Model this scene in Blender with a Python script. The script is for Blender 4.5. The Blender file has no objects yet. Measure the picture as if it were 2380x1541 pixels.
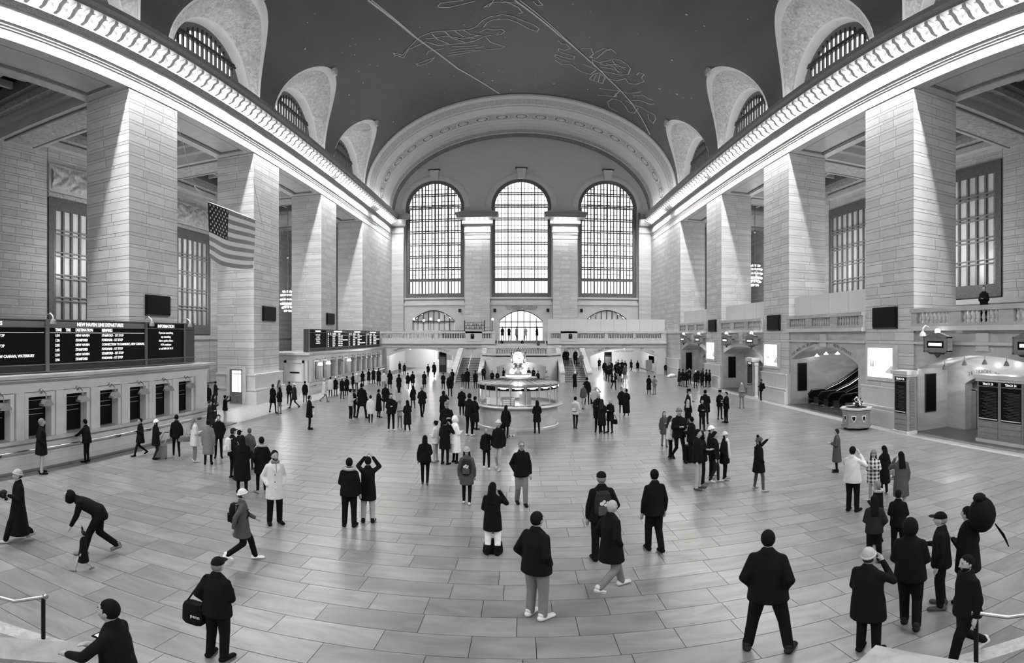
import bpy, math, random
import numpy as np
from mathutils import Vector, Matrix
random.seed(7)
S = bpy.context.scene
D = bpy.data
COL = S.collection

# ---------------------------------------------------------------- camera, world, light, exposure
EYE = 4.5
cam = D.cameras.new('camera')
cam.type = 'PANO'                       # the photograph is a stitched spherical panorama
cam.panorama_type = 'EQUIRECTANGULAR'
cam.longitude_min, cam.longitude_max = -0.94471, 0.91072
cam.latitude_min, cam.latitude_max = -0.59327, 0.60808
cam.clip_end = 500
cam_ob = D.objects.new('camera', cam)
COL.objects.link(cam_ob)
cam_ob.location = (0, 0, EYE)
cam_ob.rotation_euler = (math.pi / 2, 0, 0)
S.camera = cam_ob

S.view_settings.view_transform = 'Standard'
S.view_settings.look = 'None'
S.view_settings.gamma = 1.0
S.view_settings.use_curve_mapping = False
S.view_settings.exposure = 0.6
S.cycles.use_denoising = True
S.cycles.use_adaptive_sampling = True
S.cycles.adaptive_threshold = 0.03
S.cycles.max_bounces = 6
S.cycles.diffuse_bounces = 3
S.cycles.glossy_bounces = 3
S.cycles.transmission_bounces = 4
S.cycles.sample_clamp_indirect = 6.0
S.cycles.caustics_reflective = False
S.cycles.caustics_refractive = False

world = D.worlds.new('overcast_sky')
S.world = world
world.use_nodes = True
world.node_tree.nodes['Background'].inputs['Color'].default_value = (1, 1, 1, 1)
world.node_tree.nodes['Background'].inputs['Strength'].default_value = 1.2

CORNICE_POWER = 2100     # watts for each run of cornice lamps (one bay, one side)
UPLIGHT_POWER = 120     # lamps hidden on top of the cornice that wash the vault
WINDOW_GLOW = 1.7       # daylight glass of the tall end windows
LUNETTE_GLOW = 1.3
BULB_GLOW = 7.0


def area_light(name, loc, size, size_y, power, direction, spread=math.pi):
    l = D.lights.new(name, 'AREA')
    l.shape = 'RECTANGLE'
    l.size, l.size_y = size, size_y
    l.energy = power
    l.spread = spread
    o = D.objects.new(name, l)
    COL.objects.link(o)
    o.location = loc
    o.rotation_euler = Vector(direction).to_track_quat('-Z', 'Y').to_euler()
    return o


def point_light(name, loc, power, radius=0.15):
    l = D.lights.new(name, 'POINT')
    l.energy = power
    l.shadow_soft_size = radius
    o = D.objects.new(name, l)
    COL.objects.link(o)
    o.location = loc
    return o


# ---------------------------------------------------------------- materials
def mat(name, col, rough=0.6, var=0.0, grain=None, bump=0.0, metal=0.0, emit=0.0, spec=0.5, attr=None, alpha=1.0, streak=None):
    """Grey procedural material. var: tone varies from piece to piece; grain=(scale, amount, squash) noise in world space."""
    m = D.materials.new(name)
    m.use_nodes = True
    t = m.node_tree
    n, k = t.nodes, t.links
    b = n['Principled BSDF']
    b.inputs['Roughness'].default_value = rough
    b.inputs['Metallic'].default_value = metal
    b.inputs['Specular IOR Level'].default_value = spec
    b.inputs['Base Color'].default_value = (col, col, col, 1)
    b.inputs['Alpha'].default_value = alpha
    if emit:
        b.inputs['Emission Color'].default_value = (1, 1, 1, 1)
        b.inputs['Emission Strength'].default_value = emit
    fac = None

    def mul(a, bb):
        x = n.new('ShaderNodeMath')
        x.operation = 'MULTIPLY'
        k.new(a, x.inputs[0])
        if isinstance(bb, float):
            x.inputs[1].default_value = bb
        else:
            k.new(bb, x.inputs[1])
        return x.outputs[0]

    def rng(src, lo, hi, a=0.0, c=1.0):
        x = n.new('ShaderNodeMapRange')
        k.new(src, x.inputs['Value'])
        x.inputs['From Min'].default_value, x.inputs['From Max'].default_value = a, c
        x.inputs['To Min'].default_value, x.inputs['To Max'].default_value = lo, hi
        return x.outputs['Result']
    rnd = None
    if var or grain:
        if attr:
            q = n.new('ShaderNodeAttribute')
            q.attribute_name = attr
            rnd = q.outputs['Fac']
        else:
            rnd = n.new('ShaderNodeObjectInfo').outputs['Random']
    if var:
        fac = rng(rnd, 1 - var, 1 + var)
    if grain or streak:
        geo = n.new('ShaderNodeNewGeometry')
        add = n.new('ShaderNodeVectorMath')
        add.operation = 'MULTIPLY_ADD'
        comb = n.new('ShaderNodeCombineXYZ')
        off = mul(rnd, 37.0) if rnd is not None else None
        if off is not None:
            for i in range(3):
                k.new(off, comb.inputs[i])
        k.new(geo.outputs['Position'], add.inputs[0])
        sq = (grain or streak)[2]
        add.inputs[1].default_value = sq
        k.new(comb.outputs[0], add.inputs[2])
        no = n.new('ShaderNodeTexNoise')
        no.inputs['Scale'].default_value = (grain or streak)[0]
        no.inputs['Detail'].default_value = 5
        no.inputs['Distortion'].default_value = 1.4
        k.new(add.outputs[0], no.inputs['Vector'])
        am = (grain or streak)[1]
        g = rng(no.outputs['Fac'], 1 - am, 1 + am, 0.3, 0.7)
        fac = g if fac is None else mul(fac, g)
        if bump:
            bp = n.new('ShaderNodeBump')
            bp.inputs['Strength'].default_value = bump
            bp.inputs['Distance'].default_value = 0.02
            k.new(no.outputs['Fac'], bp.inputs['Height'])
            k.new(bp.outputs['Normal'], b.inputs['Normal'])
    if fac is not None:
        k.new(mul(fac, float(col)), b.inputs['Base Color'])
    return m


U3 = (1, 1, 1)
M = dict(
    stone=mat('limestone_ashlar', 0.56, 0.55, 0.10, (0.8, 0.07, (1, 1, 2.2))),
    stone_plain=mat('limestone_smooth', 0.56, 0.5, 0.0, (0.7, 0.08, (1, 1, 1.6))),
    stone_joined=mat('limestone_courses', 0.56, 0.55, 0.10, (0.8, 0.07, (1, 1, 2.2)), attr='tone'),
    mortar=mat('mortar_joint', 0.22, 0.9),
    marble=mat('polished_marble', 0.46, 0.25, 0.0, (0.6, 0.16, (1, 1, 2.5))),
    floor_tile=mat('floor_marble_slab', 0.165, 0.33, 0.15, (1.3, 0.24, (0.6, 1.7, 1)), spec=0.4),
    floor_far=mat('floor_marble_field', 0.185, 0.28, 0.13, (1.3, 0.18, (0.6, 1.7, 1)), attr='tone'),
    stone_near=mat('darkened_marble_rail', 0.20, 0.4, 0.0, (2.5, 0.2, (1, 1, 2))),  # same marble, darkened to offset the strong light on the near balustrades
    floor_base=mat('floor_joint', 0.13, 0.6),
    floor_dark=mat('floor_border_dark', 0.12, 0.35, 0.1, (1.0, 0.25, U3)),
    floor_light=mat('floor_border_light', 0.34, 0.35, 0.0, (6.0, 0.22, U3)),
    vault=mat('vault_paint', 0.05, 0.42, 0.0, (0.25, 0.16, (1, 0.25, 1))),
    gold=mat('gilded_line', 0.5, 0.5),
    star=mat('gilded_star', 0.6, 0.4),
    plaster=mat('arch_plaster', 0.60, 0.6, 0.0, (0.5, 0.05, U3)),
    ornament=mat('ornament_relief', 0.42, 0.7, 0.0, (9.0, 0.5, U3), bump=0.8),
    ornament_light=mat('relief_plaster', 0.46, 0.7, 0.0, (3.2, 0.3, U3), bump=0.9),
    tympanum=mat('tympanum_stone', 0.52, 0.6, 0.0, (0.6, 0.04, (1, 1, 3))),
    cornice=mat('cornice_stone', 0.50, 0.55, 0.0, (1.2, 0.06, U3)),
    cornice_dark=mat('cornice_band', 0.22, 0.6, 0.0, (14.0, 0.35, U3), bump=0.5),
    iron=mat('dark_iron', 0.018, 0.45, 0.0, (20.0, 0.3, U3)),
    bronze=mat('bronze_frame', 0.15, 0.4, 0.0, (8.0, 0.4, U3)),
    grille=mat('ornate_grille', 0.11, 0.5, 0.0, (22.0, 0.9, U3), bump=1.0),
    brass=mat('brass', 0.62, 0.22, metal=1.0),
    brass_dark=mat('brass_shade', 0.35, 0.35, metal=1.0),
    rail_steel=mat('dark_rail_steel', 0.30, 0.35, metal=1.0),  # darker than the brushed steel, for the near handrails
    steel=mat('brushed_steel', 0.6, 0.28, metal=1.0),
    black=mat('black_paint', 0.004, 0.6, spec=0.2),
    screen=mat('black_screen', 0.002, 0.5, spec=0.12),
    board=mat('board_black', 0.003, 0.6, spec=0.1),
    board_grey=mat('board_header', 0.16, 0.5),
    board_frame=mat('board_frame', 0.17, 0.35, metal=0.5),
    letter=mat('white_lettering', 0.8, 0.5, emit=0.75),
    carved=mat('carved_lettering', 0.10, 0.8),
    glass_day=mat('daylight_glass', 0.8, 0.2, emit=WINDOW_GLOW),
    glass_mid=mat('daylight_glass_dimmer', 0.8, 0.2, 0.0, emit=WINDOW_GLOW * 0.35),
    glass_lunette=mat('lunette_glass', 0.8, 0.2, emit=LUNETTE_GLOW),
    glass_aisle=mat('aisle_glass', 0.62, 0.2, 0.12, (0.12, 0.3, (1, 1, 0.4))),
    glass_lit=mat('lit_glass', 0.8, 0.2, emit=1.2),
    bulb=mat('lamp_bulb', 1.0, 0.4, emit=BULB_GLOW),
    lamp_white=mat('lamp_globe', 1.0, 0.4, emit=3.2),
    dial=mat('clock_dial', 0.8, 0.6, emit=0.5),
    booth_lamp=mat('booth_lamp', 1.0, 0.4, emit=1.5),
    poster=mat('backlit_poster', 0.8, 0.4, 0.0, (1.4, 0.05, U3), emit=1.3),
    poster_ink=mat('poster_print', 0.35, 0.5, emit=0.25),
    hoarding=mat('white_hoarding', 0.62, 0.6, 0.03),
    white=mat('white_paint', 0.75, 0.5),
    pale=mat('pale_wall', 0.66, 0.5),
    grey=mat('mid_grey', 0.2, 0.5),
    dark_grey=mat('dark_grey', 0.04, 0.5),
    wood=mat('grey_wood', 0.22, 0.45, 0.0, (3.0, 0.2, (1, 1, 6))),
    step=mat('stair_stone', 0.16, 0.5, 0.0, (1.2, 0.2, U3)),
    rubber=mat('handrail_rubber', 0.006, 0.35),
)
gm = mat('clear_glass', 0.9, 0.04, alpha=0.16)
M['glass'] = gm

# ---------------------------------------------------------------- mesh helpers
WM = {}
ID4 = Matrix.Identity(4)


class MB:
    """Collects faces; build() links them as ONE mesh object."""

    def __init__(s):
        s.v, s.f, s.m = [], [], []

    def face(s, pts, m=0):
        i = len(s.v)
        s.v += [tuple(p) for p in pts]
        s.f.append(tuple(range(i, i + len(pts))))
        s.m.append(m)
        return s

    def box(s, lo, hi, m=0):
        (a, b, c), (d, e, f) = lo, hi
        i = len(s.v)
        s.v += [(a, b, c), (d, b, c), (d, e, c), (a, e, c), (a, b, f), (d, b, f), (d, e, f), (a, e, f)]
        for q in ((0, 3, 2, 1), (4, 5, 6, 7), (0, 1, 5, 4), (1, 2, 6, 5), (2, 3, 7, 6), (3, 0, 4, 7)):
            s.f.append(tuple(i + j for j in q))
            s.m.append(m)
        return s

    def rings(s, rings, m=0, cap=True, close=True):
        n = len(rings[0])
        i = len(s.v)
        for r in rings:
            s.v += [tuple(p) for p in r]
        for a in range(len(rings) - 1):
            for j in range(n if close else n - 1):
                b = i + a * n
                jj = (j + 1) % n
                s.f.append((b + j, b + jj, b + n + jj, b + n + j))
                s.m.append(m)
        if cap:
            s.f.append(tuple(i + j for j in reversed(range(n))))
            s.m.append(m)
            e = i + (len(rings) - 1) * n
            s.f.append(tuple(e + j for j in range(n)))
            s.m.append(m)
        return s

    def tube(s, pts, r, n=8, m=0):
        pts = [Vector(p) for p in pts]
        rr = r if isinstance(r, (list, tuple)) else [r] * len(pts)
        out = []
        for i, p in enumerate(pts):
            d = (pts[min(i + 1, len(pts) - 1)] - pts[max(i - 1, 0)]).normalized()
            u = d.cross(Vector((0, 0, 1)))
            if u.length < 0.05:
                u = d.cross(Vector((0, 1, 0)))
            u.normalize()
            w = d.cross(u)
            out.append([p + (u * math.cos(2 * math.pi * j / n) + w * math.sin(2 * math.pi * j / n)) * rr[i] for j in range(n)])
        return s.rings(out, m)

    def lathe(s, prof, c=(0, 0, 0), n=24, m=0, cap=True, sx=1.0):
        return s.rings([[(c[0] + r * sx * math.cos(2 * math.pi * j / n), c[1] + r * math.sin(2 * math.pi * j / n), c[2] + z) for j in range(n)] for r, z in prof], m, cap)

    def ball(s, c, r, n=12, k=8, m=0):
        r = r if isinstance(r, (list, tuple)) else (r, r, r)
        rg = []
        for a in range(k + 1):
            t = math.pi * a / k
            q = max(math.sin(t), 1e-3)
            rg.append([(c[0] + r[0] * q * math.cos(2 * math.pi * j / n), c[1] + r[1] * q * math.sin(2 * math.pi * j / n), c[2] - r[2] * math.cos(t)) for j in range(n)])
        return s.rings(rg, m)

    def prism(s, poly, axis, a, b, m=0):
        """2D polygon (in the two other axes, in xyz order) extruded along axis from a to b."""
        def P(q, t):
            return (t, q[0], q[1]) if axis == 'x' else (q[0], t, q[1]) if axis == 'y' else (q[0], q[1], t)
        return s.rings([[P(q, a) for q in poly], [P(q, b) for q in poly]], m)

    def build(s, name, mats, parent=None, smooth=False, local=False, kind=None, label=None, cat=None, group=None):
        me = D.meshes.new(name)
        me.from_pydata(s.v, [], s.f)
        for x in (mats if isinstance(mats, (list, tuple)) else [mats]):
            me.materials.append(M[x] if isinstance(x, str) else x)
        if any(s.m):
            me.polygons.foreach_set('material_index', s.m)
        if smooth:
            me.polygons.foreach_set('use_smooth', [True] * len(s.f))
        return ob(name, me, parent, local, kind, label, cat, group)


def tagit(o, label=None, cat=None, group=None, kind=None):
    if label:
        o['label'] = label
    if cat:
        o['category'] = cat
    if group:
        o['group'] = group
    if kind:
        o['kind'] = kind
    return o


def ob(name, data, parent=None, local=False, kind=None, label=None, cat=None, group=None):
    o = D.objects.new(name, data)
    COL.objects.link(o)
    if parent is not None:
        o.parent = parent
        if local:
            WM[o.name] = WM[parent.name].copy()
        else:
            o.matrix_parent_inverse = WM[parent.name].inverted()
            WM[o.name] = ID4
    else:
        WM[o.name] = ID4
    return tagit(o, label, cat, group, kind)


def thing(name, label, cat, loc, rz=0.0, group=None, kind=None):
    o = D.objects.new(name, None)
    COL.objects.link(o)
    o.empty_display_size = 0.2
    o.location = loc
    o.rotation_euler = (0, 0, rz)
    WM[o.name] = Matrix.Translation(loc) @ Matrix.Rotation(rz, 4, 'Z')
    return tagit(o, label, cat, group, kind)


UNIT = {}


def piece(name, matname, lo, hi, parent):
    """One small block: a shared unit cube, moved and scaled."""
    me = UNIT.get(matname)
    if me is None:
        b = MB().box((-.5, -.5, -.5), (.5, .5, .5))
        me = D.meshes.new('block_' + matname)
        me.from_pydata(b.v, [], b.f)
        me.materials.append(M[matname])
        UNIT[matname] = me
    o = D.objects.new(name, me)
    COL.objects.link(o)
    o.location = [(a + c) / 2 for a, c in zip(lo, hi)]
    o.scale = [abs(c - a) for a, c in zip(lo, hi)]
    o.parent = parent
    o.matrix_parent_inverse = WM[parent.name].inverted()
    WM[o.name] = ID4
    return o


FACE_ROT = {'+x': Matrix(((0, 0, 1), (1, 0, 0), (0, 1, 0))), '-x': Matrix(((0, 0, -1), (-1, 0, 0), (0, 1, 0))),
            '-y': Matrix(((1, 0, 0), (0, 0, -1), (0, 1, 0)))}
TEXTS = []


def text(body, loc, size, facing, parent, matname='letter', align='LEFT', squeeze=1.0, tilt=0.0, name='lettering', bold=0.0):
    c = D.curves.new(name, 'FONT')
    c.body = body
    c.size = size
    c.align_x = align
    c.align_y = 'CENTER'
    c.extrude = 0.003
    c.offset = bold
    c.resolution_u = 2
    c.materials.append(M[matname])
    o = D.objects.new(name, c)
    COL.objects.link(o)
    r = FACE_ROT[facing].to_4x4() @ Matrix.Rotation(tilt, 4, 'Z') @ Matrix.Diagonal((squeeze, 1, 1, 1))
    mw = Matrix.Translation(loc) @ r
    o.parent = parent
    o.matrix_parent_inverse = WM[parent.name].inverted()
    o.matrix_basis = mw
    WM[o.name] = mw
    TEXTS.append(o)
    return o


def arch_wall(mb, axis, plane, a0, a1, z0, z1, holes, depth=0.0, n=14, m=0, msoff=0, topf=None):
    """Vertical wall in the plane axis=plane, from a0 to a1 and z0 to z1, with arched openings (h0, h1, sill, spring, rise).
    depth: soffits and jambs run back that far along the axis. topf(a): curved top edge."""
    def P(a, z, d=0.0):
        return (plane + d, a, z) if axis == 'x' else (a, plane + d, z)

    def top(a):
        return topf(a) if topf else z1

    def fill(u0, u1, lo, k=1):
        for i in range(k):
            p, q = u0 + (u1 - u0) * i / k, u0 + (u1 - u0) * (i + 1) / k
            mb.face([P(p, lo), P(q, lo), P(q, top(q)), P(p, top(p))], m)
    e = a0
    for h0, h1, sill, spring, rise in sorted(holes):
        if h0 > e:
            fill(e, h0, z0, 6 if topf else 1)
        pts = []
        c, w = (h0 + h1) / 2, (h1 - h0) / 2
        for i in range(n + 1):
            t = math.pi - math.pi * i / n
            if rise >= w * 0.8:
                pts.append((c + w * math.cos(t), spring + rise * math.sin(t)))
            else:
                x = -1 + 2 * i / n
                pts.append((c + w * x, spring + rise * (1 - x * x)))
        for (p, zp), (q, zq) in zip(pts, pts[1:]):
            mb.face([P(p, zp), P(q, zq), P(q, top(q)), P(p, top(p))], m)
            if depth:
                mb.face([P(p, zp), P(q, zq), P(q, zq, depth), P(p, zp, depth)], msoff)
        if sill > z0:
            mb.face([P(h0, z0), P(h1, z0), P(h1, sill), P(h0, sill)], m)
            if depth:
                mb.face([P(h0, sill), P(h1, sill), P(h1, sill, depth), P(h0, sill, depth)], msoff)
        if depth:
            for h in (h0, h1):
                mb.face([P(h, sill), P(h, spring), P(h, spring, depth), P(h, sill, depth)], msoff)
        e = h1
    if e < a1:
        fill(e, a1, z0, 6 if topf else 1)
    return mb


def joined_blocks(name, matname, blocks, parent=None, kind='stuff'):
    """Many small blocks as one mesh with a random tone on each (far stones, far tiles)."""
    nb = len(blocks)
    lo = np.array([b[0] for b in blocks], dtype=np.float64)
    hi = np.array([b[1] for b in blocks], dtype=np.float64)
    sel = np.array([(0, 0, 0), (1, 0, 0), (1, 1, 0), (0, 1, 0), (0, 0, 1), (1, 0, 1), (1, 1, 1), (0, 1, 1)])
    v = lo[:, None, :] * (1 - sel)[None] + hi[:, None, :] * sel[None]
    q = np.array([(0, 3, 2, 1), (4, 5, 6, 7), (0, 1, 5, 4), (1, 2, 6, 5), (2, 3, 7, 6), (3, 0, 4, 7)])
    f = (q[None] + (np.arange(nb) * 8)[:, None, None]).reshape(-1, 4)
    me = D.meshes.new(name)
    me.from_pydata(v.reshape(-1, 3).tolist(), [], f.tolist())
    me.materials.append(M[matname])
    at = me.attributes.new('tone', 'FLOAT', 'FACE')
    at.data.foreach_set('value', np.repeat(np.random.RandomState(nb).rand(nb), 6).astype(np.float32))
    return ob(name, me, parent, kind=kind)
# ================================================================ THE SETTING
X, Y0, P, PW, PD, ZA = 16.8, 19.508, 12.396, 3.856, 2.791, 16.94
SPR, RISE, YA, YW, XO, YB, YE = 20.8, 10.9, 58.1, 70.7, 28.0, 62.0, -15.0
BAYC = [Y0 - (P - PW) / 2 + P * k for k in range(-2, 4)]      # middles of the bays


def pil(k):
    return Y0 + k * P, Y0 + k * P + PW


# ---- floor
fl = MB().box((-30, YE, -0.3), (30, 78, -0.012)).build('floor', 'floor_base', kind='structure',
                                                       label='polished marble slab floor of the concourse', cat='floor')
rows = []
y = 1.2
rs = random.Random(3)
while y < 61.6:
    x = -13.85 + rs.uniform(-1.2, 0)
    while x < 15.75:
        w = rs.choice((0.85, 1.05, 1.2, 1.35, 1.5))
        a, b = max(x, -13.85), min(x + w, 15.75)
        if b - a > 0.08:
            rows.append((a + 0.005, y + 0.005, b - 0.005, y + 0.61))
        x += w
    y += 0.62


def seen(t):
    cx, cy = (t[0] + t[2]) / 2, (t[1] + t[3]) / 2
    r = math.hypot(cx, cy)
    return r > 6.0 and abs(math.atan2(cx, cy)) < 0.97


rows = [t for t in rows if math.hypot((t[0] + t[2]) / 2, (t[1] + t[3]) / 2) > 3.0 and max(math.hypot(px_ + .16, py_ - 27.62) for px_ in (t[0], t[2]) for py_ in (t[1], t[3])) > 1.9]
near = sorted([t for t in rows if seen(t)], key=lambda t: math.hypot(t[0], t[1]))[:300]
ns = set(near)
for t in near:
    piece('floor_tile', 'floor_tile', (t[0], t[1], -0.012), (t[2], t[3], 0), fl)
joined_blocks('floor_tile_field', 'floor_far', [((t[0], t[1], -0.012), (t[2], t[3], 0)) for t in rows if t not in ns], fl)
# borders and side floors
MB().box((-14.75, 2, -0.012), (-13.87, 24.5, 0.03)).build('floor_border', 'floor_dark', fl)
MB().box((-30, 24.5, -0.012), (-13.87, 62, 0)).build('floor_border', 'floor_light', fl)
MB().box((15.77, 2, -0.012), (16.35, 62, 0)).build('floor_border', 'floor_light', fl)
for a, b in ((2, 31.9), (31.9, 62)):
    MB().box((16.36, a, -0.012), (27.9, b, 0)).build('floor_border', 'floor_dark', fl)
MB().box((-14.6, 62.02, -0.012), (-7.0, 76, 0)).build('floor_border', 'floor_light', fl)
MB().box((7.0, 62.02, -0.012), (16.0, 76, 0)).build('floor_border', 'floor_light', fl)

# ---- great pillars with their courses of stone


def courses(z0, z1):
    z, thick = z0, True
    while z < z1 - 0.05:
        h = 0.41 if thick else 0.165
        yield z, min(z + h, z1), thick
        z += h
        thick = not thick


G = 0.009


def face_blocks(s, a, b, xf, dep, z0, z1, rnd, proud=0.03, reveal=True):
    """Stones on the hall face (x = s*xf, from y=a to b) and on the reveal that faces east."""
    out = []
    for z, zt, thick in courses(z0, z1):
        n = max(1, round((b - a) / (1.28 if thick else 1.45)))
        cuts = [a] + sorted(a + (b - a) * (i + rnd.uniform(-0.22, 0.22)) / n for i in range(1, n)) + [b]
        for p, q in zip(cuts, cuts[1:]):
            x0, x1 = sorted((s * xf, s * (xf + proud)))
            out.append(((x0, p + G, z + G), (x1, q - G, zt - G)))
        if reveal:
            n = 2 if thick else (2 if rnd.random() < 0.6 else 3)
            cuts = [xf] + sorted(xf + dep * (i + rnd.uniform(-0.2, 0.2)) / n for i in range(1, n)) + [xf + dep]
            for p, q in zip(cuts, cuts[1:]):
                x0, x1 = sorted((s * (p + G), s * (q - G)))
                out.append(((x0, a, z + G), (x1, a + proud, zt - G)))
    return out


SIDE = {-1: 'left', 1: 'right'}
ORD = {-1: 'nearest', 0: 'first', 1: 'second', 2: 'third', 3: 'last'}
for s in (-1, 1):
    for k in range(-2, 4):
        a, b = pil(k)
        if k == 3:
            b = YW
        t = thing('pillar', None, None, (s * X, a, 0), kind='structure')
        if k >= 0:
            tagit(t, '%s great stone pillar along the %s side, counted from the viewer' % (ORD[k] if k else 'nearest', SIDE[s]), 'pillar')
        x0, x1 = sorted((s * (X + 0.022), s * (X + PD)))
        MB().box((x0, a + 0.022, 0), (x1, b, ZA)).build('core', 'mortar' if k >= 0 else 'stone_plain', t)
        if k < 0:
            continue
        bl = face_blocks(s, a, b, X, PD, 1.95, ZA, random.Random(50 + k + s))
        if k in (0, 1):
            for lo, hi in bl[:299]:
                piece('stone', 'stone', lo, hi, t)
            if bl[299:]:
                joined_blocks('stone_courses', 'stone_joined', bl[299:], t)
        else:
            joined_blocks('stone_courses', 'stone_joined', bl, t)
        # plinth: dado, moulding and base
        m = MB()
        for off, z0, z1 in ((0.38, 0, 0.82), (0.28, 0.82, 0.9), (0.34, 0.9, 1.0), (0.2, 1.0, 1.88), (0.26, 1.88, 1.97)):
            q0, q1 = sorted((s * (X - off), s * (X + PD)))
            oy = off if s < 0 else min(off, .1)
            m.box((q0, a - oy, z0), (q1, b + (oy if k < 3 else 0), z1))
        m.build('plinth', 'stone_plain', t)

# ---- beams between the pillars, with a sunk panel in each soffit; aisle ceilings
for s in (-1, 1):
    for k in range(-2, 4):
        b0 = pil(k - 1)[1] if k > -2 else YE
        a1 = pil(k)[0]
        t = thing('beam', None, None, (s * X, b0, ZA), kind='structure')
        m = MB()
        q0, q1 = sorted((s * X, s * (X + PD)))
        f = 0.5
        m.box((q0, b0, ZA), (q1, b0 + f, ZA + 1.6)).box((q0, a1 - f, ZA), (q1, a1, ZA + 1.6))
        p0, p1 = sorted((s * X, s * (X + f)))
        m.box((p0, b0 + f, ZA), (p1, a1 - f, ZA + 1.6))
        p0, p1 = sorted((s * (X + PD - f), s * (X + PD)))
        m.box((p0, b0 + f, ZA), (p1, a1 - f, ZA + 1.6))
        p0, p1 = sorted((s * (X + f), s * (X + PD - f)))
        m.box((p0, b0 + f, ZA + 0.16), (p1, a1 - f, ZA + 1.6))
        m.build('soffit', 'stone_plain', t)
        m = MB()
        e = 0.13
        for (xa, xb, ya, yb) in ((X + f, X + f + e, b0 + f, a1 - f), (X + PD - f - e, X + PD - f, b0 + f, a1 - f),
                                 (X + f + e, X + PD - f - e, b0 + f, b0 + f + e), (X + f + e, X + PD - f - e, a1 - f - e, a1 - f)):
            u0, u1 = sorted((s * xa, s * xb))
            m.box((u0, ya, ZA + 0.06), (u1, yb, ZA + 0.16))
        m.build('panel_moulding', 'cornice_dark', t)
        # transverse beam over the aisle at the pillar's line, with an ornamented underside
        ya, yb = pil(k)
        q0, q1 = sorted((s * (X + PD), s * XO))
        MB().box((q0, ya + 0.2, ZA + 0.12), (q1, min(yb, ya + 3.4), ZA + 1.9)).build('cross_beam', 'stone_plain', t)
        q0, q1 = sorted((s * (X + PD + 0.5), s * (XO - 0.8)))
        MB().box((q0, ya + 0.75, ZA + 0.06), (q1, ya + 2.85, ZA + 0.12)).build('cross_beam_panel', 'ornament_light', t)
        m = MB()
        for (xa, xb, yy0, yy1) in ((q0 - .15, q1 + .15, ya + .6, ya + .75), (q0 - .15, q1 + .15, ya + 2.85, ya + 3.0)):
            m.box((xa, yy0, ZA + 0.03), (xb, yy1, ZA + 0.12))
        m.build('cross_beam_moulding', 'grey', t)
    # ceiling of the aisle: dark coffers between stepped mouldings
    q0, q1 = sorted((s * (X + PD - .3), s * XO))
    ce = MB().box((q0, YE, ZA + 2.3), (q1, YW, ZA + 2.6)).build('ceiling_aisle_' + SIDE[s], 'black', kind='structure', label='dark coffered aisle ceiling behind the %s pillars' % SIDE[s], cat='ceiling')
    for k in range(-1, 4):
        ya, yb = pil(k - 1)[0] + 3.4, pil(k)[0] + 0.2
        for st, (ins, zz) in enumerate(((0, 0.7), (0.55, 1.15), (1.1, 1.55))):
            m = MB()
            xa, xb = X + PD + ins, XO - ins
            w = 0.52
            for (x0, x1, y_0, y_1) in ((xa, xa + w, ya + ins, yb - ins), (xb - w, xb, ya + ins, yb - ins), (xa + w, xb - w, ya + ins, ya + ins + w), (xa + w, xb - w, yb - ins - w, yb - ins)):
                u0, u1 = sorted((s * x0, s * x1))
                m.box((u0, y_0, ZA + zz), (u1, y_1, ZA + 2.3))
            m.build('ceiling_moulding', ('stone_plain', 'ornament_light', 'grey')[st], ce)
        for i in range(1, 4):
            xx = s * (X + PD + 1.7 + i * (XO - X - PD - 3.4) / 4)
            MB().box((xx - 0.09, ya + 1.7, ZA + 1.85), (xx + 0.09, yb - 1.7, ZA + 2.3)).build('ceiling_rib', 'stone_plain', ce)
        for i in range(1, 4):
            yy = ya + 1.7 + i * (yb - ya - 3.4) / 4
            u0, u1 = sorted((s * (X + PD + 1.7), s * (XO - 1.7)))
            MB().box((u0, yy - 0.09, ZA + 1.9), (u1, yy + 0.09, ZA + 2.28)).build('ceiling_rib', 'stone_plain', ce)

# ---- entablature with its row of bare bulbs
PROF = [(0.02, ZA - 0.004), (0.02, 17.47, 0), (0.045, 17.47, 1), (0.045, 17.62, 0), (0.075, 17.62, 1), (0.075, 17.80, 0), (0.12, 17.80, 1), (0.12, 18.0, 1), (0.03, 18.04, 0),
        (0.03, 18.72, 0), (0.18, 18.76, 1), (0.34, 18.92, 1), (0.36, 19.02, 0), (0.36, 19.62, 0), (1.0, 19.66, 0), (1.0, 19.86, 2), (1.12, 20.02, 1), (1.12, 20.30, 2), (0.95, 20.36, 0), (0.0, 20.8, 0)]


def entablature(name, pathf, n, parent=None, label=None):
    """pathf(offset) -> two xy end points of the run for that projection."""
    m = MB()
    for p, q in zip(PROF, PROF[1:]):
        (ax, ay), (bx, by) = pathf(p[0])
        (cx, cy), (dx, dy) = pathf(q[0])
        m.face([(ax, ay, p[1]), (bx, by, p[1]), (dx, dy, q[1]), (cx, cy, q[1])], q[2])
    return m.build(name, ['cornice', 'cornice_dark', 'grey'], parent, kind='structure', label=label, cat='cornice')


bulb_m = MB().lathe([(0.02, 0.0), (0.10, -0.04), (0.115, -0.13), (0.07, -0.21), (0.01, -0.23)], n=10)
bulb_m.lathe([(0.06, 0.10), (0.075, 0.0), (0.05, -0.02)], n=8, m=1)
bulb_me = D.meshes.new('cornice_lamp')
bulb_me.from_pydata(bulb_m.v, [], bulb_m.f)
bulb_me.materials.append(M['bulb'])
bulb_me.materials.append(M['cornice'])
bulb_me.polygons.foreach_set('material_index', bulb_m.m)
br = MB()
br.prism([(0.0, 0.60), (0.62, 0.60), (0.60, 0.42), (0.36, 0.30), (0.20, 0.04), (0.0, 0.0)], 'y', -0.11, 0.11)
br_me = D.meshes.new('bracket')
br_me.from_pydata(br.v, [], br.f)
br_me.materials.append(M['cornice'])


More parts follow.
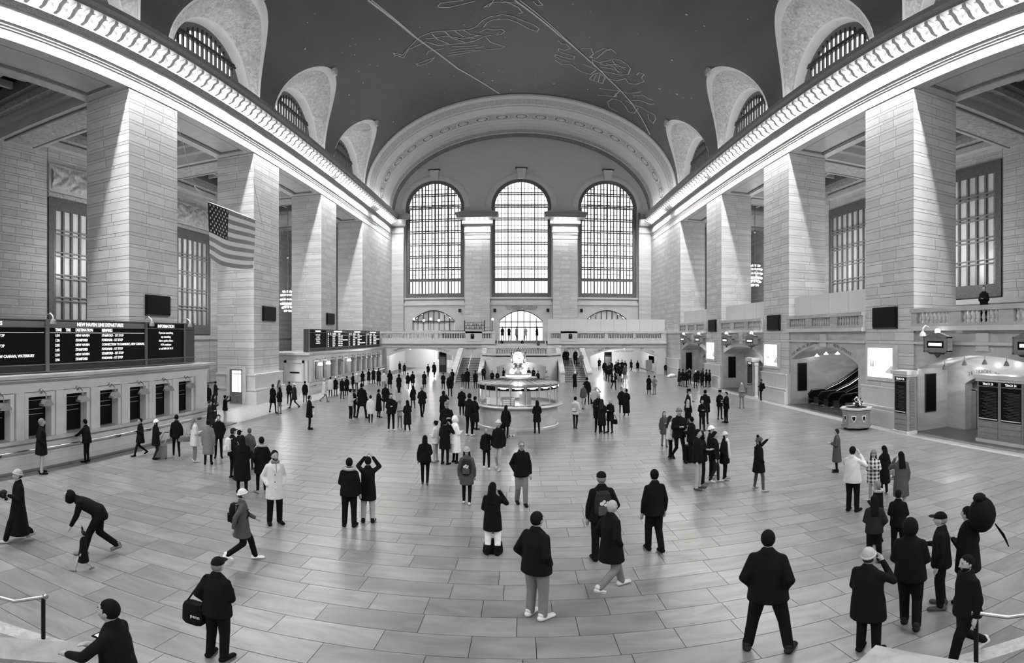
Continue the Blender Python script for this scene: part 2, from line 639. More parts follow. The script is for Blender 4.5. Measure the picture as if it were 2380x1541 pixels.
def lamp_at(x, y, group, label):
    o = ob('cornice_lamp', bulb_me, label=label, cat='lamp', group=group)
    o.location = (x, y, 19.56)
    WM[o.name] = Matrix.Translation(o.location)


for s in (-1, 1):
    en = entablature('cornice_' + SIDE[s], lambda d: ((s * (X - d), YE), (s * (X - d), YW)), 1, label='bright stone cornice running along the %s side above the pillars' % SIDE[s])
    yy = 8.2
    while yy < 69.6:
        lamp_at(s * (X - 0.68), yy, 'bulbs along the %s cornice' % SIDE[s], 'bare glowing bulb in the lamp row along the %s cornice' % SIDE[s])
        o = ob('bracket', br_me, en, local=True)
        o.location = (s * (X - 0.36), yy + 0.375, 19.02)
        o.rotation_euler = (0, 0, math.pi if s > 0 else 0)
        yy += 0.75
    for k in range(-2, 5):
        yc = pil(k)[0] - P / 2 + 2
        area_light('cornice_light', (s * (X - 0.62), min(yc, 66), 19.30), 11.6 if k < 4 else 7, 0.12, CORNICE_POWER if k < 4 else CORNICE_POWER * .6, (s * 0.16, 0, -1)).rotation_euler = (0, s * -0.16, math.pi / 2 * 0)
for o in list(S.objects):
    if o.type == 'LIGHT' and o.name.startswith('cornice_light'):
        o.data.size, o.data.size_y = 0.14, o.data.size

for s in (-1, 1):
    for k in range(-1, 5):
        yc = min(pil(k)[0] - P / 2 + 2, 63)
        l_ = area_light('cornice_uplight', (s * (X - 0.8), yc, 20.45), 0.15, 11.0, UPLIGHT_POWER, (0, 0, 1))
        l_.rotation_euler = (0, math.pi + s * 0.5, 0)

# ---- barrel vault with lunettes
LA, LB, WA, WBZ = 5.1, 5.8, 3.95, 4.0


def vx(z):
    return X * math.sqrt(max(0.0, 1 - ((z - SPR) / RISE) ** 2))


ys = set([YE, YA])
for c in BAYC:
    for i in range(33):
        ys.add(round(c - LA * math.cos(math.pi * i / 32), 4))
    ys.add(c + P / 2)
ys = sorted(v for v in ys if YE <= v <= YA)
m = MB()
NR = 26
grid = []
for s in (-1, 1):
    g = []
    for yv in ys:
        zl = 0.0
        for c in BAYC:
            if abs(yv - c) < LA:
                zl = LB * math.sqrt(1 - ((yv - c) / LA) ** 2)
        t0 = math.asin(min(1, zl / RISE))
        g.append([(s * X * math.cos(t0 + (math.pi / 2 - t0) * r / NR), yv, SPR + RISE * math.sin(t0 + (math.pi / 2 - t0) * r / NR)) for r in range(NR + 1)])
    m.rings(g, 0, cap=False, close=False)
vault = m.build('ceiling', 'vault', kind='structure', smooth=True, label='dark painted barrel vault with gilded constellations', cat='ceiling')

from mathutils import noise as mnoise
for s in (-1, 1):
    for bi, c in enumerate(BAYC):
        if bi < 1 or c > YA - 4:
            continue
        lt = thing('wall_lunette', 'carved plaster lunette over bay %s from the viewer on the %s side of the vault' % (('zero', 'nearest', 'one', 'two', 'three', 'four')[bi], SIDE[s]), 'lunette', (s * X, c, SPR), kind='structure')
        N, R = 48, 16
        gr = []
        for r in range(R + 1):
            q = r / R
            row = []
            for i in range(N + 1):
                t = math.pi * i / N
                zo, yo = SPR + LB * math.sin(t), c + LA * math.cos(t)
                xo = vx(zo)
                zi, yi = SPR - 0.2 + (WBZ + 0.35) * math.sin(t), c + (WA + 0.35) * math.cos(t)
                xi = X + 0.35
                px, py, pz = xo + (xi - xo) * q, yo + (yi - yo) * q, zo + (zi - zo) * q
                if 0.15 < q < 0.88:
                    ed = min(1, (q - 0.15) / 0.12, (0.88 - q) / 0.1)
                    nv = mnoise.noise(Vector((py * 1.7, pz * 1.7, s * 3 + bi))) + 0.6 * mnoise.noise(Vector((py * 4.1, pz * 4.1, bi)))
                    w = math.exp(-(((py - c) / 0.9) ** 2 + ((q - 0.5) / 0.2) ** 2))
                    px -= ed * (0.16 * nv + 0.28 * w * (1 + 0.5 * math.cos(9 * math.atan2(q - 0.5, (py - c) * 0.2))))
                row.append((s * px, py, pz))
            gr.append(row)
        for nm, ma, r0, r1 in (('rim', 'plaster', 0, 3), ('relief', 'ornament_light', 2, 15), ('inner_rim', 'plaster', 14, 16)):
            MB().rings(gr[r0:r1 + 1], 0, cap=False, close=False).build(nm, ma, lt, smooth=True)
        a1 = [(s * (X + 0.35), c + (WA + 0.35) * math.cos(math.pi * i / N), SPR - 0.2 + (WBZ + 0.35) * math.sin(math.pi * i / N)) for i in range(N + 1)]
        a2 = [(s * (X + 1.1), c + (WA + 0.3) * math.cos(math.pi * i / N), SPR - 0.2 + (WBZ + 0.3) * math.sin(math.pi * i / N)) for i in range(N + 1)]
        MB().rings([a1, a2], 0, cap=False, close=False).build('reveal', 'plaster', lt, smooth=True)
        # finial at the top of the rim
        f = MB()
        for i in range(9):
            an = i * 2 * math.pi / 9
            f.ball((s * (vx(SPR + LB) - 0.15), c + 0.26 * math.cos(an), SPR + LB - 0.1 + 0.26 * math.sin(an)), 0.17, 6, 5)
        f.build('finial', 'ornament_light', lt)
        # the window in it
        wt = thing('window_%d' % (bi + (20 if s > 0 else 10)), 'half-round %s clerestory window under lunette %s from the viewer' % (SIDE[s], ('zero', 'nearest', 'one', 'two', 'three', 'four')[bi]), 'window', (s * (X + 1.0), c, SPR), kind='structure')
        xw = X + 0.95
        nb = 14

        def wtop(yv, ins=0.3):
            q = (yv - c) / (WA - ins + 0.1)
            return SPR - 0.2 + (WBZ - ins + 0.2) * math.sqrt(max(0, 1 - q * q))
        for i in range(nb):
            y_a, y_b = c - WA + 0.5 + (2 * WA - 1.0) * i / nb, c - WA + 0.5 + (2 * WA - 1.0) * (i + 1) / nb
            za, zb = wtop(y_a), wtop(y_b)
            zm = SPR + 2.55
            for lo_, hi_ in ((SPR - 0.6, zm - 0.14), (zm + 0.14, 99)):
                h0, h1 = min(za, hi_), min(zb, hi_)
                if max(h0, h1) > lo_ + 0.15:
                    x_a = s * (xw + 0.05)
                    MB().face([(x_a, y_a + .04, lo_), (x_a, y_b - .04, lo_), (x_a, y_b - .04, max(h1, lo_)), (x_a, y_a + .04, max(h0, lo_))]).build('pane', 'glass_lunette', wt)
        for i in range(nb + 1):
            yv = c - WA + 0.5 + (2 * WA - 1.0) * i / nb
            q0, q1 = sorted((s * (xw - 0.1), s * (xw + 0.1)))
            piece('glazing_bar', 'iron', (q0, yv - 0.055, SPR - 0.6), (q1, yv + 0.055, max(SPR, wtop(yv, 0.25))), wt)
        for dz in (-0.08, 0.08):
            q0, q1 = sorted((s * (xw - 0.13), s * (xw + 0.1)))
            piece('crossbar', 'iron', (q0, c - WA + 0.5, SPR + 2.5 + dz), (q1, c + WA - 0.5, SPR + 2.6 + dz), wt)
        o1 = [(s * (xw - 0.02), c + (WA + 0.35) * math.cos(math.pi * i / N), SPR - 0.2 + (WBZ + 0.35) * math.sin(math.pi * i / N)) for i in range(N + 1)]
        o2 = [(s * (xw - 0.02), c + (WA - 0.3) * math.cos(math.pi * i / N), SPR - 0.2 + (WBZ - 0.3) * math.sin(math.pi * i / N)) for i in range(N + 1)]
        o3 = [(s * (xw + 0.15), a[1], a[2]) for a in o2]
        MB().rings([o1, o2, o3], 0, cap=False, close=False).build('ornate_border', 'grille', wt)
# ---- the great arch at the far (west) end
def ell(y, ins, n=72, ex=0.0):
    a, b = X - ins * 0.4, RISE - ins
    return [(a * math.cos(math.pi * i / n), y, SPR - 0.3 * 0 + b * math.sin(math.pi * i / n)) for i in range(n + 1)]


ga = thing('wall_arch', 'broad ornamented arch framing the far window wall', 'arch', (0, YA, SPR), kind='structure')
ST = [(58.1, 0.0, 'plaster'), (58.1, 0.22, 'plaster'), (58.25, 0.34, 'plaster'), (58.55, 0.24, 'plaster'), (58.75, 0.30, 'ornament'), (59.4, 0.30, 'plaster'), (59.5, 0.25, 'ornament'), (60.4, 0.28, 'plaster'),
      (60.5, 0.34, 'ornament'), (60.9, 0.34, 'plaster'), (61.0, 0.27, 'plaster'), (62.7, 0.3, 'plaster'), (62.8, 0.40, 'plaster'), (62.95, 0.30, 'ornament_light'), (64.85, 0.32, 'plaster'), (65.0, 0.42, 'plaster'),
      (65.3, 0.36, 'plaster'), (65.9, 0.36, 'plaster'), (66.0, 0.43, 'plaster'), (66.6, 0.43, 'plaster'), (66.7, 0.5, 'plaster'), (68.0, 0.5, 'ornament'), (69.1, 0.52, 'plaster'), (69.2, 0.6, 'cornice_dark'), (70.7, 0.6, None)]
for (y_a, i_a, ma), (y_b, i_b, _) in zip(ST, ST[1:]):
    MB().rings([ell(y_a, i_a), ell(y_b, i_b)], 0, cap=False, close=False).build('arch_band', ma, ga, smooth=True)
ro = MB()
ro.lathe([(0.86, 0.0), (0.84, 0.09), (0.72, 0.10), (0.68, 0.03), (0.52, 0.02), (0.48, 0.10), (0.38, 0.11), (0.34, 0.04), (0.22, 0.05), (0.18, 0.16), (0.02, 0.2)], n=28, m=1)
for i in range(14):
    an = 2 * math.pi * i / 14
    ro.ball((0.58 * math.cos(an), 0.58 * math.sin(an), 0.06), 0.085, 6, 4)
ro_me = D.meshes.new('rosette')
ro_me.from_pydata(ro.v, [], ro.f)
ro_me.materials.append(M['grey'])
ro_me.materials.append(M['plaster'])
ro_me.polygons.foreach_set('material_index', ro.m)
key = MB().box((-0.9, -0.45, 0), (0.9, 0.45, 0.06)).ball((0, 0, 0.08), (0.5, 0.4, 0.12), 10, 5).ball((-0.8, 0, 0.06), (0.3, 0.2, 0.1), 8, 4).ball((0.8, 0, 0.06), (0.3, 0.2, 0.1), 8, 4)
key_me = D.meshes.new('cartouche')
key_me.from_pydata(key.v, [], key.f)
key_me.materials.append(M['cornice_dark'])
for me_, y_, ins_, cnt in ((ro_me, 63.9, 0.31, 19), (key_me, 69.95, 0.6, 15)):
    a_, b_ = X - ins_ * 0.4, RISE - ins_
    # even spacing by arc length
    tt = [math.pi * i / 600 for i in range(601)]
    L = [0.0]
    for t1, t2 in zip(tt, tt[1:]):
        L.append(L[-1] + math.hypot(a_ * (math.cos(t2) - math.cos(t1)), b_ * (math.sin(t2) - math.sin(t1))))
    for j in range(cnt):
        tgt = L[-1] * (j + 0.5) / cnt
        t = tt[min(range(601), key=lambda q: abs(L[q] - tgt))]
        nrm = Vector((-math.cos(t) / a_, 0, -math.sin(t) / b_)).normalized()
        tan = Vector((0, 1, 0)).cross(nrm)
        o = ob(me_.name, me_, ga)
        o.matrix_basis = Matrix.Translation((a_ * math.cos(t), y_, SPR + b_ * math.sin(t))) @ Matrix((tan, Vector((0, 1, 0)), nrm)).transposed().to_4x4()
        WM[o.name] = o.matrix_basis.copy()

# ---- west wall: tympanum, three tall arched windows
WX = [(-15.05, -7.35), (-3.85, 3.85), (7.3, 15.0)]
ww = thing('wall_west', 'far stone end wall with the three tall arched windows', 'wall', (0, YW, 0), kind='structure')


def tymp(a):
    q = min(1, abs(a) / (X - 0.24))
    return max(SPR, SPR + (RISE - 0.6) * math.sqrt(1 - q * q) + 0.1)


arch_wall(MB(), 'y', YW, -X, X, 8.4, 31, [(a, b, 9.42, 21.35, 3.85) for a, b in WX], depth=0.9, n=28, topf=tymp).build('wall_face', 'tympanum', ww)
for a, b in WX:                       # raised archivolt and keystone
    c = (a + b) / 2
    m = MB()
    r1 = [[(c + r * math.cos(math.pi * i / 36), yy, 21.35 + r * math.sin(math.pi * i / 36)) for i in range(37)] for r, yy in ((3.86, YW - 0.1), (4.55, YW - 0.12), (4.62, YW))]
    m.rings(r1, 0, cap=False, close=False)
    m.build('archivolt', 'plaster', ww, smooth=True)
    MB().prism([(c - 0.42, 25.15), (c + 0.42, 25.15), (c + 0.6, 26.5), (c - 0.6, 26.5)], 'y', YW - 0.45, YW).box((c - 0.75, YW - 0.55, 26.5), (c + 0.75, YW, 26.62), 1).build('keystone', ['plaster', 'dark_grey'], ww)
    MB().box((a - 0.15, YW - 0.35, 8.4), (b + 0.15, YW, 8.75)).box((a - 0.05, YW - 0.2, 8.75), (b + 0.05, YW, 9.0)).box((a - 0.15, YW - 0.3, 9.2), (b + 0.15, YW, 9.42)).build('sill_moulding', 'stone_plain', ww)
# pilasters between and beside the windows
for a, b in ((-7.2, -4.0), (4.0, 7.15), (-X, -15.2), (15.15, X)):
    z0 = 3.9
    MB().box((a, YW - 0.55, z0), (b, YW + 0.3, 20.8)).build('pilaster_core', 'mortar', ww)
    bl = []
    rnd = random.Random(int(a * 10))
    for z, zt, thick in courses(z0, 18.4):
        n = 3 if b - a > 2 else 1
        cuts = [a] + sorted(a + (b - a) * (i + rnd.uniform(-.2, .2)) / n for i in range(1, n)) + [b]
        bl += [((p + G, YW - 0.58, z + G), (q - G, YW - 0.5, zt - G)) for p, q in zip(cuts, cuts[1:])]
    joined_blocks('stone_courses', 'stone_joined', bl, ww)
    en = entablature('cornice_end', lambda d: ((a - d * (1 if abs(a) < 15 else 0), YW - 0.58 - d), (b + d * (1 if abs(b) < 15.5 else 0), YW - 0.58 - d)), 1, label='short return of the cornice over a window pilaster at the far end')
    for q, e in ((a, -1), (b, 1)):
        if abs(q) > 15:
            continue
        m = MB()
        for p_, q_ in zip(PROF, PROF[1:]):
            m.face([(q + e * p_[0], YW - 0.58 - p_[0], p_[1]), (q + e * p_[0], YW, p_[1]), (q + e * q_[0], YW, q_[1]), (q + e * q_[0], YW - 0.58 - q_[0], q_[1])], q_[2])
        m.build('cornice_return', ['cornice', 'cornice_dark', 'grey'], en)
    n = 5 if b - a > 2 else 2
    for i in range(n):
        lamp_at(a + (b - a) * (i + 0.5) / n, YW - 1.2, 'bulbs on the end wall cornices', 'bare glowing bulb on a cornice between the end windows')
    if b - a > 2:
        area_light('cornice_light', ((a + b) / 2, YW - 1.2, 19.3), b - a, 0.12, 420, (0, 0, -1))

for wi, (a, b) in enumerate(WX):
    c, hw = (a + b) / 2, (b - a) / 2
    wt = thing('window_%d' % (wi + 1), ('left', 'middle and brightest', 'right')[wi] + ' tall arched window of the far wall with iron glazing bars', 'window', (c, YW + 0.5, 9.42), kind='structure')
    yw = YW + 0.5
    inn = 0.42

    def top(xv, ins):
        q = (xv - c) / (hw - ins)
        return 21.35 + (hw - ins) * math.sqrt(max(0, 1 - q * q))
    nb = 16
    tiers = [9.95, 11.75, 13.25, 14.85, 16.5, 18.15, 19.75, 21.55, 23.2, 24.9]
    for i in range(nb):
        xa, xb = a + inn + (2 * hw - 2 * inn) * i / nb, a + inn + (2 * hw - 2 * inn) * (i + 1) / nb
        for j, (t0, t1) in enumerate(zip(tiers, tiers[1:])):
            h0, h1 = min(t1, top(xa, inn)), min(t1, top(xb, inn))
            if max(h0, h1) < t0 + 0.1:
                continue
            g = 'glass_day' if wi == 1 or (i + 2 * j + wi) % 3 else 'glass_mid'
            MB().face([(xa, yw, t0), (xb, yw, t0), (xb, yw, max(h1, t0)), (xa, yw, max(h0, t0))]).build('pane', g, wt)
    for i in range(nb + 1):
        xv = a + inn + (2 * hw - 2 * inn) * i / nb
        w = (0.06 if i % 4 else 0.1) * (0.6 if wi == 1 else 1)
        piece('glazing_bar', 'iron', (xv - w, yw - 0.12, 9.9), (xv + w, yw - 0.02, max(21.3, top(xv, inn))), wt)
    for j, t in enumerate(tiers[1:-1]):
        q = hw - inn if t < 21.35 else math.sqrt(max(0.1, (hw - inn) ** 2 - (t - 21.35) ** 2))
        for dz in ((-0.13, 0.13) if j != 6 else (-0.2, 0.0, 0.2)):
            piece('crossbar', 'iron', (c - q, yw - 0.16, t + dz - 0.065), (c + q, yw - 0.03, t + dz + 0.065), wt)
        if j < 8:
            piece('crossbar', 'iron', (c - q, yw - 0.1, t + 0.7), (c + q, yw - 0.03, t + 0.76), wt)
    # ornate cast border
    o1 = [(a, yw - 0.2, 9.42)] + [(c - hw * math.cos(math.pi * i / 40), yw - 0.2, 21.35 + hw * math.sin(math.pi * i / 40)) for i in range(41)] + [(b, yw - 0.2, 9.42)]
    o2 = [(a + inn, yw - 0.2, 9.42)] + [(c - (hw - inn) * math.cos(math.pi * i / 40), yw - 0.2, 21.35 + (hw - inn) * math.sin(math.pi * i / 40)) for i in range(41)] + [(b - inn, yw - 0.2, 9.42)]
    o3 = [(p[0], yw, p[2]) for p in o2]
    MB().rings([o1, o2, o3], 0, cap=False, close=False).build('ornate_border', 'grille', wt)
    MB().box((a, yw - 0.24, 9.42), (b, yw, 10.0)).build('ornate_base', 'grille', wt)
    MB().box((a + inn, yw - 0.2, 11.55), (b - inn, yw - 0.03, 11.8)).build('ornate_rail', 'grille', wt)

# ---- west balcony level: lower part of the end wall, with low arched windows and the doorway
lw = [(-14.1, -8.55, 5.2, 6.45, 1.35), (-2.85, 2.7, 3.9, 6.4, 1.35), (8.2, 13.85, 5.2, 6.45, 1.35)]
arch_wall(MB(), 'y', YW - 0.2, -X, X, 3.9, 8.4, lw, depth=0.5, n=16).build('wall_lower', 'stone_plain', ww)
for wi, (a, b, sill, sp, ri) in enumerate(lw):
    nm = 'door_1' if wi == 1 else 'window_%d' % (wi + 4)
    wt = thing(nm, ('low arched window above the balcony restaurant, far end', 'bright glazed doorway at the middle of the far balcony', 'low arched window above the white hoarding, far end')[wi], 'door' if wi == 1 else 'window', ((a + b) / 2, YW, sill), kind='structure')
    n = 8 if wi != 1 else 7
    for i in range(n):
        xa, xb = a + (b - a) * i / n, a + (b - a) * (i + 1) / n
        q = ((xa + xb) / 2 - (a + b) / 2) / ((b - a) / 2)
        zt = sp + ri * (1 - q * q)
        zs = [sill, 5.55, 6.25, zt] if wi == 1 else [sill, 6.3, zt]
        for p_, r_ in zip(zs, zs[1:]):
            if r_ > p_ + .1:
                MB().face([(xa + .05, YW + .1, p_), (xb - .05, YW + .1, p_), (xb - .05, YW + .1, r_ - .05), (xa + .05, YW + .1, r_ - .05)]).build('pane', 'glass_lit' if wi == 1 else ('glass_aisle' if wi == 0 else 'pale'), wt)
        piece('glazing_bar', 'iron', (xa - .05, YW, sill), (xa + .05, YW + .12, zt), wt)
    for z in ((5.55, 6.25) if wi == 1 else (6.3,)):
        piece('crossbar', 'iron', (a, YW - .02, z - .06), (b, YW + .12, z + .06), wt)
    m = MB()
    pts = [[(a + (b - a) * i / 16, yy, sp + ri * (1 - (2 * i / 16 - 1) ** 2) + d) for i in range(17)] for yy, d in ((YW - .05, -.12), (YW - .05, .02), (YW + .12, .02))]
    m.rings(pts, 0, cap=False, close=False).build('frame', 'iron', wt)
for xx in (-7.9, -3.4, 3.4, 7.7):
    MB().box((xx - .17, YW - .38, 7.5), (xx + .17, YW - .2, 7.95)).box((xx - .12, YW - .41, 7.55), (xx + .12, YW - .38, 7.9), 1).build('speaker_box', ['dark_grey', 'black'], label='small black wall speaker on the far wall, %s' % {-7.9: 'left of the left pilaster', -3.4: 'left of the doorway', 3.4: 'right of the doorway', 7.7: 'right of the right pilaster'}[xx], cat='speaker')
text('TO VANDERBILT AVENUE', (0, YW - .24, 8.12), 0.36, '-y', ww, 'carved', 'CENTER')
text('THE CAMPBELL APARTMENT', (0, YW - .24, 7.86), 0.30, '-y', ww, 'carved', 'CENTER')

# ---- west balcony floor, parapet and the wall beneath it
wb = thing('wall_balcony', 'stone wall and parapet of the far balcony above two wide arches', 'wall', (0, YB, 0), kind='structure')
MB().box((-X, YB, 3.55), (-3.0, YW, 3.9)).box((3.0, YB, 3.55), (X, YW, 3.9)).box((-3.0, 66.3, 3.55), (3.0, YW, 3.9)).build('balcony_floor', 'floor_far', wb)
arch_wall(MB(), 'y', YB + 0.05, -X, X, 0, 3.6, [(-15.4, -7.7, 0, 2.15, 0.85), (7.8, 15.5, 0, 2.15, 0.85)], depth=1.2, n=20).build('lower_face', 'stone_plain', wb)
bal_m = MB().lathe([(0.075, 0.0), (0.075, 0.05), (0.04, 0.07), (0.085, 0.22), (0.05, 0.40), (0.035, 0.46), (0.07, 0.50), (0.07, 0.56)], n=8)
bal_me = D.meshes.new('baluster')
bal_me.from_pydata(bal_m.v, [], bal_m.f)
bal_me.materials.append(M['stone_plain'])


def baluster(x, y, z, parent, h=0.56):
    o = ob('baluster', bal_me, parent)
    o.location = (x, y, z)
    o.scale = (1, 1, h / 0.56)
    return o


for s in (-1, 1):
    lo, hi = sorted((s * 2.95, s * X))
    m = MB().box((lo, YB - .28, 3.55), (hi, YB + .3, 3.78)).box((lo, YB - .12, 3.78), (hi, YB + .2, 4.2))
    m.box((lo, YB - .2, 4.76), (hi, YB + .26, 4.98)).box((lo, YB - .05, 3.15), (hi, YB + .05, 3.3))
    ex = [2.95, 3.25, 4.6, 6.0, 8.1, 11.2, 11.5, 14.4, 14.7, 16.5] if s > 0 else [2.95, 3.3, 4.6, 6.6, 7.0, 9.8, 10.4, 12.9, 13.3, 16.5]
    segs = [(3.3, 4.4), (6.3, 9.4), (9.8, 12.7), (13.0, 16.0)]
    peds = [(2.95, 3.3), (4.4, 6.3), (9.4, 9.8), (12.7, 13.0), (16.0, 16.8)]
    for a, b in peds:
        q0, q1 = sorted((s * a, s * b))
        m.box((q0, YB - .14, 4.2), (q1, YB + .2, 4.76))
    q0, q1 = sorted((s * 4.4, s * 6.3))
    m.box((q0, YB - .2, 3.85), (q1, YB + .22, 5.06))
    m.build('parapet', 'stone_plain', wb)
    for a, b in segs:
        n = int((b - a) / 0.27)
        for i in range(n):
            baluster(s * (a + (b - a) * (i + .5) / n), YB + .04, 4.2, wb)
    pl = thing('wall_plaque', 'small black arched plaque on the %s pedestal of the far balcony parapet' % SIDE[s], 'plaque', (s * 5.5, YB - .21, 4.1))
    MB().prism([(s * 5.5 - .2, 4.15), (s * 5.5 + .2, 4.15), (s * 5.5 + .2, 4.6), (s * 5.5 + .1, 4.72), (s * 5.5 - .1, 4.72), (s * 5.5 - .2, 4.6)], 'y', YB - .25, YB - .2).build('plate', 'black', pl)
    MB().box((s * 5.5 - .06, YB - .26, 4.5), (s * 5.5 + .06, YB - .25, 4.6)).build('emblem', 'grey', pl)
for body, xx, sgn in (('VANDERBILT PASSAGE', -12.9, 1), ('SUBWAY - SHUTTLE', -9.6, -1), ('TICKET MACHINES', 9.7, 1), ('TRACKS 31 - 42 - LIRR', 13.4, -1)):
    n = len(body)
    for i, ch in enumerate(body):
        xv = xx + (i - n / 2) * 0.185
        cx = -11.55 if xx < 0 else 11.65
        q = (xv - cx) / 3.85
        if ch != ' ':
            text(ch, (xv, YB - .02, 2.15 + .85 * (1 - q * q) + .28), 0.3, '-y', wb, 'carved', 'CENTER', tilt=math.atan(-2 * .85 * q / 3.85))
text('WAITING ROOM', (11.9, YB + 1.35, 2.65), 0.3, '-y', wb, 'carved', 'CENTER')
text('WEST BALCONY', (6.0, YB - .02, 3.02), 0.26, '-y', wb, 'carved', 'CENTER')
text('WEST BALCONY', (-6.0, YB - .02, 3.02), 0.26, '-y', wb, 'carved', 'CENTER')
# bright passages behind the two arches
for s, x0, x1 in ((-1, -16.2, -7.0), (1, 7.0, 16.6)):
    pw = thing('wall_passage', 'bright pale passage seen through the %s arch under the far balcony' % SIDE[s], 'passage', ((x0 + x1) / 2, 76, 0), kind='structure')
    MB().box((x0, 76, 0), (x1, 76.3, 3.4)).build('end_wall', 'pale', pw)
    MB().box((x0 - .2, YB + 1.3, 0), (x0, 76, 3.4)).build('side_wall', 'pale', pw)
    MB().box((x1, YB + 1.3, 0), (x1 + .2, 76, 3.4)).build('side_wall', 'pale', pw)
    MB().box((x0, YB + 1.3, 3.3), (x1, 76, 3.5)).build('passage_ceiling', 'white', pw)
    for j, (xx, yy) in enumerate(((x0 + 2.6, 66.5), (x0 + 6.2, 70), (x0 + 4.3, 73.5))):
        lp = thing('ceiling_lamp', 'glowing globe lamp under the %s passage ceiling, %s' % (SIDE[s], ('front', 'middle', 'rear')[j]), 'lamp', (xx, yy, 3.3))
        MB().ball((xx, yy, 2.98), .2, 10, 6).build('globe', 'lamp_white', lp)
        MB().tube([(xx, yy, 3.1), (xx, yy, 3.32)], .03, 6).build('stem', 'brass', lp)
        point_light('passage_light', (xx, yy, 2.7), 170, .25)
# ---- the aisles are closed at both ends
for s in (-1, 1):
    for yy in (YW, YE - .4):
        q0, q1 = sorted((s * X, s * (XO + .4)))
        MB().box((q0, yy, 0), (q1, yy + .4, ZA + 2.6)).build('wall_aisle_end', 'stone_plain', kind='structure', label='plain stone wall closing the %s aisle at its %s end' % (SIDE[s], 'far' if yy > 0 else 'near'), cat='wall')
# ---- east end behind the viewer, closing the hall, with the same three windows
ew = arch_wall(MB(), 'y', YE, -X, X, 0, 31, [(a, b, 9.4, 21.35, 3.85) for a, b in WX], depth=-.5, n=16, topf=tymp).build('wall_east', 'stone_plain', kind='structure', label='end wall behind the viewer with three tall windows', cat='wall')
for wi, (a, b) in enumerate(WX):
    wt = MB()
    wt.face([(a, YE - .4, 9.4), (b, YE - .4, 9.4), (b, YE - .4, 21.4), (a, YE - .4, 21.4)])
    wt.face([((a + b) / 2 + 3.85 * math.cos(math.pi * i / 20), YE - .4, 21.35 + 3.85 * math.sin(math.pi * i / 20)) for i in range(21)])
    wt.build('window_%d' % (wi + 30), 'glass_day', kind='structure', label='tall arched window %s in the wall behind the viewer' % ('one', 'two', 'three')[wi], cat='window')
# ---- outer walls of the aisles with tall grille windows
def aisle_window(s, c, hw, z0, z1, n, label):
    t = thing('window_%d' % (40 + int(c) + (100 if s > 0 else 0)), label, 'window', (s * (XO - .3), c, z0), kind='structure')
    x = XO - .25

    def bx(name, ma, xa, xb, ya, yb, za, zb):
        q0, q1 = sorted((s * xa, s * xb))
        return piece(name, ma, (q0, ya, za), (q1, yb, zb), t)
    f = 0.55
    bx('ornate_border', 'grille', x - .15, x, c - hw, c - hw + f, z0, z1)
    bx('ornate_border', 'grille', x - .15, x, c + hw - f, c + hw, z0, z1)
    bx('ornate_border', 'grille', x - .15, x, c - hw + f, c + hw - f, z1 - .85, z1)
    bx('ornate_border', 'grille', x - .15, x, c - hw + f, c + hw - f, z0, z0 + .85)
    ya, yb, za, zb = c - hw + f, c + hw - f, z0 + .85, z1 - .85
    tiers = 5
    for i in range(n):
        for j in range(tiers):
            bx('pane', 'glass_aisle', x - .02, x, ya + (yb - ya) * i / n, ya + (yb - ya) * (i + 1) / n, za + (zb - za) * j / tiers, za + (zb - za) * (j + 1) / tiers)
    for i in range(n + 1):
        yy = ya + (yb - ya) * i / n
        bx('glazing_bar', 'bronze', x - .16, x - .02, yy - .09, yy + .09, za, zb)
    for j in range(1, tiers):
        zz = za + (zb - za) * j / tiers
        for dz in (-.13, .13):
            bx('crossbar', 'grey', x - .2, x - .05, ya, yb, zz + dz - .04, zz + dz + .04)
    return t


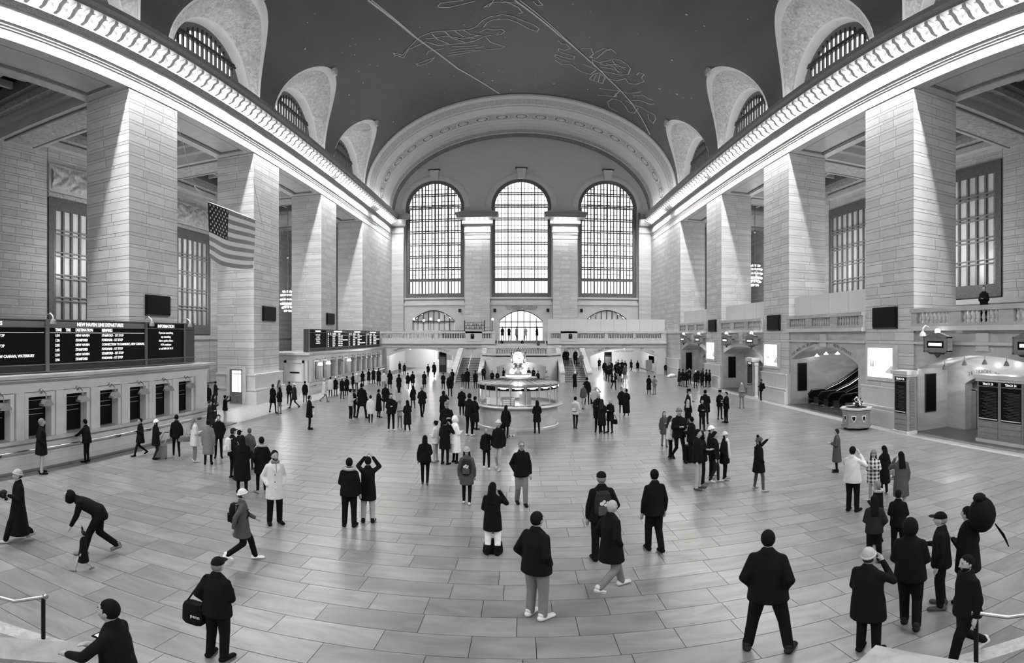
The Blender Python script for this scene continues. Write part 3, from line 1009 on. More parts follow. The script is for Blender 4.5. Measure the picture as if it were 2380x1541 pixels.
for s in (-1, 1):
    aw = thing('wall_' + SIDE[s], 'outer aisle wall with tall grille windows behind the %s pillars' % SIDE[s], 'wall', (s * XO, 0, 0), kind='structure')
    q0, q1 = sorted((s * (XO - .22), s * (XO + .4)))
    MB().box((q0, YE, 0), (q1, YW, ZA + 2.4)).build('wall_core', 'mortar', aw)
    hw, z0, z1 = (3.68, 4.6, 13.9) if s < 0 else (4.3, 7.1, 16.5)
    bl = []
    rnd = random.Random(9 + s)
    for k in range(-1, 4):
        e0 = BAYC[k + 1] + hw + .05 if k > -1 else YE
        e1 = BAYC[k + 2] - hw - .05
        bl += face_blocks(s, e0, e1, XO - .3, 1, .1, ZA + .6, rnd, .08, False)
        c = BAYC[k + 2]
        bl += face_blocks(s, c - hw, c + hw, XO - .28, 1, .1, z0 - .05, rnd, .06, False)
        bl += face_blocks(s, c - hw, c + hw, XO - .28, 1, z1 + .05, ZA + .6, rnd, .06, False)
    bl += face_blocks(s, BAYC[5] + hw + .05, YW, XO - .3, 1, .1, ZA + .6, rnd, .08, False)
    joined_blocks('stone_courses', 'stone_joined', bl, aw)
    q0, q1 = sorted((s * (XO - .75), s * (XO - .2)))
    MB().box((q0, YE, ZA + .55), (q1, YW, ZA + .95)).build('wall_moulding', 'stone_plain', aw)
    q0, q1 = sorted((s * (XO - .45), s * (XO - .2)))
    MB().box((q0, YE, z0 - .45), (q1, YW, z0 - .1)).build('sill_moulding', 'stone_plain', aw)
    for bi in (2, 3, 4, 5):
        c = BAYC[bi]
        aisle_window(s, c, hw, z0, z1, 8 if s < 0 else 9, 'tall grille window in the %s aisle wall, %s behind the pillars' % (SIDE[s], {2: 'first visible', 3: 'second visible', 4: 'third visible', 5: 'last'}[bi]))
        if s < 0:        # carved frieze panel above the window
            MB().box((-XO + .2, c - hw, 14.35), (-XO + .45, c + hw, 16.3)).build('frieze_frame', 'stone_plain', aw)
            g = []
            for i in range(61):
                row = []
                for j in range(17):
                    yy, zz = c - hw + .2 + (2 * hw - .4) * i / 60, 14.5 + 1.65 * j / 16
                    d = .15 * abs(math.sin((yy - c) * 2.1 + math.sin(zz * 4))) * math.sin(math.pi * j / 16) ** .5 + .12 * mnoise.noise(Vector((yy * 3, zz * 3, 1)))
                    r = math.hypot(abs(yy - c) - 0.0, (zz - 15.32))
                    if r < .8:
                        d += .12 * (1 + math.cos(r * 14)) * (1 - r / .8)
                    row.append((-XO + .47 + d, yy, zz))
                g.append(row)
            MB().rings(g, 0, cap=False, close=False).build('frieze_relief', 'ornament_light', aw, smooth=True)
            MB().box((-XO + .2, c - hw, 14.0), (-XO + .4, c + hw, 14.25)).build('dentil_band', 'ornament', aw)

# ---- right side, between the pillars: track gates, escalator hall, balcony above
for k in range(0, 4):
    b0, a1 = pil(k - 1)[1], pil(k)[0]
    met = k == 1
    rw = thing('wall_bay', {0: 'marble wall and arched gate recess of tracks 26 and 25, right side', 1: 'arched wall of the escalator hall between the two nearest right pillars', 2: 'marble wall with arched track gate, third bay on the right', 3: 'marble wall with arched track gate, farthest bay on the right'}[k], 'wall', (16.9, b0, 0), kind='structure')
    h1, h0 = a1 - .14, a1 - .14 - (8.1 if not met else 7.6)
    arch_wall(MB(), 'x', 16.9, b0, a1, 0, 4.75, [(h0, h1, 0, 2.95, .72 if not met else .9)], depth=1.95 if not met else .5, n=22).build('face', 'marble', rw)
    MB().box((16.72, b0, 4.1), (17.0, a1, 4.22)).box((16.8, (b0 + a1) / 2 - .35, 3.85), (17.0, (b0 + a1) / 2 + .35, 4.6)).build('face_moulding', 'stone_plain', rw)
    # balcony slab and parapet
    MB().box((16.55, b0, 4.72), (XO, a1, 4.92)).build('balcony_floor', 'stone_plain', rw)
    m = MB().box((16.62, b0, 4.92), (16.95, a1, 5.05)).box((16.55, b0, 5.55), (17.0, a1, 5.74))
    nseg = 3
    w = (a1 - b0) / nseg
    for j in range(nseg):
        p, q = b0 + w * j + .38, b0 + w * (j + 1) - .38
        m.box((16.64, b0 + w * j, 5.05), (16.93, p, 5.55)).box((16.64, q, 5.05), (16.93, b0 + w * (j + 1), 5.55))
        n = int((q - p) / .235)
        for i in range(n):
            baluster(16.78, p + (q - p) * (i + .5) / n, 5.05, rw, .5)
    m.build('parapet', 'marble', rw)
    if k >= 1:
        hb = thing('hoarding', {1: 'white construction hoarding on the balcony above the escalator arch', 2: 'white hoarding on the balcony between the second and third right pillars', 3: 'white hoarding on the farthest bay of the right balcony'}[k], 'hoarding', (17.25, (b0 + a1) / 2, 4.92))
        for j in range(4):
            piece('hoarding_panel', 'hoarding', (17.2, b0 + .1 + (a1 - b0 - .2) * j / 4 + .01, 4.92), (17.28, b0 + .1 + (a1 - b0 - .2) * (j + 1) / 4 - .01, 7.0), hb)
    if met:
        MB().box((17.4, h1, 0), (27, h1 + .3, 5)).build('hall_wall', 'marble', rw)
        MB().box((17.4, h0 - .3, 0), (27, h0, 5)).build('hall_wall', 'marble', rw)
        MB().box((26.6, h0, 0), (27, h1, 5)).build('hall_end', 'marble', rw)
        g = [[(xx, h0 + (h1 - h0) * i / 16, 2.97 + .95 * (1 - (2 * i / 16 - 1) ** 2) + (xx - 17.4) * .12) for i in range(17)] for xx in (17.35, 27)]
        MB().rings(g, 0, cap=False, close=False).build('hall_vault', 'marble', rw, smooth=True)
        for body, c0 in (('THE METLIFE BUILDING', 30.0), ('45TH STREET', 25.7)):
            n = len(body)
            for i, ch in enumerate(body):
                yv = c0 - (i - n / 2 + .5) * .165
                q = (yv - (h0 + h1) / 2) / ((h1 - h0) / 2)
                if ch != ' ':
                    text(ch, (16.86, yv, 2.95 + .9 * (1 - q * q) + .22), .25, '-x', rw, 'carved', 'CENTER', tilt=math.atan(2 * .9 * q / ((h1 - h0) / 2)))
    else:
        arch_wall(MB(), 'x', 18.85, h0, h1, 0, 3.8, [(h1 - 3.9, h1 - 1.2, 0, 2.2, .42)], depth=.55, n=14).build('recess_back', 'marble', rw)
        if k == 0:
            body = '26 TRACKS 25'
            for i, ch in enumerate(body):
                yv = h1 - 2.4 - (i - 5.5) * .165
                if ch != ' ':
                    text(ch, (18.82, yv, 2.84 - .02 * (i - 5.5) ** 2 * .25), .25, '-x', rw, 'carved', 'CENTER', tilt=-(i - 5.5) * .012)
        d = thing('door_%d' % (k + 10), 'bronze track gate with ornate fanlight in the %s track recess on the right' % {0: 'nearest', 2: 'third-bay', 3: 'farthest'}[k], 'door', (19.4, h1 - 2.5, 0), kind='structure')
        ya, yb = h1 - 3.9, h1 - 1.2
        MB().box((19.42, ya, 0), (19.5, yb, 2.7)).build('backing', 'dark_grey', d)
        MB().box((19.36, ya, 1.95), (19.42, yb, 2.62)).build('fanlight_grille', 'grille', d)
        lt = MB()
        lt.rings([[(19.33, (ya + yb) / 2 + r * math.cos(2 * math.pi * i / 24), 2.22 + r * math.sin(2 * math.pi * i / 24)) for i in range(24)] for r in (.34, .40)], 0, cap=False)
        lt.build('fanlight_ring', 'brass_dark', d)
        MB().box((19.3, ya, 1.85), (19.44, yb, 1.97)).box((19.3, ya, 0), (19.44, ya + .12, 1.9)).box((19.3, yb - .3, 0), (19.44, yb, 1.9)).build('frame', 'wood', d)
        lf = MB().box((19.34, yb - 1.25, .05), (19.4, yb - .32, 1.85)).build('leaf', 'steel', d)
        for j in range(3 if k == 0 else 0):
            MB().box((19.33, yb - .6 - j * .25, 1.45), (19.34, yb - .42 - j * .25, 1.75)).build('notice', 'white', lf)
        MB().box((19.36, ya + .14, .05), (19.4, yb - 1.35, 1.85)).build('leaf', 'grey', d)
    # black panel on the jamb or hall wall
    sc = thing('wall_screen', 'tall narrow black screen on the wall of the %s' % {0: 'nearest track recess', 1: 'escalator hall', 2: 'third-bay track recess', 3: 'farthest track recess'}[k], 'screen', (17.7, h1 - .02, .9))
    MB().box((17.4, h1 - .06, .9), (18.02, h1, 2.66)).build('panel', 'screen', sc)
    MB().box((17.36, h1 - .05, .86), (18.06, h1 - .002, 2.70)).build('bezel', 'dark_grey', sc)
MB().box((16.6, pil(3)[0], 4.72), (X + .1, YW, 4.92)).build('trim_1', 'stone_plain', kind='structure')

# ---- far stairs either side of the bowed landing
for s in (-1, 1):
    st = thing('staircase', '%s flight of grey stone steps rising to the far landing' % SIDE[s], 'stairs', (s * 5.3, 53, 0))
    x0, x1 = sorted((s * 4.15, s * 6.35))
    for i in range(14):
        piece('step', 'step', (x0, 53 + .47 * i, 0), (x1, 59.6, .15 * (i + 1)), st)
        piece('nosing', 'pale', (x0, 53 + .47 * i - .02, .15 * (i + 1) - .015), (x1, 53 + .47 * i + .05, .15 * (i + 1) + .004), st)
    for xx, w in ((6.35, .42), (3.75, .40)):
        q0, q1 = sorted((s * xx, s * (xx + w)))
        MB().prism([(52.6, 0), (52.6, .95), (53.2, 1.05), (59.6, 3.1), (60.4, 3.1), (60.4, 0)], 'x', q0, q1).build('parapet', 'stone_plain', st)
        MB().prism([(52.5, .95), (53.2, 1.08), (59.6, 3.14), (59.6, 3.0), (53.2, .96), (52.5, .83)], 'x', q0 - .05, q1 + .05).build('coping', 'marble', st)
    MB().tube([(s * 5.25, 52.9, 0), (s * 5.25, 52.9, .85), (s * 5.25, 59.6, 3.0), (s * 5.25, 59.9, 3.0)], .045, 8).build('handrail', 'brass', st)
    MB().tube([(s * 6.2, 52.4, .75), (s * 6.2, 53.0, .9), (s * 6.2, 59.5, 2.95)], .04, 8).build('handrail', 'brass', st)
lb = thing('wall_landing', 'bowed stone landing with balustrade and low arch under the far stairs', 'landing', (0, 55, 0), kind='structure')
pts = [(-4.1, 60.4), (-4.1, 57.2), (-3.6, 55.9), (-2.6, 55.1), (2.6, 55.1), (3.6, 55.9), (4.1, 57.2), (4.1, 60.4)]
arch_wall(MB(), 'y', 55.1, -2.6, 2.6, 0, 2.5, [(-2.5, 2.5, 0, 1.35, .55)], depth=1.1, n=16).build('front', 'stone_plain', lb)
for half in (pts[:4], pts[4:]):
    m = MB()
    for (a, b), (c, d) in zip(half, half[1:]):
        m.face([(a, b, 0), (c, d, 0), (c, d, 2.5), (a, b, 2.5)])
    m.build('curved_side', 'stone_plain', lb)
MB().prism(pts, 'z', 2.38, 2.5).build('landing_floor', 'floor_far', lb)
MB().box((-4.1, 60.4, 0), (4.1, 60.6, 2.4)).build('back_wall', 'pale', lb)
MB().box((-3.2, 58.6, 0), (3.2, 58.7, 2.35)).build('lower_wall', 'pale', lb)
for z0, z1, gr in ((2.5, 2.68, .04), (3.26, 3.48, .08)):
    q = [(a * (1 + gr * .2), b - gr * 2) for a, b in pts[1:-1]] + [(a * .93, b + .3) for a, b in reversed(pts[1:-1])]
    MB().prism(q, 'z', z0, z1).build('rail', 'stone_plain', lb)
for xx in (-2.75, 2.75):
    MB().box((xx - .22, 54.98, 2.5), (xx + .22, 55.4, 3.3)).build('pedestal', 'stone_plain', lb)
for i in range(20):
    baluster(-2.4 + 4.8 * (i + .5) / 20, 55.2, 2.68, lb, .58)
point_light('lower_level_light', (0, 57.4, 1.9), 90, .3)
us = thing('staircase', 'short upper flight of steps to the glazed far doorway', 'stairs', (0, 62, 2.5))
for i in range(9):
    piece('step', 'step', (-2.9, 61 + .5 * i, 2.4), (2.9, 66.4, 2.5 + .155 * (i + 1)), us)
    piece('nosing', 'pale', (-2.9, 61 + .5 * i - .02, 2.49 + .155 * (i + 1)), (2.9, 61 + .5 * i + .05, 2.504 + .155 * (i + 1)), us)
for s in (-1, 1):
    MB().tube([(s * 2.75, 61, 3.3), (s * 2.75, 65.5, 4.7)], .05, 8).tube([(s * 2.75, 61.05, 2.5), (s * 2.75, 61.05, 3.3)], .05, 8).build('handrail', 'brass', us)
hb = thing('hoarding', 'long white construction hoarding behind the right half of the far balcony', 'hoarding', (9.8, 62.6, 3.9))
for j in range(9):
    piece('hoarding_panel', 'hoarding', (3.0 + 13.6 * j / 9 + .01, 62.45, 3.9), (3.0 + 13.6 * (j + 1) / 9 - .01, 62.53, 6.38), hb)

# ---- foreground: stone balustrades of the viewer's own stair
for s in (-1, 1):
    nb_ = thing('balustrade', 'curving pale stone balustrade at the bottom left corner' if s < 0 else 'pale stone parapet end at the bottom right corner', 'balustrade', (s * 3.9, 3.8, 0))
    path = [(-3.62, 4.02), (-4.05, 3.72), (-4.5, 3.32), (-5.0, 2.8), (-5.4, 2.2)] if s < 0 else [(3.18, 4.42), (3.45, 3.9), (3.75, 3.3), (4.1, 2.6)]
    def offs(d):
        out = []
        for i, p in enumerate(path):
            a, b = Vector(path[max(i - 1, 0)]), Vector(path[min(i + 1, len(path) - 1)])
            t = (b - a).normalized()
            out.append((p[0] - t.y * d, p[1] + t.x * d))
        return out
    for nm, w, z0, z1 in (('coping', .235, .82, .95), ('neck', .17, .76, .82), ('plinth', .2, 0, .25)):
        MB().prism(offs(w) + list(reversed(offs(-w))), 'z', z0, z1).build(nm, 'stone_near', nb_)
    n = 12
    for i in range(n):
        f = (i + .5) / n * (len(path) - 1)
        j = int(f)
        p, q = Vector(path[j]), Vector(path[j + 1])
        c = p.lerp(q, f - j)
        baluster(c.x, c.y, .25, nb_, .52)
    hr = thing('handrail', 'slim metal handrail on a black post at the %s edge of the picture' % SIDE[s], 'handrail', ((-5.6, 4.76, 0) if s < 0 else (4.86, 4.5, 0)))
    if s < 0:
        MB().tube([(-5.6, 4.76, 0), (-5.6, 4.76, .72)], .03, 8).build('post', 'black', hr)
        MB().tube([(-5.58, 4.78, .74), (-5.9, 4.5, .62), (-6.9, 4.1, .66), (-8.2, 3.6, .7)], .028, 8).ball((-5.58, 4.78, .74), .045, 8, 6).build('rail', 'rail_steel', hr)
    else:
        MB().tube([(4.86, 4.5, 0), (4.86, 4.5, .86)], .03, 8).build('post', 'black', hr)
        MB().tube([(4.82, 4.5, .88), (5.1, 4.2, .8), (5.7, 3.8, .8), (7.2, 3.1, .8)], .028, 8).ball((4.82, 4.5, .88), .045, 8, 6).build('rail', 'rail_steel', hr)
    q = [(-8.5, 4.1), (-6.45, 4.62), (-5.3, 4.95), (-4.2, 5.0), (-4.2, 4.75), (-5.3, 4.68), (-6.45, 4.3), (-8.5, 3.7)] if s < 0 else [(8.5, 4.0), (5.9, 4.55), (4.8, 4.85), (4.0, 4.85), (4.0, 4.6), (4.8, 4.55), (5.9, 4.25), (8.5, 3.6)]
    MB().prism(q, 'z', -.012, .004).build('floor_strip', 'floor_light', fl)
# ================================================================ THINGS ON THE LEFT
def ticket_window(t, xf, c, w, dark=True, lit=False):
    """One window of a ticket booth: frame with glass and bars, lamp bracket with its shade."""
    fr = MB()
    fr.box((xf - .3, c - w / 2 - .16, 1.06), (xf + .04, c - w / 2, 2.6)).box((xf - .3, c + w / 2, 1.06), (xf + .04, c + w / 2 + .16, 2.6)).box((xf - .3, c - w / 2, 2.45), (xf + .04, c + w / 2, 2.6))
    fr = fr.build('window_frame', 'stone_plain', t)
    MB().box((xf - .32, c - w / 2, 1.08), (xf - .28, c + w / 2, 2.45)).build('window_glass', 'screen' if dark else 'glass_lit', fr)
    for z in (2.0, 1.82, 2.3):
        piece('window_bar', 'brass_dark', (xf - .28, c - w / 2 + .03, z - .012), (xf - .25, c + w / 2 - .12, z + .012), fr)
    br_ = MB().tube([(xf, c + .05, 2.58), (xf + .12, c + .05, 2.66), (xf + .28, c + .05, 2.56), (xf + .3, c + .05, 2.40)], .018, 6).ball((xf + .02, c + .05, 2.62), (.05, .1, .09), 8, 5)
    br_ = br_.build('lamp_bracket', 'brass_dark', t)
    MB().box((xf + .16, c - .16, 2.16), (xf + .44, c + .26, 2.24)).prism([(c - .16, 2.24), (c + .26, 2.24), (c + .12, 2.38), (c - .02, 2.38)], 'x', xf + .18, xf + .42).build('lamp_shade', 'brass' if not lit else 'lamp_white', br_)


def ticket_booth(xf, ya, yb, wins, label, w=1.0, lit=()):
    t = thing('ticket_booth', label, 'ticket booth', (xf, (ya + yb) / 2, 0))
    back = xf - 3.3
    MB().box((back, ya + .02, 0), (xf - .33, yb - .02, 3.0)).build('core', 'stone_plain', t)
    MB().box((back, ya, 0), (xf + .12, yb + .12, .2)).box((back, ya, .2), (xf + .05, yb + .05, .46)).box((back, ya, .46), (xf, yb, .94)).build('base', 'stone_plain', t)
    MB().box((back, ya, .94), (xf + .16, yb + .1, 1.06)).build('ledge', 'marble', t)
    MB().box((back, ya, 2.62), (xf, yb, 2.95)).box((back, ya, 2.95), (xf + .07, yb + .07, 3.02)).build('frieze', 'stone_plain', t)
    MB().box((back, ya, 3.02), (xf + .2, yb + .2, 3.1)).box((back, ya, 3.1), (xf + .3, yb + .3, 3.2)).build('cornice', 'marble', t)
    e = [ya] + [c for c in wins] + [yb]
    for i, c in enumerate(wins):
        ticket_window(t, xf, c, w, lit=i in lit)
    mids = [ya + .2] + [(p + q) / 2 for p, q in zip(wins, wins[1:])] + [wins[-1] + .95]
    for c in mids:
        if c < yb:
            piece('pilaster', 'stone_plain', (xf - .33, c - .17, 1.06), (xf + .09, c + .17, 2.62), t)
    for a, b in zip([ya] + [c + w / 2 + .16 for c in wins], [c - w / 2 - .16 for c in wins] + [yb]):
        if b > a:
            piece('wall_slab', 'stone_plain', (xf - .34, a, 1.06), (xf - .02, b, 2.62), t)
    r = MB().tube([(xf + .26, ya + .2, .72), (xf + .26, yb - .2, .72)], .03, 8)
    r.build('rail', 'steel', t)
    n = int((yb - ya) / 1.75)
    for i in range(n):
        c = ya + (yb - ya) * (i + .5) / n
        MB().tube([(xf, c, .62), (xf + .2, c, .62), (xf + .26, c, .7)], .025, 6).build('rail_bracket', 'iron', t)
    return t


tb = ticket_booth(-14.2, 5.5, 22.2, [8.3, 10.15, 11.9, 13.6, 15.3, 17.0, 18.65, 20.3], 'near stone ticket booth with dark windows under the departures board')
fb = ticket_booth(-15.8, 39.0, 61.5, [40.6 + 1.85 * i for i in range(11)], 'far stone ticket booth with a row of windows and glowing lamps', 1.0, lit=(0, 1, 4))
# end face of the far booth
MB().box((-18.9, 38.86, 0), (-15.8, 39.0, 3.0)).box((-19.2, 38.6, 3.0), (-15.6, 39.0, 3.2)).box((-19.0, 38.75, 0), (-15.7, 39, .9)).build('end_wall', 'stone_plain', fb)
MB().box((-17.55, 38.8, .95), (-16.25, 38.9, 2.4)).build('end_glass', 'glass_aisle', fb)
MB().box((-17.75, 38.7, .9), (-17.55, 38.9, 2.6)).box((-16.25, 38.7, .9), (-16.05, 38.9, 2.6)).box((-17.75, 38.7, 2.4), (-16.05, 38.9, 2.6)).build('end_frame', 'stone_plain', fb)
MB().box((-17.3, 38.78, 1.6), (-16.5, 38.8, 1.72)).build('end_slot', 'black', fb)
for xx in (-18.6, -15.95):
    MB().box((xx - .15, 38.7, .9), (xx + .15, 38.9, 2.62)).build('end_pilaster', 'stone_plain', fb)


def board(x, panels, z0, z1, label, ye):
    """Departure board standing on a ticket booth. panels: (y0, y1, header, columns, rows)."""
    t = thing('departure_board', label, 'departure board', (x, (panels[0][0] + ye) / 2, z0))
    MB().box((x - .5, panels[0][0], z0), (x - .06, ye, z1)).build('cabinet', 'dark_grey', t)
    h = z1 - z0
    for y0, y1, head, cols, rows, hb in panels:
        dp = MB().box((x - .06, y0 + .06, z0 + .28 * h * .5), (x - .03, y1 - .06, z1 - .26)).build('display', 'board', t)
        hp = MB().box((x - .06, y0 + .06, z1 - .25), (x - .02, y1 - .06, z1 - .06)).build('header', hb, t)
        lv = MB()
        for i in range(6):
            lv.box((x - .06, y0 + .1, z0 + .05 + .028 * i), (x - .035, y1 - .1, z0 + .062 + .028 * i))
        lv.build('louvre', 'dark_grey', t, kind='stuff')
        text(head, (x - .015, (y0 + y1) / 2 if cols else (y0 + y1) / 2, z1 - .155), .19 * h / 1.85, '+x', hp, 'letter', 'CENTER', .95, bold=.004)
        if cols:
            for (cy, ct) in cols:
                text(ct, (x - .02, y0 + cy, z1 - .36), .15 * h / 1.85, '+x', dp, 'letter', 'LEFT', .95, bold=.004)
            fr = MB()
            for a, b, c, d in ((y0 + .1, y1 - .1, z1 - .275, z1 - .265), (y0 + .1, y1 - .1, z1 - .465, z1 - .455)):
                fr.box((x - .03, a, c), (x - .02, b, d))
            fr.build('header_rule', 'letter', t)
        for r, row in enumerate(rows):
            zz = z1 - .56 - .175 * r * h / 1.85
            if isinstance(row, str):
                text(row, (x - .02, (y0 + y1) / 2, zz + .12), .135 * h / 1.85, '+x', dp, 'letter', 'CENTER', .92)
            else:
                for (cy, _), tx in zip(cols, row):
                    if tx:
                        text(tx, (x - .02, y0 + cy, zz), .135 * h / 1.85, '+x', dp, 'letter', 'LEFT', .92, bold=.002)
        for yy in (y0, y1):
            piece('upright', 'board_frame', (x - .06, yy - .045, z0), (x + .02, yy + .045, z1), t)
    for zz in (z0 + .02, z0 + .27, z1 - .26, z1):
        piece('frame_rail', 'board_frame', (x - .06, panels[0][0], zz - .02), (x + .012, ye, zz + .02), t)
    return t


C4 = [(.35, 'TIME'), (.85, 'TRK'), (1.35, 'DESTINATION'), (2.75, 'REMARKS')]
NH = [('1:34', '', 'NEW HAVEN', 'STAMFORD - 1ST STOP'), ('1:36', '', 'STAMFORD', 'FORDHAM - 1ST STOP'), ('2:02', '', 'NEW HAVEN', 'CONNECTION TO DANBURY, NEW CANAAN, SLE'),
      ('2:05', '', 'STAMFORD', 'FORDHAM - 1ST STOP'), ('2:34', '', 'NEW HAVEN', 'STAMFORD - 1ST STOP'), ('2:36', '', 'STAMFORD', 'FORDHAM - 1ST STOP')]
HL = [('1:20', '', 'SOUTHEAST', 'WHITE PLAINS - 1ST STOP'), ('1:25', '', 'NORTH WHITE PLAINS', 'LOCAL STOP'), ('1:48', '', 'SOUTHEAST', 'WHITE PLAINS - 1ST STOP'), ('1:55', '', 'CRESTWOOD', 'LOCAL STOP'),
      ('2:07', '', 'NEW HAVEN', 'CONNECTION TO NEW CANAAN, WATERBURY'), ('2:20', '', 'SOUTHEAST', 'LOCAL STOP')]
INFO = ['If you see something,', 'say something.', 'Alert a police officer,', 'MTA employee', 'or call 888-692-9117']
board(-14.65, [(6.6, 12.6, 'HARLEM LINE DEPARTURES', C4, HL, 'board_grey'), (12.68, 18.1, 'NEW HAVEN LINE DEPARTURES', C4, NH, 'board_grey'), (18.15, 20.95, 'INFORMATION', None, INFO, 'board')], 3.22, 5.06, 'near black departures board above the ticket windows, white lettering', 21.85)
C4b = [(.3, 'TIME'), (.85, 'TRK'), (1.5, 'DESTINATION'), (3.0, 'REMARKS')]
board(-16.0, [(39.6, 43.4, 'INFORMATION', None, INFO, 'board'), (43.5, 49.3, 'HUDSON LINE DEPARTURES', C4b, NH, 'board_grey'), (49.4, 55.2, 'HARLEM LINE DEPARTURES', C4b, HL, 'board_grey'), (55.3, 60.9, 'NEW HAVEN LINE DEPARTURES', C4b, NH, 'board_grey')], 3.22, 5.0, 'far black departures board above the second ticket booth', 61.2)
for i, (yy, lbl) in enumerate(((12.64, 'between its two largest panels'), (18.12, 'at the corner of the information panel'), (20.95, 'at the right end of the near board'))):
    t = thing('floodlight', 'gooseneck lamp on the near departures board, %s' % lbl, 'lamp', (-14.6, yy, 5.06))
    MB().tube([(-14.75, yy, 5.06), (-14.7, yy, 5.22), (-14.5, yy, 5.28), (-14.36, yy, 5.18), (-14.34, yy, 5.08)], .022, 7).build('arm', 'steel', t)
    MB().lathe([(.03, .1), (.1, .02), (.12, -.1), (.02, -.14)], (-14.34, yy, 5.0), 12).build('shade', 'grey', t)

# flag hanging by a wire in front of the second left pillar
t = thing('flag', 'large striped flag with stars hanging near the second left pillar', 'flag', (-15.0, 26.0, 8.5))


def flagpt(f, g):
    yy = 23.5 + 5.14 * f
    zz = 11.36 - 2.9 * g + (-.16 * math.sin(math.pi * f) * g * 1.6)
    return (-15.0 + .10 * math.sin(9 * f + 2 * g) * (.2 + g), yy, zz)


NS = 13
for i in range(NS):
    f0 = .405 if i < 7 else 0
    rows_ = []
    for g in (i / NS, (i + .5) / NS, (i + 1) / NS):
        rows_.append([flagpt(f0 + (1 - f0) * q / 24, g) for q in range(25)])
    MB().rings(rows_, 0, cap=False, close=False).build('stripe', 'grey' if i % 2 == 0 else 'white', t, smooth=True)
rows_ = [[flagpt(.405 * q / 12, 7 / 13 * r / 8) for q in range(13)] for r in range(9)]
MB().rings(rows_, 0, cap=False, close=False).build('canton', 'black', t, smooth=True)
for r in range(9):
    for c in range(6 if r % 2 == 0 else 5):
        f, g = .405 * ((c + (.5 if r % 2 == 0 else 1.0)) / 6), 7 / 13 * (r + .6) / 9.2
        p = flagpt(f, g)
        for e in (.012,):
            st_ = [(p[0] + e, p[1] + (.085 if j % 2 == 0 else .036) * math.sin(math.pi * j / 5), p[2] + (.085 if j % 2 == 0 else .036) * math.cos(math.pi * j / 5)) for j in range(10)]
            MB().face(st_).build('star', 'white', t)
MB().tube([(-15.0, 22.3, 11.95), (-15.0, 23.5, 11.39), (-15, 28.64, 11.39), (-15, 29.6, 11.2)], .02, 5).build('wire', 'steel', t)
MB().tube([(-15.0, 22.3, 11.95), (-16.77, 22.3, 18.2)], .012, 5).build('hanging_wire', 'steel', t)
MB().tube([(-15.0, 29.6, 11.2), (-16.77, 30.2, 18.2)], .012, 5).build('hanging_wire', 'steel', t)

# black screens on the pillar faces
for s in (-1, 1):
    for k in range(3):
        a = pil(k)[0]
        y0, y1 = (a + 1.2, a + 3.05)
        z0, z1 = (5.55, 6.46) if s < 0 else (4.92, 5.88)
        t = thing('wall_television', 'blank black television on the %s pillar of the %s side' % (('nearest', 'second', 'third')[k], SIDE[s]), 'television', (s * X, (y0 + y1) / 2, z0))
        q0, q1 = sorted((s * (X - .1), s * (X - .16)))
        MB().box((q0, y0, z0), (q1, y1, z1)).build('screen', 'screen', t)
        q0, q1 = sorted((s * (X), s * (X - .1)))
        MB().box((q0, y0 - .03, z0 - .08), (q1, y1 + .03, z1 + .03)).build('housing', 'black', t)
        q0, q1 = sorted((s * (X - .1), s * (X - .14)))
        MB().box((q0, y0, z0 - .07), (q1, y1, z0 - .02)).build('lower_bezel', 'dark_grey', t)

# small door in the foot of the second left pillar
t = thing('door_2', 'narrow glazed door in the base of the second left pillar', 'door', (-17.9, 31.5, 0), kind='structure')
ya = pil(1)[0] - .42
MB().box((-18.6, ya - .03, 0), (-18.38, ya + .1, 2.5)).box((-17.42, ya - .03, 0), (-17.2, ya + .1, 2.5)).box((-18.38, ya - .03, 2.28), (-17.42, ya + .1, 2.5)).build('frame', 'stone_plain', t)
MB().box((-18.38, ya - .01, .05), (-17.42, ya + .03, 2.28)).build('leaf', 'bronze', t)
for i in range(3):
    for j, (a, b) in enumerate(((.8, 1.95), (2.0, 2.2))):
        piece('pane', 'glass_lit', (-18.2 + .24 * i, ya - .025, a), (-18.0 + .24 * i, ya - .01, b), t)

# chandeliers in the aisles


def chandelier(x, y, zc, label, power):
    t = thing('chandelier', label, 'chandelier', (x, y, zc))
    MB().tube([(x, y, zc + 1.2), (x, y, ZA + 1.9)], .035, 6).ball((x, y, zc + 4.6), .2, 10, 6).build('chain', 'brass_dark', t)
    MB().lathe([(.05, 1.25), (.2, 1.15), (.3, .95), (.62, .8), (.66, .6), (.6, .3), (.66, .1), (.6, -.3), (.62, -.5), (.4, -.8), (.3, -1.1), (.05, -1.25)], (x, y, zc), 20).build('body', 'brass', t)
    for r, z, n in ((.5, .95, 10), (.72, .55, 16), (.74, .1, 16), (.72, -.35, 16), (.58, -.75, 12), (.36, -1.1, 8)):
        m = MB()
        for i in range(n):
            an = 2 * math.pi * i / n
            m.ball((x + r * math.cos(an), y + r * math.sin(an), zc + z), .085, 6, 5)
        m.build('bulb_ring', 'bulb', t, kind='stuff')
    point_light('chandelier_light', (x, y, zc + .2), power, 1.3)


for s in (-1, 1):
    chandelier(s * 23.6, 52.4, 8.15 if s < 0 else 10.85, 'glowing chandelier hanging beyond the third pillar on the %s side' % SIDE[s], 750)
    chandelier(s * 23.55, 40.03, 8.9 if s < 0 else 10.2, 'glowing chandelier mostly hidden by the second pillar on the %s side' % SIDE[s], 750)
    chandelier(s * 23.55, 27.6, 9.5, 'chandelier hidden behind the nearest pillar on the %s side' % SIDE[s], 750)

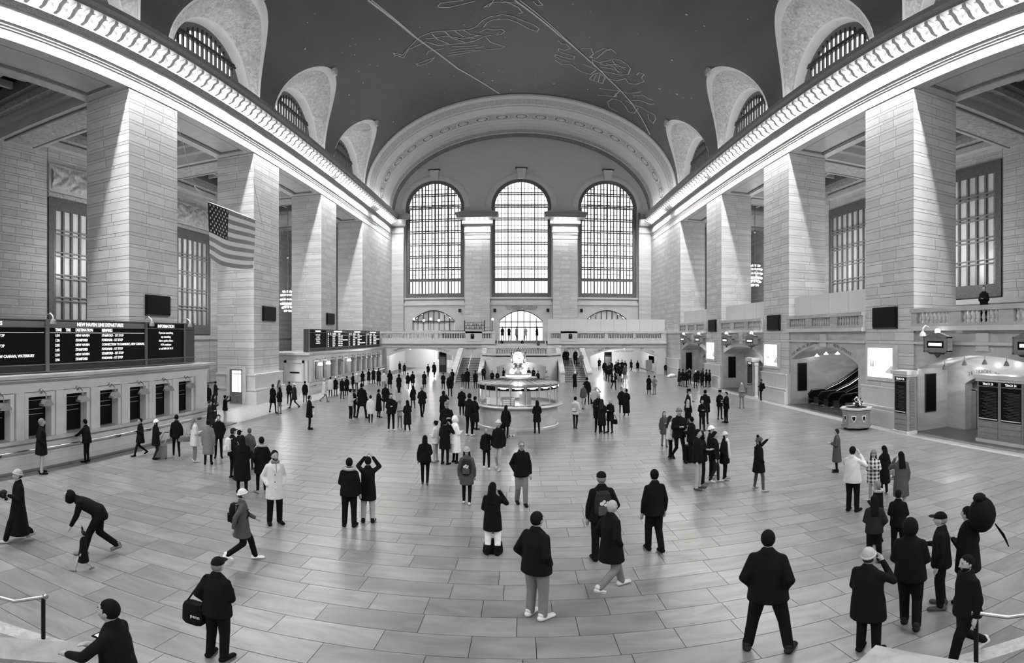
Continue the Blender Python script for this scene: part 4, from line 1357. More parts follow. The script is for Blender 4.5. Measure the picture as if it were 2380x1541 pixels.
# ================================================================ THINGS ON THE RIGHT
# backlit posters on the pillars
for k in range(3):
    a = pil(k)[0]
    y0, y1, z0, z1 = a + 1.35, a + 3.4, 2.42, 3.88
    t = thing('wall_poster', 'backlit white advertising poster on the %s right pillar' % ('nearest', 'second', 'third')[k], 'poster', (X, (y0 + y1) / 2, z0))
    MB().box((X - .14, y0, z0), (X - .1, y1, z1)).build('lightbox', 'poster', t)
    m = MB()
    f = .17
    for q in ((y0 - f, y0, z0 - f, z1 + f), (y1, y1 + f, z0 - f, z1 + f), (y0, y1, z0 - f, z0), (y0, y1, z1, z1 + f)):
        m.box((X - .2, q[0], q[2]), (X, q[1], q[3]))
    m.build('frame', 'stone_plain', t)
    rp = random.Random(k)
    pr_ = MB()
    for i in range(12 if k else 7):          # fir trees and slopes of the printed winter scene
        side = (i % 2) * 2 - 1
        cy = (y0 + y1) / 2 + side * rp.uniform(.35, .95) if k else y1 - rp.uniform(.05, .5)
        hz = rp.uniform(.18, .5)
        bz = z0 + .45 + rp.uniform(0, .15)
        pr_.face([(X - .142, cy - .07, bz), (X - .142, cy + .07, bz), (X - .142, cy, bz + hz)])
    pr_.build('printed_trees', 'poster_ink', t, kind='stuff')
    pr_ = MB()
    pr_.face([(X - .1415, y0 + .02, z0 + .2), (X - .1415, y0 + .7, z0 + .25), (X - .1415, y0 + .2, z0 + .62), (X - .1415, y0 + .02, z0 + .55)])
    pr_.build('print', 'poster_ink', t)

# hanging track signs


def track_sign(y, label):
    t = thing('hanging_sign', label, 'track sign', (16.25, y, 3.7))
    x0, x1 = 16.1, 16.4
    MB().box((x0 + .02, y - .72, 3.84), (x1 - .02, y + .72, 4.4)).build('case', 'grey', t)
    m = MB().box((x0, y - .76, 3.8), (x1, y - .7, 4.44)).box((x0, y + .7, 3.8), (x1, y + .76, 4.44)).box((x0, y - .76, 3.78), (x1, y + .76, 3.85)).box((x0, y - .76, 4.39), (x1, y + .76, 4.46))
    m.prism([(y - .7, 4.46), (y + .7, 4.46), (y + .2, 4.62), (y - .2, 4.62)], 'x', x0 + .05, x1 - .05)
    m.build('frame', 'bronze', t)
    MB().box((x0 + .0, y - .5, 3.97), (x0 + .02, y + .5, 4.27)).build('display', 'board', t)
    MB().box((x0 - .012, y - .4, 4.06), (x0 - .002, y + .4, 4.18)).build('display_text', 'lamp_white', t)
    MB().ball((16.25, y, 4.68), .13, 12, 8).build('globe', 'lamp_white', t)
    MB().prism([(y - .6, 3.78), (y + .6, 3.78), (y + .45, 3.7), (y + .15, 3.68), (y, 3.55), (y - .15, 3.68), (y - .45, 3.7)], 'x', 16.2, 16.3).build('scroll_bracket', 'iron', t)
    for e_ in (-.4, .4):
        MB().tube([(16.4, y + e_, 4.2), (16.9, y + e_, 4.2)], .03, 6).build('wall_arm', 'iron', t)


for y, l in ((17.3, 'framed track sign with globe lamp over the gate of tracks 26 and 25'), (12.3, 'framed track sign cut off by the right edge of the picture'), (36.7, 'framed track sign with globe lamp just beyond the second right pillar'), (41.7, 'framed track sign with globe lamp near the third right pillar'),
             (48.8, 'framed track sign with globe lamp just beyond the third right pillar'), (53.7, 'framed track sign with globe lamp, farthest on the right')):
    track_sign(y, l)
t = thing('floodlight', 'white gooseneck floodlight beside the nearest full track sign', 'lamp', (16.8, 18.2, 4.6))
MB().tube([(16.9, 18.2, 4.6), (16.6, 18.2, 4.85), (16.35, 18.2, 4.95), (16.2, 18.2, 4.8), (16.2, 18.2, 4.65)], .03, 8).build('arm', 'white', t)
MB().lathe([(.03, .1), (.13, 0), (.15, -.12), (.02, -.16)], (16.2, 18.2, 4.6), 12).build('shade', 'white', t)
# small spotlights in the near recess
for i, (y, z) in enumerate(((18.15, 3.1), (16.9, 3.34), (15.7, 3.42), (14.5, 3.4))):
    t = thing('spotlight', 'bell-shaped spotlight under the near track arch, number %s from the pillar' % ('one', 'two', 'three', 'four')[i], 'spotlight', (17.5, y, z))
    MB().lathe([(.02, .05), (.06, .02), (.13, -.14), (.11, -.16), (.01, -.12)], (17.5, y, z), 12).build('shade', 'grey', t)
    MB().tube([(17.5, y, z + .05), (17.5, y, z + .3)], .015, 6).build('stem', 'grey', t)
    l_ = point_light('spot_glow', (17.9, y, z - .25), 14, .1)
for i, (y, z) in enumerate(((30.0, 3.25), (28.9, 3.4), (27.6, 3.45))):
    t = thing('pendant_lamp', 'small white pendant lamp under the escalator arch, %s' % ('left', 'middle', 'right')[i], 'lamp', (17.8, y, z))
    MB().lathe([(.02, .1), (.05, .05), (.16, -.06), (.02, -.08)], (17.8, y, z), 12).build('shade', 'lamp_white', t)
    MB().tube([(17.8, y, z + .1), (17.8, y, z + .7)], .012, 5).build('stem', 'grey', t)
point_light('escalator_hall_light', (20.5, 28, 3.2), 120, .3)
for yy in (40.3, 52.7):
    point_light('track_recess_light', (17.8, yy, 3.0), 30, .2)


def track_kiosk(x0, x1, y0, y1, h, nb, labels, label):
    """Board of stops in a panelled case: the board faces the hall."""
    t = thing('track_kiosk', label, 'track board', ((x0 + x1) / 2, (y0 + y1) / 2, 0))
    MB().box((x0, y0, 0), (x1, y1, h - .25)).build('case', 'wood', t)
    MB().box((x0 - .06, y0 - .06, 0), (x1, y1 + .06, .14)).build('base_moulding', 'stone_plain', t)
    MB().box((x0 - .06, y0 - .06, h - .27), (x1, y1 + .06, h - .17)).box((x0 - .12, y0 - .12, h - .17), (x1, y1 + .12, h)).build('moulding', 'stone_plain', t)
    w = (y1 - y0) / nb
    for i in range(nb):
        a, b = y0 + w * i + .09, y0 + w * (i + 1) - .09
        sb_ = MB().box((x0 - .02, a, .95), (x0, b, h - .5)).build('stop_board', 'board', t)
        ln = MB()
        for j in range(18):
            z = 1.1 + (h - 1.75) * j / 18
            ln.box((x0 - .024, a + .05, z), (x0 - .02, a + (b - a) * (.6 + .35 * ((j * 7) % 5) / 5), z + .022))
        ln.build('stop_list', 'dark_grey', sb_, kind='stuff')
        MB().box((x0 - .026, a + .02, 1.0), (x0 - .02, b - .02, 1.04)).build('stop_rule', 'white', t)
        MB().box((x0 - .025, a, h - .46), (x0, b, h - .3)).build('title_plate', 'board', t)
        text(labels[i], (x0 - .03, (a + b) / 2, h - .38), .13, '-x', t, 'letter', 'CENTER')
        for j in range(3):
            piece('drawer', 'wood', (x0 - .03, a, .2 + .24 * j), (x0, b, .4 + .24 * j), t)
    for i in range(16):
        z = .3 + (h - .7) * i / 16
        piece('side_slat', 'wood', (x0 + .15, y0 - .02, z), (x1 - .1, y0, z + .1), t)
    return t


track_kiosk(15.95, 16.5, 18.98, 19.9, 2.9, 1, ['TRACK 26'], 'tall track board case against the nearest right pillar')
track_kiosk(17.15, 17.75, 13.35, 15.8, 2.86, 2, ['TRACK 24', 'TRACK 25'], 'double track board case by the gate at the right edge')
track_kiosk(16.0, 16.5, 35.95, 36.9, 2.9, 1, ['TRACK 30'], 'tall track board case just past the second right pillar')
MB().lathe([(.17, 0), (.17, .15), (.13, .2), (.12, 2.3), (.17, 2.4), (.17, 2.55)], (16.25, 35.85, 0), 16).build('standing_column', 'stone_plain', label='small round marble column beside the far track board case', cat='column')

# escalators in the arch
for e, (ya, yb) in enumerate(((29.6, 30.85), (27.2, 28.5))):
    t = thing('escalator', 'black-railed escalator rising under the arch, %s of two' % ('left', 'right')[e], 'escalator', (18.2, (ya + yb) / 2, 0))
    for yy in (ya, yb):
        prof = [(17.7, .15), (17.7, .8), (18.1, .92), (18.9, .95), (20.0, 1.35), (26.4, 4.9), (26.4, 4.1), (20.0, .6), (19.0, .15)]
        MB().prism(prof, 'y', yy - .05, yy + .05).build('balustrade', 'board', t)
        MB().tube([(18.0, yy, .3), (17.72, yy, .42), (17.66, yy, .72), (17.9, yy, .95), (18.9, yy, 1.02), (20.0, yy, 1.42), (26.4, yy, 4.97)], .06, 8).build('handrail', 'rubber', t)
        MB().tube([(18.9, yy - .09, .95), (20, yy - .09, 1.34), (26.4, yy - .09, 4.88)], .018, 6).build('skirt_trim', 'steel', t)
        MB().box((18.0, yy - .16, .0), (18.6, yy + .16, .5)).build('newel', 'steel', t)
    MB().prism([(17.9, 0), (17.9, .06), (19.2, .1), (26.4, 4.1), (26.4, 3.8), (19.4, 0)], 'y', ya + .05, yb - .05).build('step_band', 'dark_grey', t)

# panelled information desk in front of the escalators
t = thing('information_desk', 'grey octagonal desk with crests standing before the escalators', 'desk', (15.1, 21.75, 0))


def octa(r, cut=.42, sx=1.0):
    return [(15.1 + r * a * sx, 21.75 + r * b) for a, b in ((-1, -cut), (-cut, -1), (cut, -1), (1, -cut), (1, cut), (cut, 1), (-cut, 1), (-1, cut))]


MB().prism(octa(.62), 'z', .1, .98).build('body', 'wood', t)
MB().prism(octa(.56), 'z', 0, .1).build('kickbase', 'black', t)
MB().prism(octa(.68), 'z', .12, .24).prism(octa(.66), 'z', .86, .94).build('moulding', 'wood', t)
MB().prism(octa(.74), 'z', .98, 1.05).build('top', 'marble', t)
MB().prism(octa(.5), 'z', 1.05, 1.056).build('well', 'black', t)
oc = octa(.625)
for i, j in ((0, 1), (7, 0), (1, 2)):
    a, b = Vector(oc[i]), Vector(oc[j])
    c, d = a.lerp(b, .5), (b - a).normalized()
    nrm = Vector((d.y, -d.x)) if (Vector((d.y, -d.x))).dot(c - Vector((15.1, 21.75))) > 0 else Vector((-d.y, d.x))
    m = MB()
    sh = [(-.11, .16), (.11, .16), (.11, 0), (0, -.17), (-.11, 0)]
    m.face([(c.x + d.x * p + nrm.x * .012, c.y + d.y * p + nrm.y * .012, .55 + q) for p, q in sh])
    m.face([(c.x + d.x * p * .7 + nrm.x * .018, c.y + d.y * p * .7 + nrm.y * .018, .555 + q * .7) for p, q in sh], 1)
    m.build('crest', ['white', 'black'], t)
t = thing('potted_plant', 'small pale bouquet and papers standing on the octagonal desk', 'plant', (15.25, 21.9, 1.05))
m = MB()
rp = random.Random(5)
for i in range(26):
    a, r_, z = rp.uniform(0, 6.28), rp.uniform(0, .26), rp.uniform(.12, .42)
    m.ball((15.25 + r_ * math.cos(a), 21.9 + r_ * math.sin(a), 1.05 + z), rp.uniform(.035, .075), 6, 4, m=i % 2)
m.build('blossom', ['black', 'white'], t)
MB().lathe([(.1, 0), (.13, .2), (.11, .22)], (15.25, 21.9, 1.056), 10).build('pot', 'dark_grey', t)

# ================================================================ INFORMATION BOOTH WITH CLOCK
BX, BY, BR = -.16, 27.62, 2.0
t = thing('information_booth', 'round marble and glass information booth in the middle of the hall', 'booth', (BX, BY, 0))
c0 = (BX, BY, 0)
MB().lathe([(2.02, 0), (2.02, .1), (1.97, .14), (1.97, 1.02), (2.03, 1.05)], c0, 56).build('base', 'marble', t, smooth=False)
MB().lathe([(2.0, 1.04), (2.2, 1.06), (2.24, 1.11), (2.2, 1.16), (1.9, 1.18)], c0, 56, cap=False).build('counter', 'marble', t)
MB().lathe([(2.04, 1.17), (2.04, 1.22), (2.0, 1.22), (2.0, 1.17)], c0, 56, cap=False).build('counter_rail', 'brass', t)
MB().lathe([(1.0, 0.6), (1.0, 1.0)], c0, 32).build('inner_floor', 'grey', t)
NP = 18
for i in range(NP):
    an0, an1 = 2 * math.pi * i / NP, 2 * math.pi * (i + 1) / NP
    p0, p1 = (BX + 1.98 * math.cos(an0), BY + 1.98 * math.sin(an0)), (BX + 1.98 * math.cos(an1), BY + 1.98 * math.sin(an1))
    MB().face([(p0[0], p0[1], 1.22), (p1[0], p1[1], 1.22), (p1[0], p1[1], 1.92), (p0[0], p0[1], 1.92)]).build('pane', 'glass', t)
    MB().tube([(p0[0], p0[1], 1.18), (p0[0], p0[1], 2.1)], .025, 6).build('mullion', 'brass', t)
    q0, q1 = (BX + 2.02 * math.cos(an0 + .03), BY + 2.02 * math.sin(an0 + .03)), (BX + 2.02 * math.cos(an1 - .03), BY + 2.02 * math.sin(an1 - .03))
    MB().face([(q0[0], q0[1], 1.9), (q1[0], q1[1], 1.9), (q1[0], q1[1], 2.1), (q0[0], q0[1], 2.1)]).build('sign_panel', 'board', t)
    ma = (an0 + an1) / 2
    if math.sin(ma) < .25 and math.cos(ma) > -.35:
        e = .22
        r_ = 2.0
        f = [(BX + r_ * math.cos(ma + d), BY + r_ * math.sin(ma + d)) for d in (-.13, .13)]
        nx, ny = math.cos(ma) * .02, math.sin(ma) * .02
        lm = MB()
        for z in (1.985, 2.03):
            w_ = .13 if z > 2.0 else .07
            f = [(BX + (r_ + .03) * math.cos(ma + d), BY + (r_ + .03) * math.sin(ma + d)) for d in (-w_, w_)]
            lm.face([(f[0][0], f[0][1], z), (f[1][0], f[1][1], z), (f[1][0], f[1][1], z + .028), (f[0][0], f[0][1], z + .028)])
        lm.build('lit_lettering', 'lamp_white', t)
MB().lathe([(2.0, 2.1), (2.06, 2.11), (2.06, 2.15), (1.9, 2.2), (.92, 2.33)], c0, 56, cap=False).build('roof', 'brass_dark', t)
for i in range(28):
    an = 2 * math.pi * i / 28
    MB().tube([(BX + 2.03 * math.cos(an), BY + 2.03 * math.sin(an), 2.165), (BX + .93 * math.cos(an), BY + .93 * math.sin(an), 2.335)], .018, 5).build('roof_rib', 'iron', t)
MB().lathe([(.95, 2.3), (.95, 2.42), (.7, 2.44), (.7, 2.46)], c0, 40).build('upper_drum', 'brass_dark', t)
MB().lathe([(.62, 2.46), (.62, 2.56), (.5, 2.56)], c0, 32).build('lamp_ring', 'booth_lamp', t)
MB().lathe([(.66, 2.56), (.66, 2.6), (.3, 2.62), (.34, 2.72), (.26, 2.9), (.16, 3.0), (.24, 3.06), (.24, 3.1), (.12, 3.12)], c0, 32).build('clock_stem', 'brass_dark', t)
for i in range(4):
    an = math.pi / 4 + math.pi / 2 * i
    MB().ball((BX + .42 * math.cos(an), BY + .42 * math.sin(an), 2.72), .13, 12, 8).build('globe_lamp', 'booth_lamp', t)
ck = thing('clock', 'four-faced glowing brass clock on top of the information booth', 'clock', (BX, BY, 3.1))
MB().ball((BX, BY, 3.4), (.27, .27, .31), 20, 12).build('housing', 'brass_dark', ck)
for i in range(4):
    an = math.pi / 2 * i - math.pi / 2
    d = Vector((math.cos(an), math.sin(an), 0))
    w = Vector((-d.y, d.x, 0))
    c = Vector((BX, BY, 3.4))
    m = MB()
    m.face([c + d * .37 + w * .27 * math.cos(2 * math.pi * j / 28) + Vector((0, 0, .27 * math.sin(2 * math.pi * j / 28))) for j in range(28)])
    dl = m.build('dial', 'dial', ck)
    rg = [[c + d * dd + w * rr * math.cos(2 * math.pi * j / 28) + Vector((0, 0, rr * math.sin(2 * math.pi * j / 28))) for j in range(28)] for rr, dd in ((.27, .35), (.31, .37), (.3, .3), (.26, .24))]
    MB().rings(rg, 0, cap=False).build('bezel', 'brass_dark', ck)
    for ang, ln, wd in ((math.radians(118), .13, .014), (math.radians(105), .2, .009)):
        e = w * math.sin(ang) * -1 if False else w * math.sin(ang)
        dirv = w * math.sin(ang) + Vector((0, 0, math.cos(ang)))
        sd = w * math.cos(ang) - Vector((0, 0, math.sin(ang)))
        b = c + d * .385
        MB().face([b - sd * wd, b + sd * wd, b + sd * wd * .4 + dirv * ln, b - sd * wd * .4 + dirv * ln]).build('hand', 'black', dl)
MB().lathe([(.2, .26), (.22, .3), (.12, .36), (.05, .4), (.08, .46), (.02, .52)], (BX, BY, 3.4), 16).build('finial', 'brass', ck)
point_light('clock_light', (BX, BY - .9, 2.9), 15, .2)
point_light('booth_light', (BX, BY, 1.75), 60, .3)
# inside of the booth
MB().box((BX - .75, BY - 1.7, 1.18), (BX - .15, BY - 1.45, 1.5)).build('leaflet_stand', 'grey', label='dark rack of leaflets behind the booth glass', cat='rack')
for i in range(3):
    MB().box((BX - .7, BY - 1.72, 1.22 + .09 * i), (BX - .2, BY - 1.705, 1.28 + .09 * i)).build('leaflet_row', 'white', D.objects['leaflet_stand'])
MB().box((BX - 1.5, BY - 1.4, 1.18), (BX - .85, BY - 1.1, 1.5)).box((BX - 1.52, BY - 1.42, 1.48), (BX - .83, BY - 1.08, 1.52)).build('desk_cabinet', 'white', label='white cabinet inside the information booth', cat='cabinet')
MB().lathe([(.3, 1.0), (.3, 2.1)], (BX + .35, BY + .1, 0), 20).build('booth_core', 'steel', t)

# ================================================================ WEST BALCONY RESTAURANT
t = thing('bar_counter', 'dark bar counter with bottle shelves on the far balcony, left half', 'bar', (-6.5, 66, 3.9))
MB().box((-9.6, 65.8, 3.9), (-3.6, 66.5, 5.0)).build('counter', 'dark_grey', t)
MB().box((-9.7, 65.7, 5.0), (-3.5, 66.6, 5.08)).build('worktop', 'black', t)
for i in range(3):
    MB().box((-7.1, 68.6, 5.3 + .42 * i), (-4.6, 68.9, 5.35 + .42 * i)).build('shelf', 'iron', t)
MB().box((-7.15, 68.6, 3.9), (-7.05, 68.9, 6.4)).build('shelf_post', 'iron', t)
MB().box((-4.65, 68.6, 3.9), (-4.55, 68.9, 6.4)).build('shelf_post', 'iron', t)
MB().box((-12.6, 66.2, 3.9), (-8.9, 66.4, 5.9)).build('back_screen', 'glass', t)
rp = random.Random(8)
for i in range(22):
    x_, z_ = -7.0 + 2.35 * ((i * 5) % 11) / 11 + .1, 5.35 + .42 * (i % 2)
    MB().lathe([(.05, 0), (.05, .18), (.02, .24), (.02, .3)], (x_, 68.75, z_), 8).build('bottle', ('dark_grey', 'grey', 'pale')[i % 3], label='bottle on the shelves of the far balcony bar', cat='bottle', group='bottles on the balcony bar shelves')
for i, (x_, z_) in enumerate(((-12.62, 6.45), (-11.44, 6.28), (-10.61, 6.45), (-9.64, 6.28), (-3.34, 6.4))):
    l = thing('globe_lamp', 'white globe lamp on a stand in the far balcony restaurant, %s from the left' % ('first', 'second', 'third', 'fourth', 'fifth')[i], 'lamp', (x_, 64, 3.9))
    MB().ball((x_, 64, z_), .14, 10, 7).build('globe', 'lamp_white', l)
    MB().tube([(x_, 64, 3.9), (x_, 64, z_ - .12)], .025, 6).build('stem', 'iron', l)
for i in range(6):
    x_ = -15.5 + 1.75 * i
    l = thing('dining_table', 'small dark restaurant table behind the far balustrade, %s from the left' % ('first', 'second', 'third', 'fourth', 'fifth', 'sixth')[i], 'table', (x_, 63.3, 3.9))
    MB().lathe([(.42, .72), (.42, .76)], (x_, 63.3, 3.9), 14).build('top', 'pale', l)
    MB().lathe([(.25, 0), (.04, .05), (.04, .72)], (x_, 63.3, 3.9), 10).build('pedestal', 'iron', l)
for i in range(3):
    MB().box((-11.6 + i * 1.25, 75.9, 1.2), (-10.9 + i * 1.25, 75.98, 2.3)).build('wall_panel', 'grey', label='grey notice board on the passage end wall, %s' % ('left', 'middle', 'right')[i], cat='notice board')
for s, x_ in ((-1, -9.6), (1, 10.6)):
    k_ = thing('map_kiosk', 'dark freestanding map kiosk in the %s passage under the far balcony' % SIDE[s], 'kiosk', (x_, 67, 0))
    MB().box((x_ - .45, 66.9, 0), (x_ + .45, 67.2, 2.5)).build('case', 'iron', k_)
    MB().box((x_ - .36, 66.88, .9), (x_ + .36, 66.9, 1.9)).build('map_panel', 'grey', k_)
    MB().box((x_ - .4, 66.88, 2.1), (x_ + .4, 66.9, 2.4)).build('title_panel', 'board', k_)
MB().box((14.2, YB - .1, .5), (14.95, YB + .02, 1.7)).build('wall_cabinet', 'grey', label='grey metal cabinet on the wall right of the far arch', cat='cabinet')
# ================================================================ PEOPLE
TONES = [0.0045, 0.016, 0.06, 0.15, 0.33, 0.52, 0.72]
CLOTH = [mat('cloth_%s' % n, t, 0.95, 0.0, (5.0, 0.10, U3), bump=0.06, spec=0.12) for n, t in zip(('black', 'charcoal', 'dark_grey', 'grey', 'light_grey', 'pale', 'white'), TONES)]
SKIN = mat('skin', 0.30, 0.6, spec=0.3)
LIPS = mat('lips', 0.10, 0.6)
FUR = mat('fur_trim', 0.30, 0.95, 0.0, (30.0, 0.5, U3), bump=1.0)


def checked():
    m = D.materials.new('checked_wool')
    m.use_nodes = True
    n, k = m.node_tree.nodes, m.node_tree.links
    tc = n.new('ShaderNodeTexCoord')
    outs = []
    for ax in (0, 2):
        sp = n.new('ShaderNodeSeparateXYZ')
        k.new(tc.outputs['Object'], sp.inputs[0])
        a = n.new('ShaderNodeMath')
        a.operation = 'MULTIPLY'
        a.inputs[1].default_value = 62.0
        k.new(sp.outputs[ax], a.inputs[0])
        b = n.new('ShaderNodeMath')
        b.operation = 'SINE'
        k.new(a.outputs[0], b.inputs[0])
        c = n.new('ShaderNodeMath')
        c.operation = 'GREATER_THAN'
        c.inputs[1].default_value = 0.0
        k.new(b.outputs[0], c.inputs[0])
        outs.append(c.outputs[0])
    s = n.new('ShaderNodeMath')
    k.new(outs[0], s.inputs[0])
    k.new(outs[1], s.inputs[1])
    r = n.new('ShaderNodeMapRange')
    r.inputs['From Max'].default_value = 2.0
    r.inputs['To Min'].default_value = 0.01
    r.inputs['To Max'].default_value = 0.6
    k.new(s.outputs[0], r.inputs['Value'])
    b = n['Principled BSDF']
    k.new(r.outputs['Result'], b.inputs['Base Color'])
    b.inputs['Roughness'].default_value = 0.95
    return m


PLAID = checked()


def capsule(mb, p0, p1, r0, r1, n=10):
    p0, p1 = Vector(p0), Vector(p1)
    d = p1 - p0
    if d.length < 1e-5:
        d = Vector((0, 0, 1e-4))
    d = d.normalized()
    u = d.cross(Vector((0, 0, 1)))
    if u.length < .05:
        u = d.cross(Vector((0, 1, 0)))
    u.normalize()
    w = d.cross(u)
    rg = []
    for c, r, angs in ((p0, r0, (-85, -55, -25, 0)), (p1, r1, (0, 25, 55, 85))):
        for a in angs:
            a = math.radians(a)
            cc, rr = c + d * r * math.sin(a), r * math.cos(a)
            rg.append([cc + (u * math.cos(2 * math.pi * j / n) + w * math.sin(2 * math.pi * j / n)) * rr for j in range(n)])
    mb.rings(rg)


ARMS = dict(down=((.07, -.01, -.28), (.08, .06, -.53)), pocket=((.10, -.09, -.26), (.03, .07, -.44)), front=((.06, .03, -.27), (-.10, .25, -.22)), raise_=((.12, .18, -.16), (-.07, .24, .12)),
            high=((.12, .24, .06), (-.06, .30, .30)), selfie=((.06, .27, .05), (.05, .50, .22)), swingF=((.05, .10, -.26), (.0, .32, -.38)), swingB=((.08, -.16, -.24), (.07, -.20, -.50)),
            reach=((.03, .16, -.22), (.0, .34, -.42)), lean=((.10, .20, -.20), (-.04, .44, -.28)), up1=((.10, .06, .18), (.06, .10, .46)))
ARMS['raise'] = ARMS['raise_']
HEM = dict(s=.80, m=.62, l=.42, x=.20)
JOBS = []          # (temporary object, finish(mesh))


def skeleton(h, wf, legs, aL, aR, lod):
    lean = math.radians({'bend': 62}.get(legs, 7 if 'lean' in (aL, aR) else 0))

    def U(p):                # upper body leans about the hips
        x, y, z = p
        z -= .95
        return (x, y * math.cos(lean) + z * math.sin(lean), .95 - y * math.sin(lean) + z * math.cos(lean))
    pr = []                  # p0, p1, r0, r1, tag
    for s in (-1, 1):
        hip = (s * .085 * (1 + (wf - 1) * .6), 0, .92)
        if legs in ('walk', 'bend'):
            kn, an, toe = ((s * .09, .20, .50), (s * .09, .30, .085), (.0, .17, -.045)) if s < 0 else ((s * .09, .02, .47), (s * .09, -.33, .20), (.0, .10, -.12))
        elif legs == 'step':
            kn, an, toe = ((s * .09, .10, .50), (s * .09, .11, .08), (.0, .17, -.04)) if s < 0 else ((s * .09, .02, .48), (s * .09, -.15, .11), (.0, .16, -.07))
        elif legs == 'wide':
            kn, an, toe = (s * .18, .03, .49), (s * .24, 0, .08), (s * .05, .17, -.04)
        else:
            kn, an, toe = (s * .105, .025, .49), (s * .115, 0, .08), (s * .035, .17, -.04)
        pr.append((hip, kn, .085 * wf ** .5, .06, 'leg'))
        pr.append((kn, an, .062, .047, 'leg'))
        pr.append(((an[0], an[1] - .045, an[2] - .035), (an[0] + toe[0], an[1] + toe[1], an[2] + toe[2]), .045, .038, 'shoe'))
    pr.append(((-.05 * wf, 0, .93), (.05 * wf, 0, .93), .112, .112, 'leg'))
    for s in (-1, 1):
        pr.append((U((s * .06 * wf, 0, 1.0)), U((s * .07 * wf, 0, 1.32)), .10 * wf ** .4, .10, 'top'))
    pr.append((U((-.11, -.01, 1.40)), U((.11, -.01, 1.40)), .06, .06, 'top'))
    pr.append((U((0, -.01, 1.44)), U((0, .012, 1.58)), .058, .052, 'skin'))
    hc = U((0, .02, 1.635))
    hands = []
    for s, a in ((-1, aL), (1, aR)):
        e, w = ARMS[a]
        S0 = Vector((s * (.150 + .08 * (wf - 1)), -.01, 1.395))
        E = S0 + Vector((s * e[0], e[1], e[2]))
        W = S0 + Vector((s * w[0], w[1], w[2]))
        if legs == 'bend':
            S0, E, W = Vector(U(S0)), Vector(U(S0)) + Vector((0, .05, -.27)), Vector(U(S0)) + Vector((0, .16, -.50))
        else:
            S0, E, W = Vector(U(S0)), Vector(U(E)), Vector(U(W))
        pr.append((S0, E, .055, .045, 'arm'))
        pr.append((E, W, .044, .032, 'arm'))
        d = (W - E).normalized()
        hands.append((W, d, s))
        if a == 'pocket':
            continue
        pr.append((W, W + d * .085, .033, .036, 'skin'))
        if lod < 2:
            side = d.cross(Vector((0, 0, 1)))
            side = side.normalized() if side.length > .1 else Vector((1, 0, 0))
            nrm = side.cross(d)
            for i, ln in enumerate((.066, .078, .072, .056)):
                b = W + d * .095 + side * (.019 * (i - 1.5))
                m_ = b + d * ln * .55
                pr.append((b, m_, .0105, .0095, 'skin'))
                pr.append((m_, m_ + (d * .8 - nrm * .55).normalized() * ln * .5, .0095, .008, 'skin'))
            b = W + d * .03 + side * (.034 * -s)
            pr.append((b, b + (d * .7 - side * s * .6).normalized() * .055, .012, .010, 'skin'))
    return pr, U, hc, hands


def temp_job(mb, voxel, finish, smooth=4):
    me = D.meshes.new('tmp')
    me.from_pydata(mb.v, [], mb.f)
    o = D.objects.new('tmp', me)
    COL.objects.link(o)
    r = o.modifiers.new('r', 'REMESH')
    r.mode = 'VOXEL'
    r.voxel_size = voxel
    r.use_smooth_shade = True
    sm = o.modifiers.new('s', 'SMOOTH')
    sm.factor = .5
    sm.iterations = smooth
    JOBS.append((o, finish))


def seg_dist(P, a, b, r0, r1):
    a, b = np.array(a, dtype=float), np.array(b, dtype=float)
    d = b - a
    t = np.clip(((P - a) @ d) / max(d @ d, 1e-9), 0, 1)
    return np.linalg.norm(P - (a + t[:, None] * d), axis=1) - (r0 + (r1 - r0) * t)


GROUP_LABEL = {'G1': ('one of the dark-coated people in the standing circle by the far right wall', 'people standing in a circle at the far right'),
               'G2': ('one of the dark-clad people in the crowd walking out of the right passage', 'crowd coming out of the right passage'),
               'G3': ('one of the figures before the bright doorway of the far balcony', 'figures on the far balcony'),
               'G4': ('one of the figures sitting on the short steps below the far doorway', 'figures sitting on the far upper steps')}


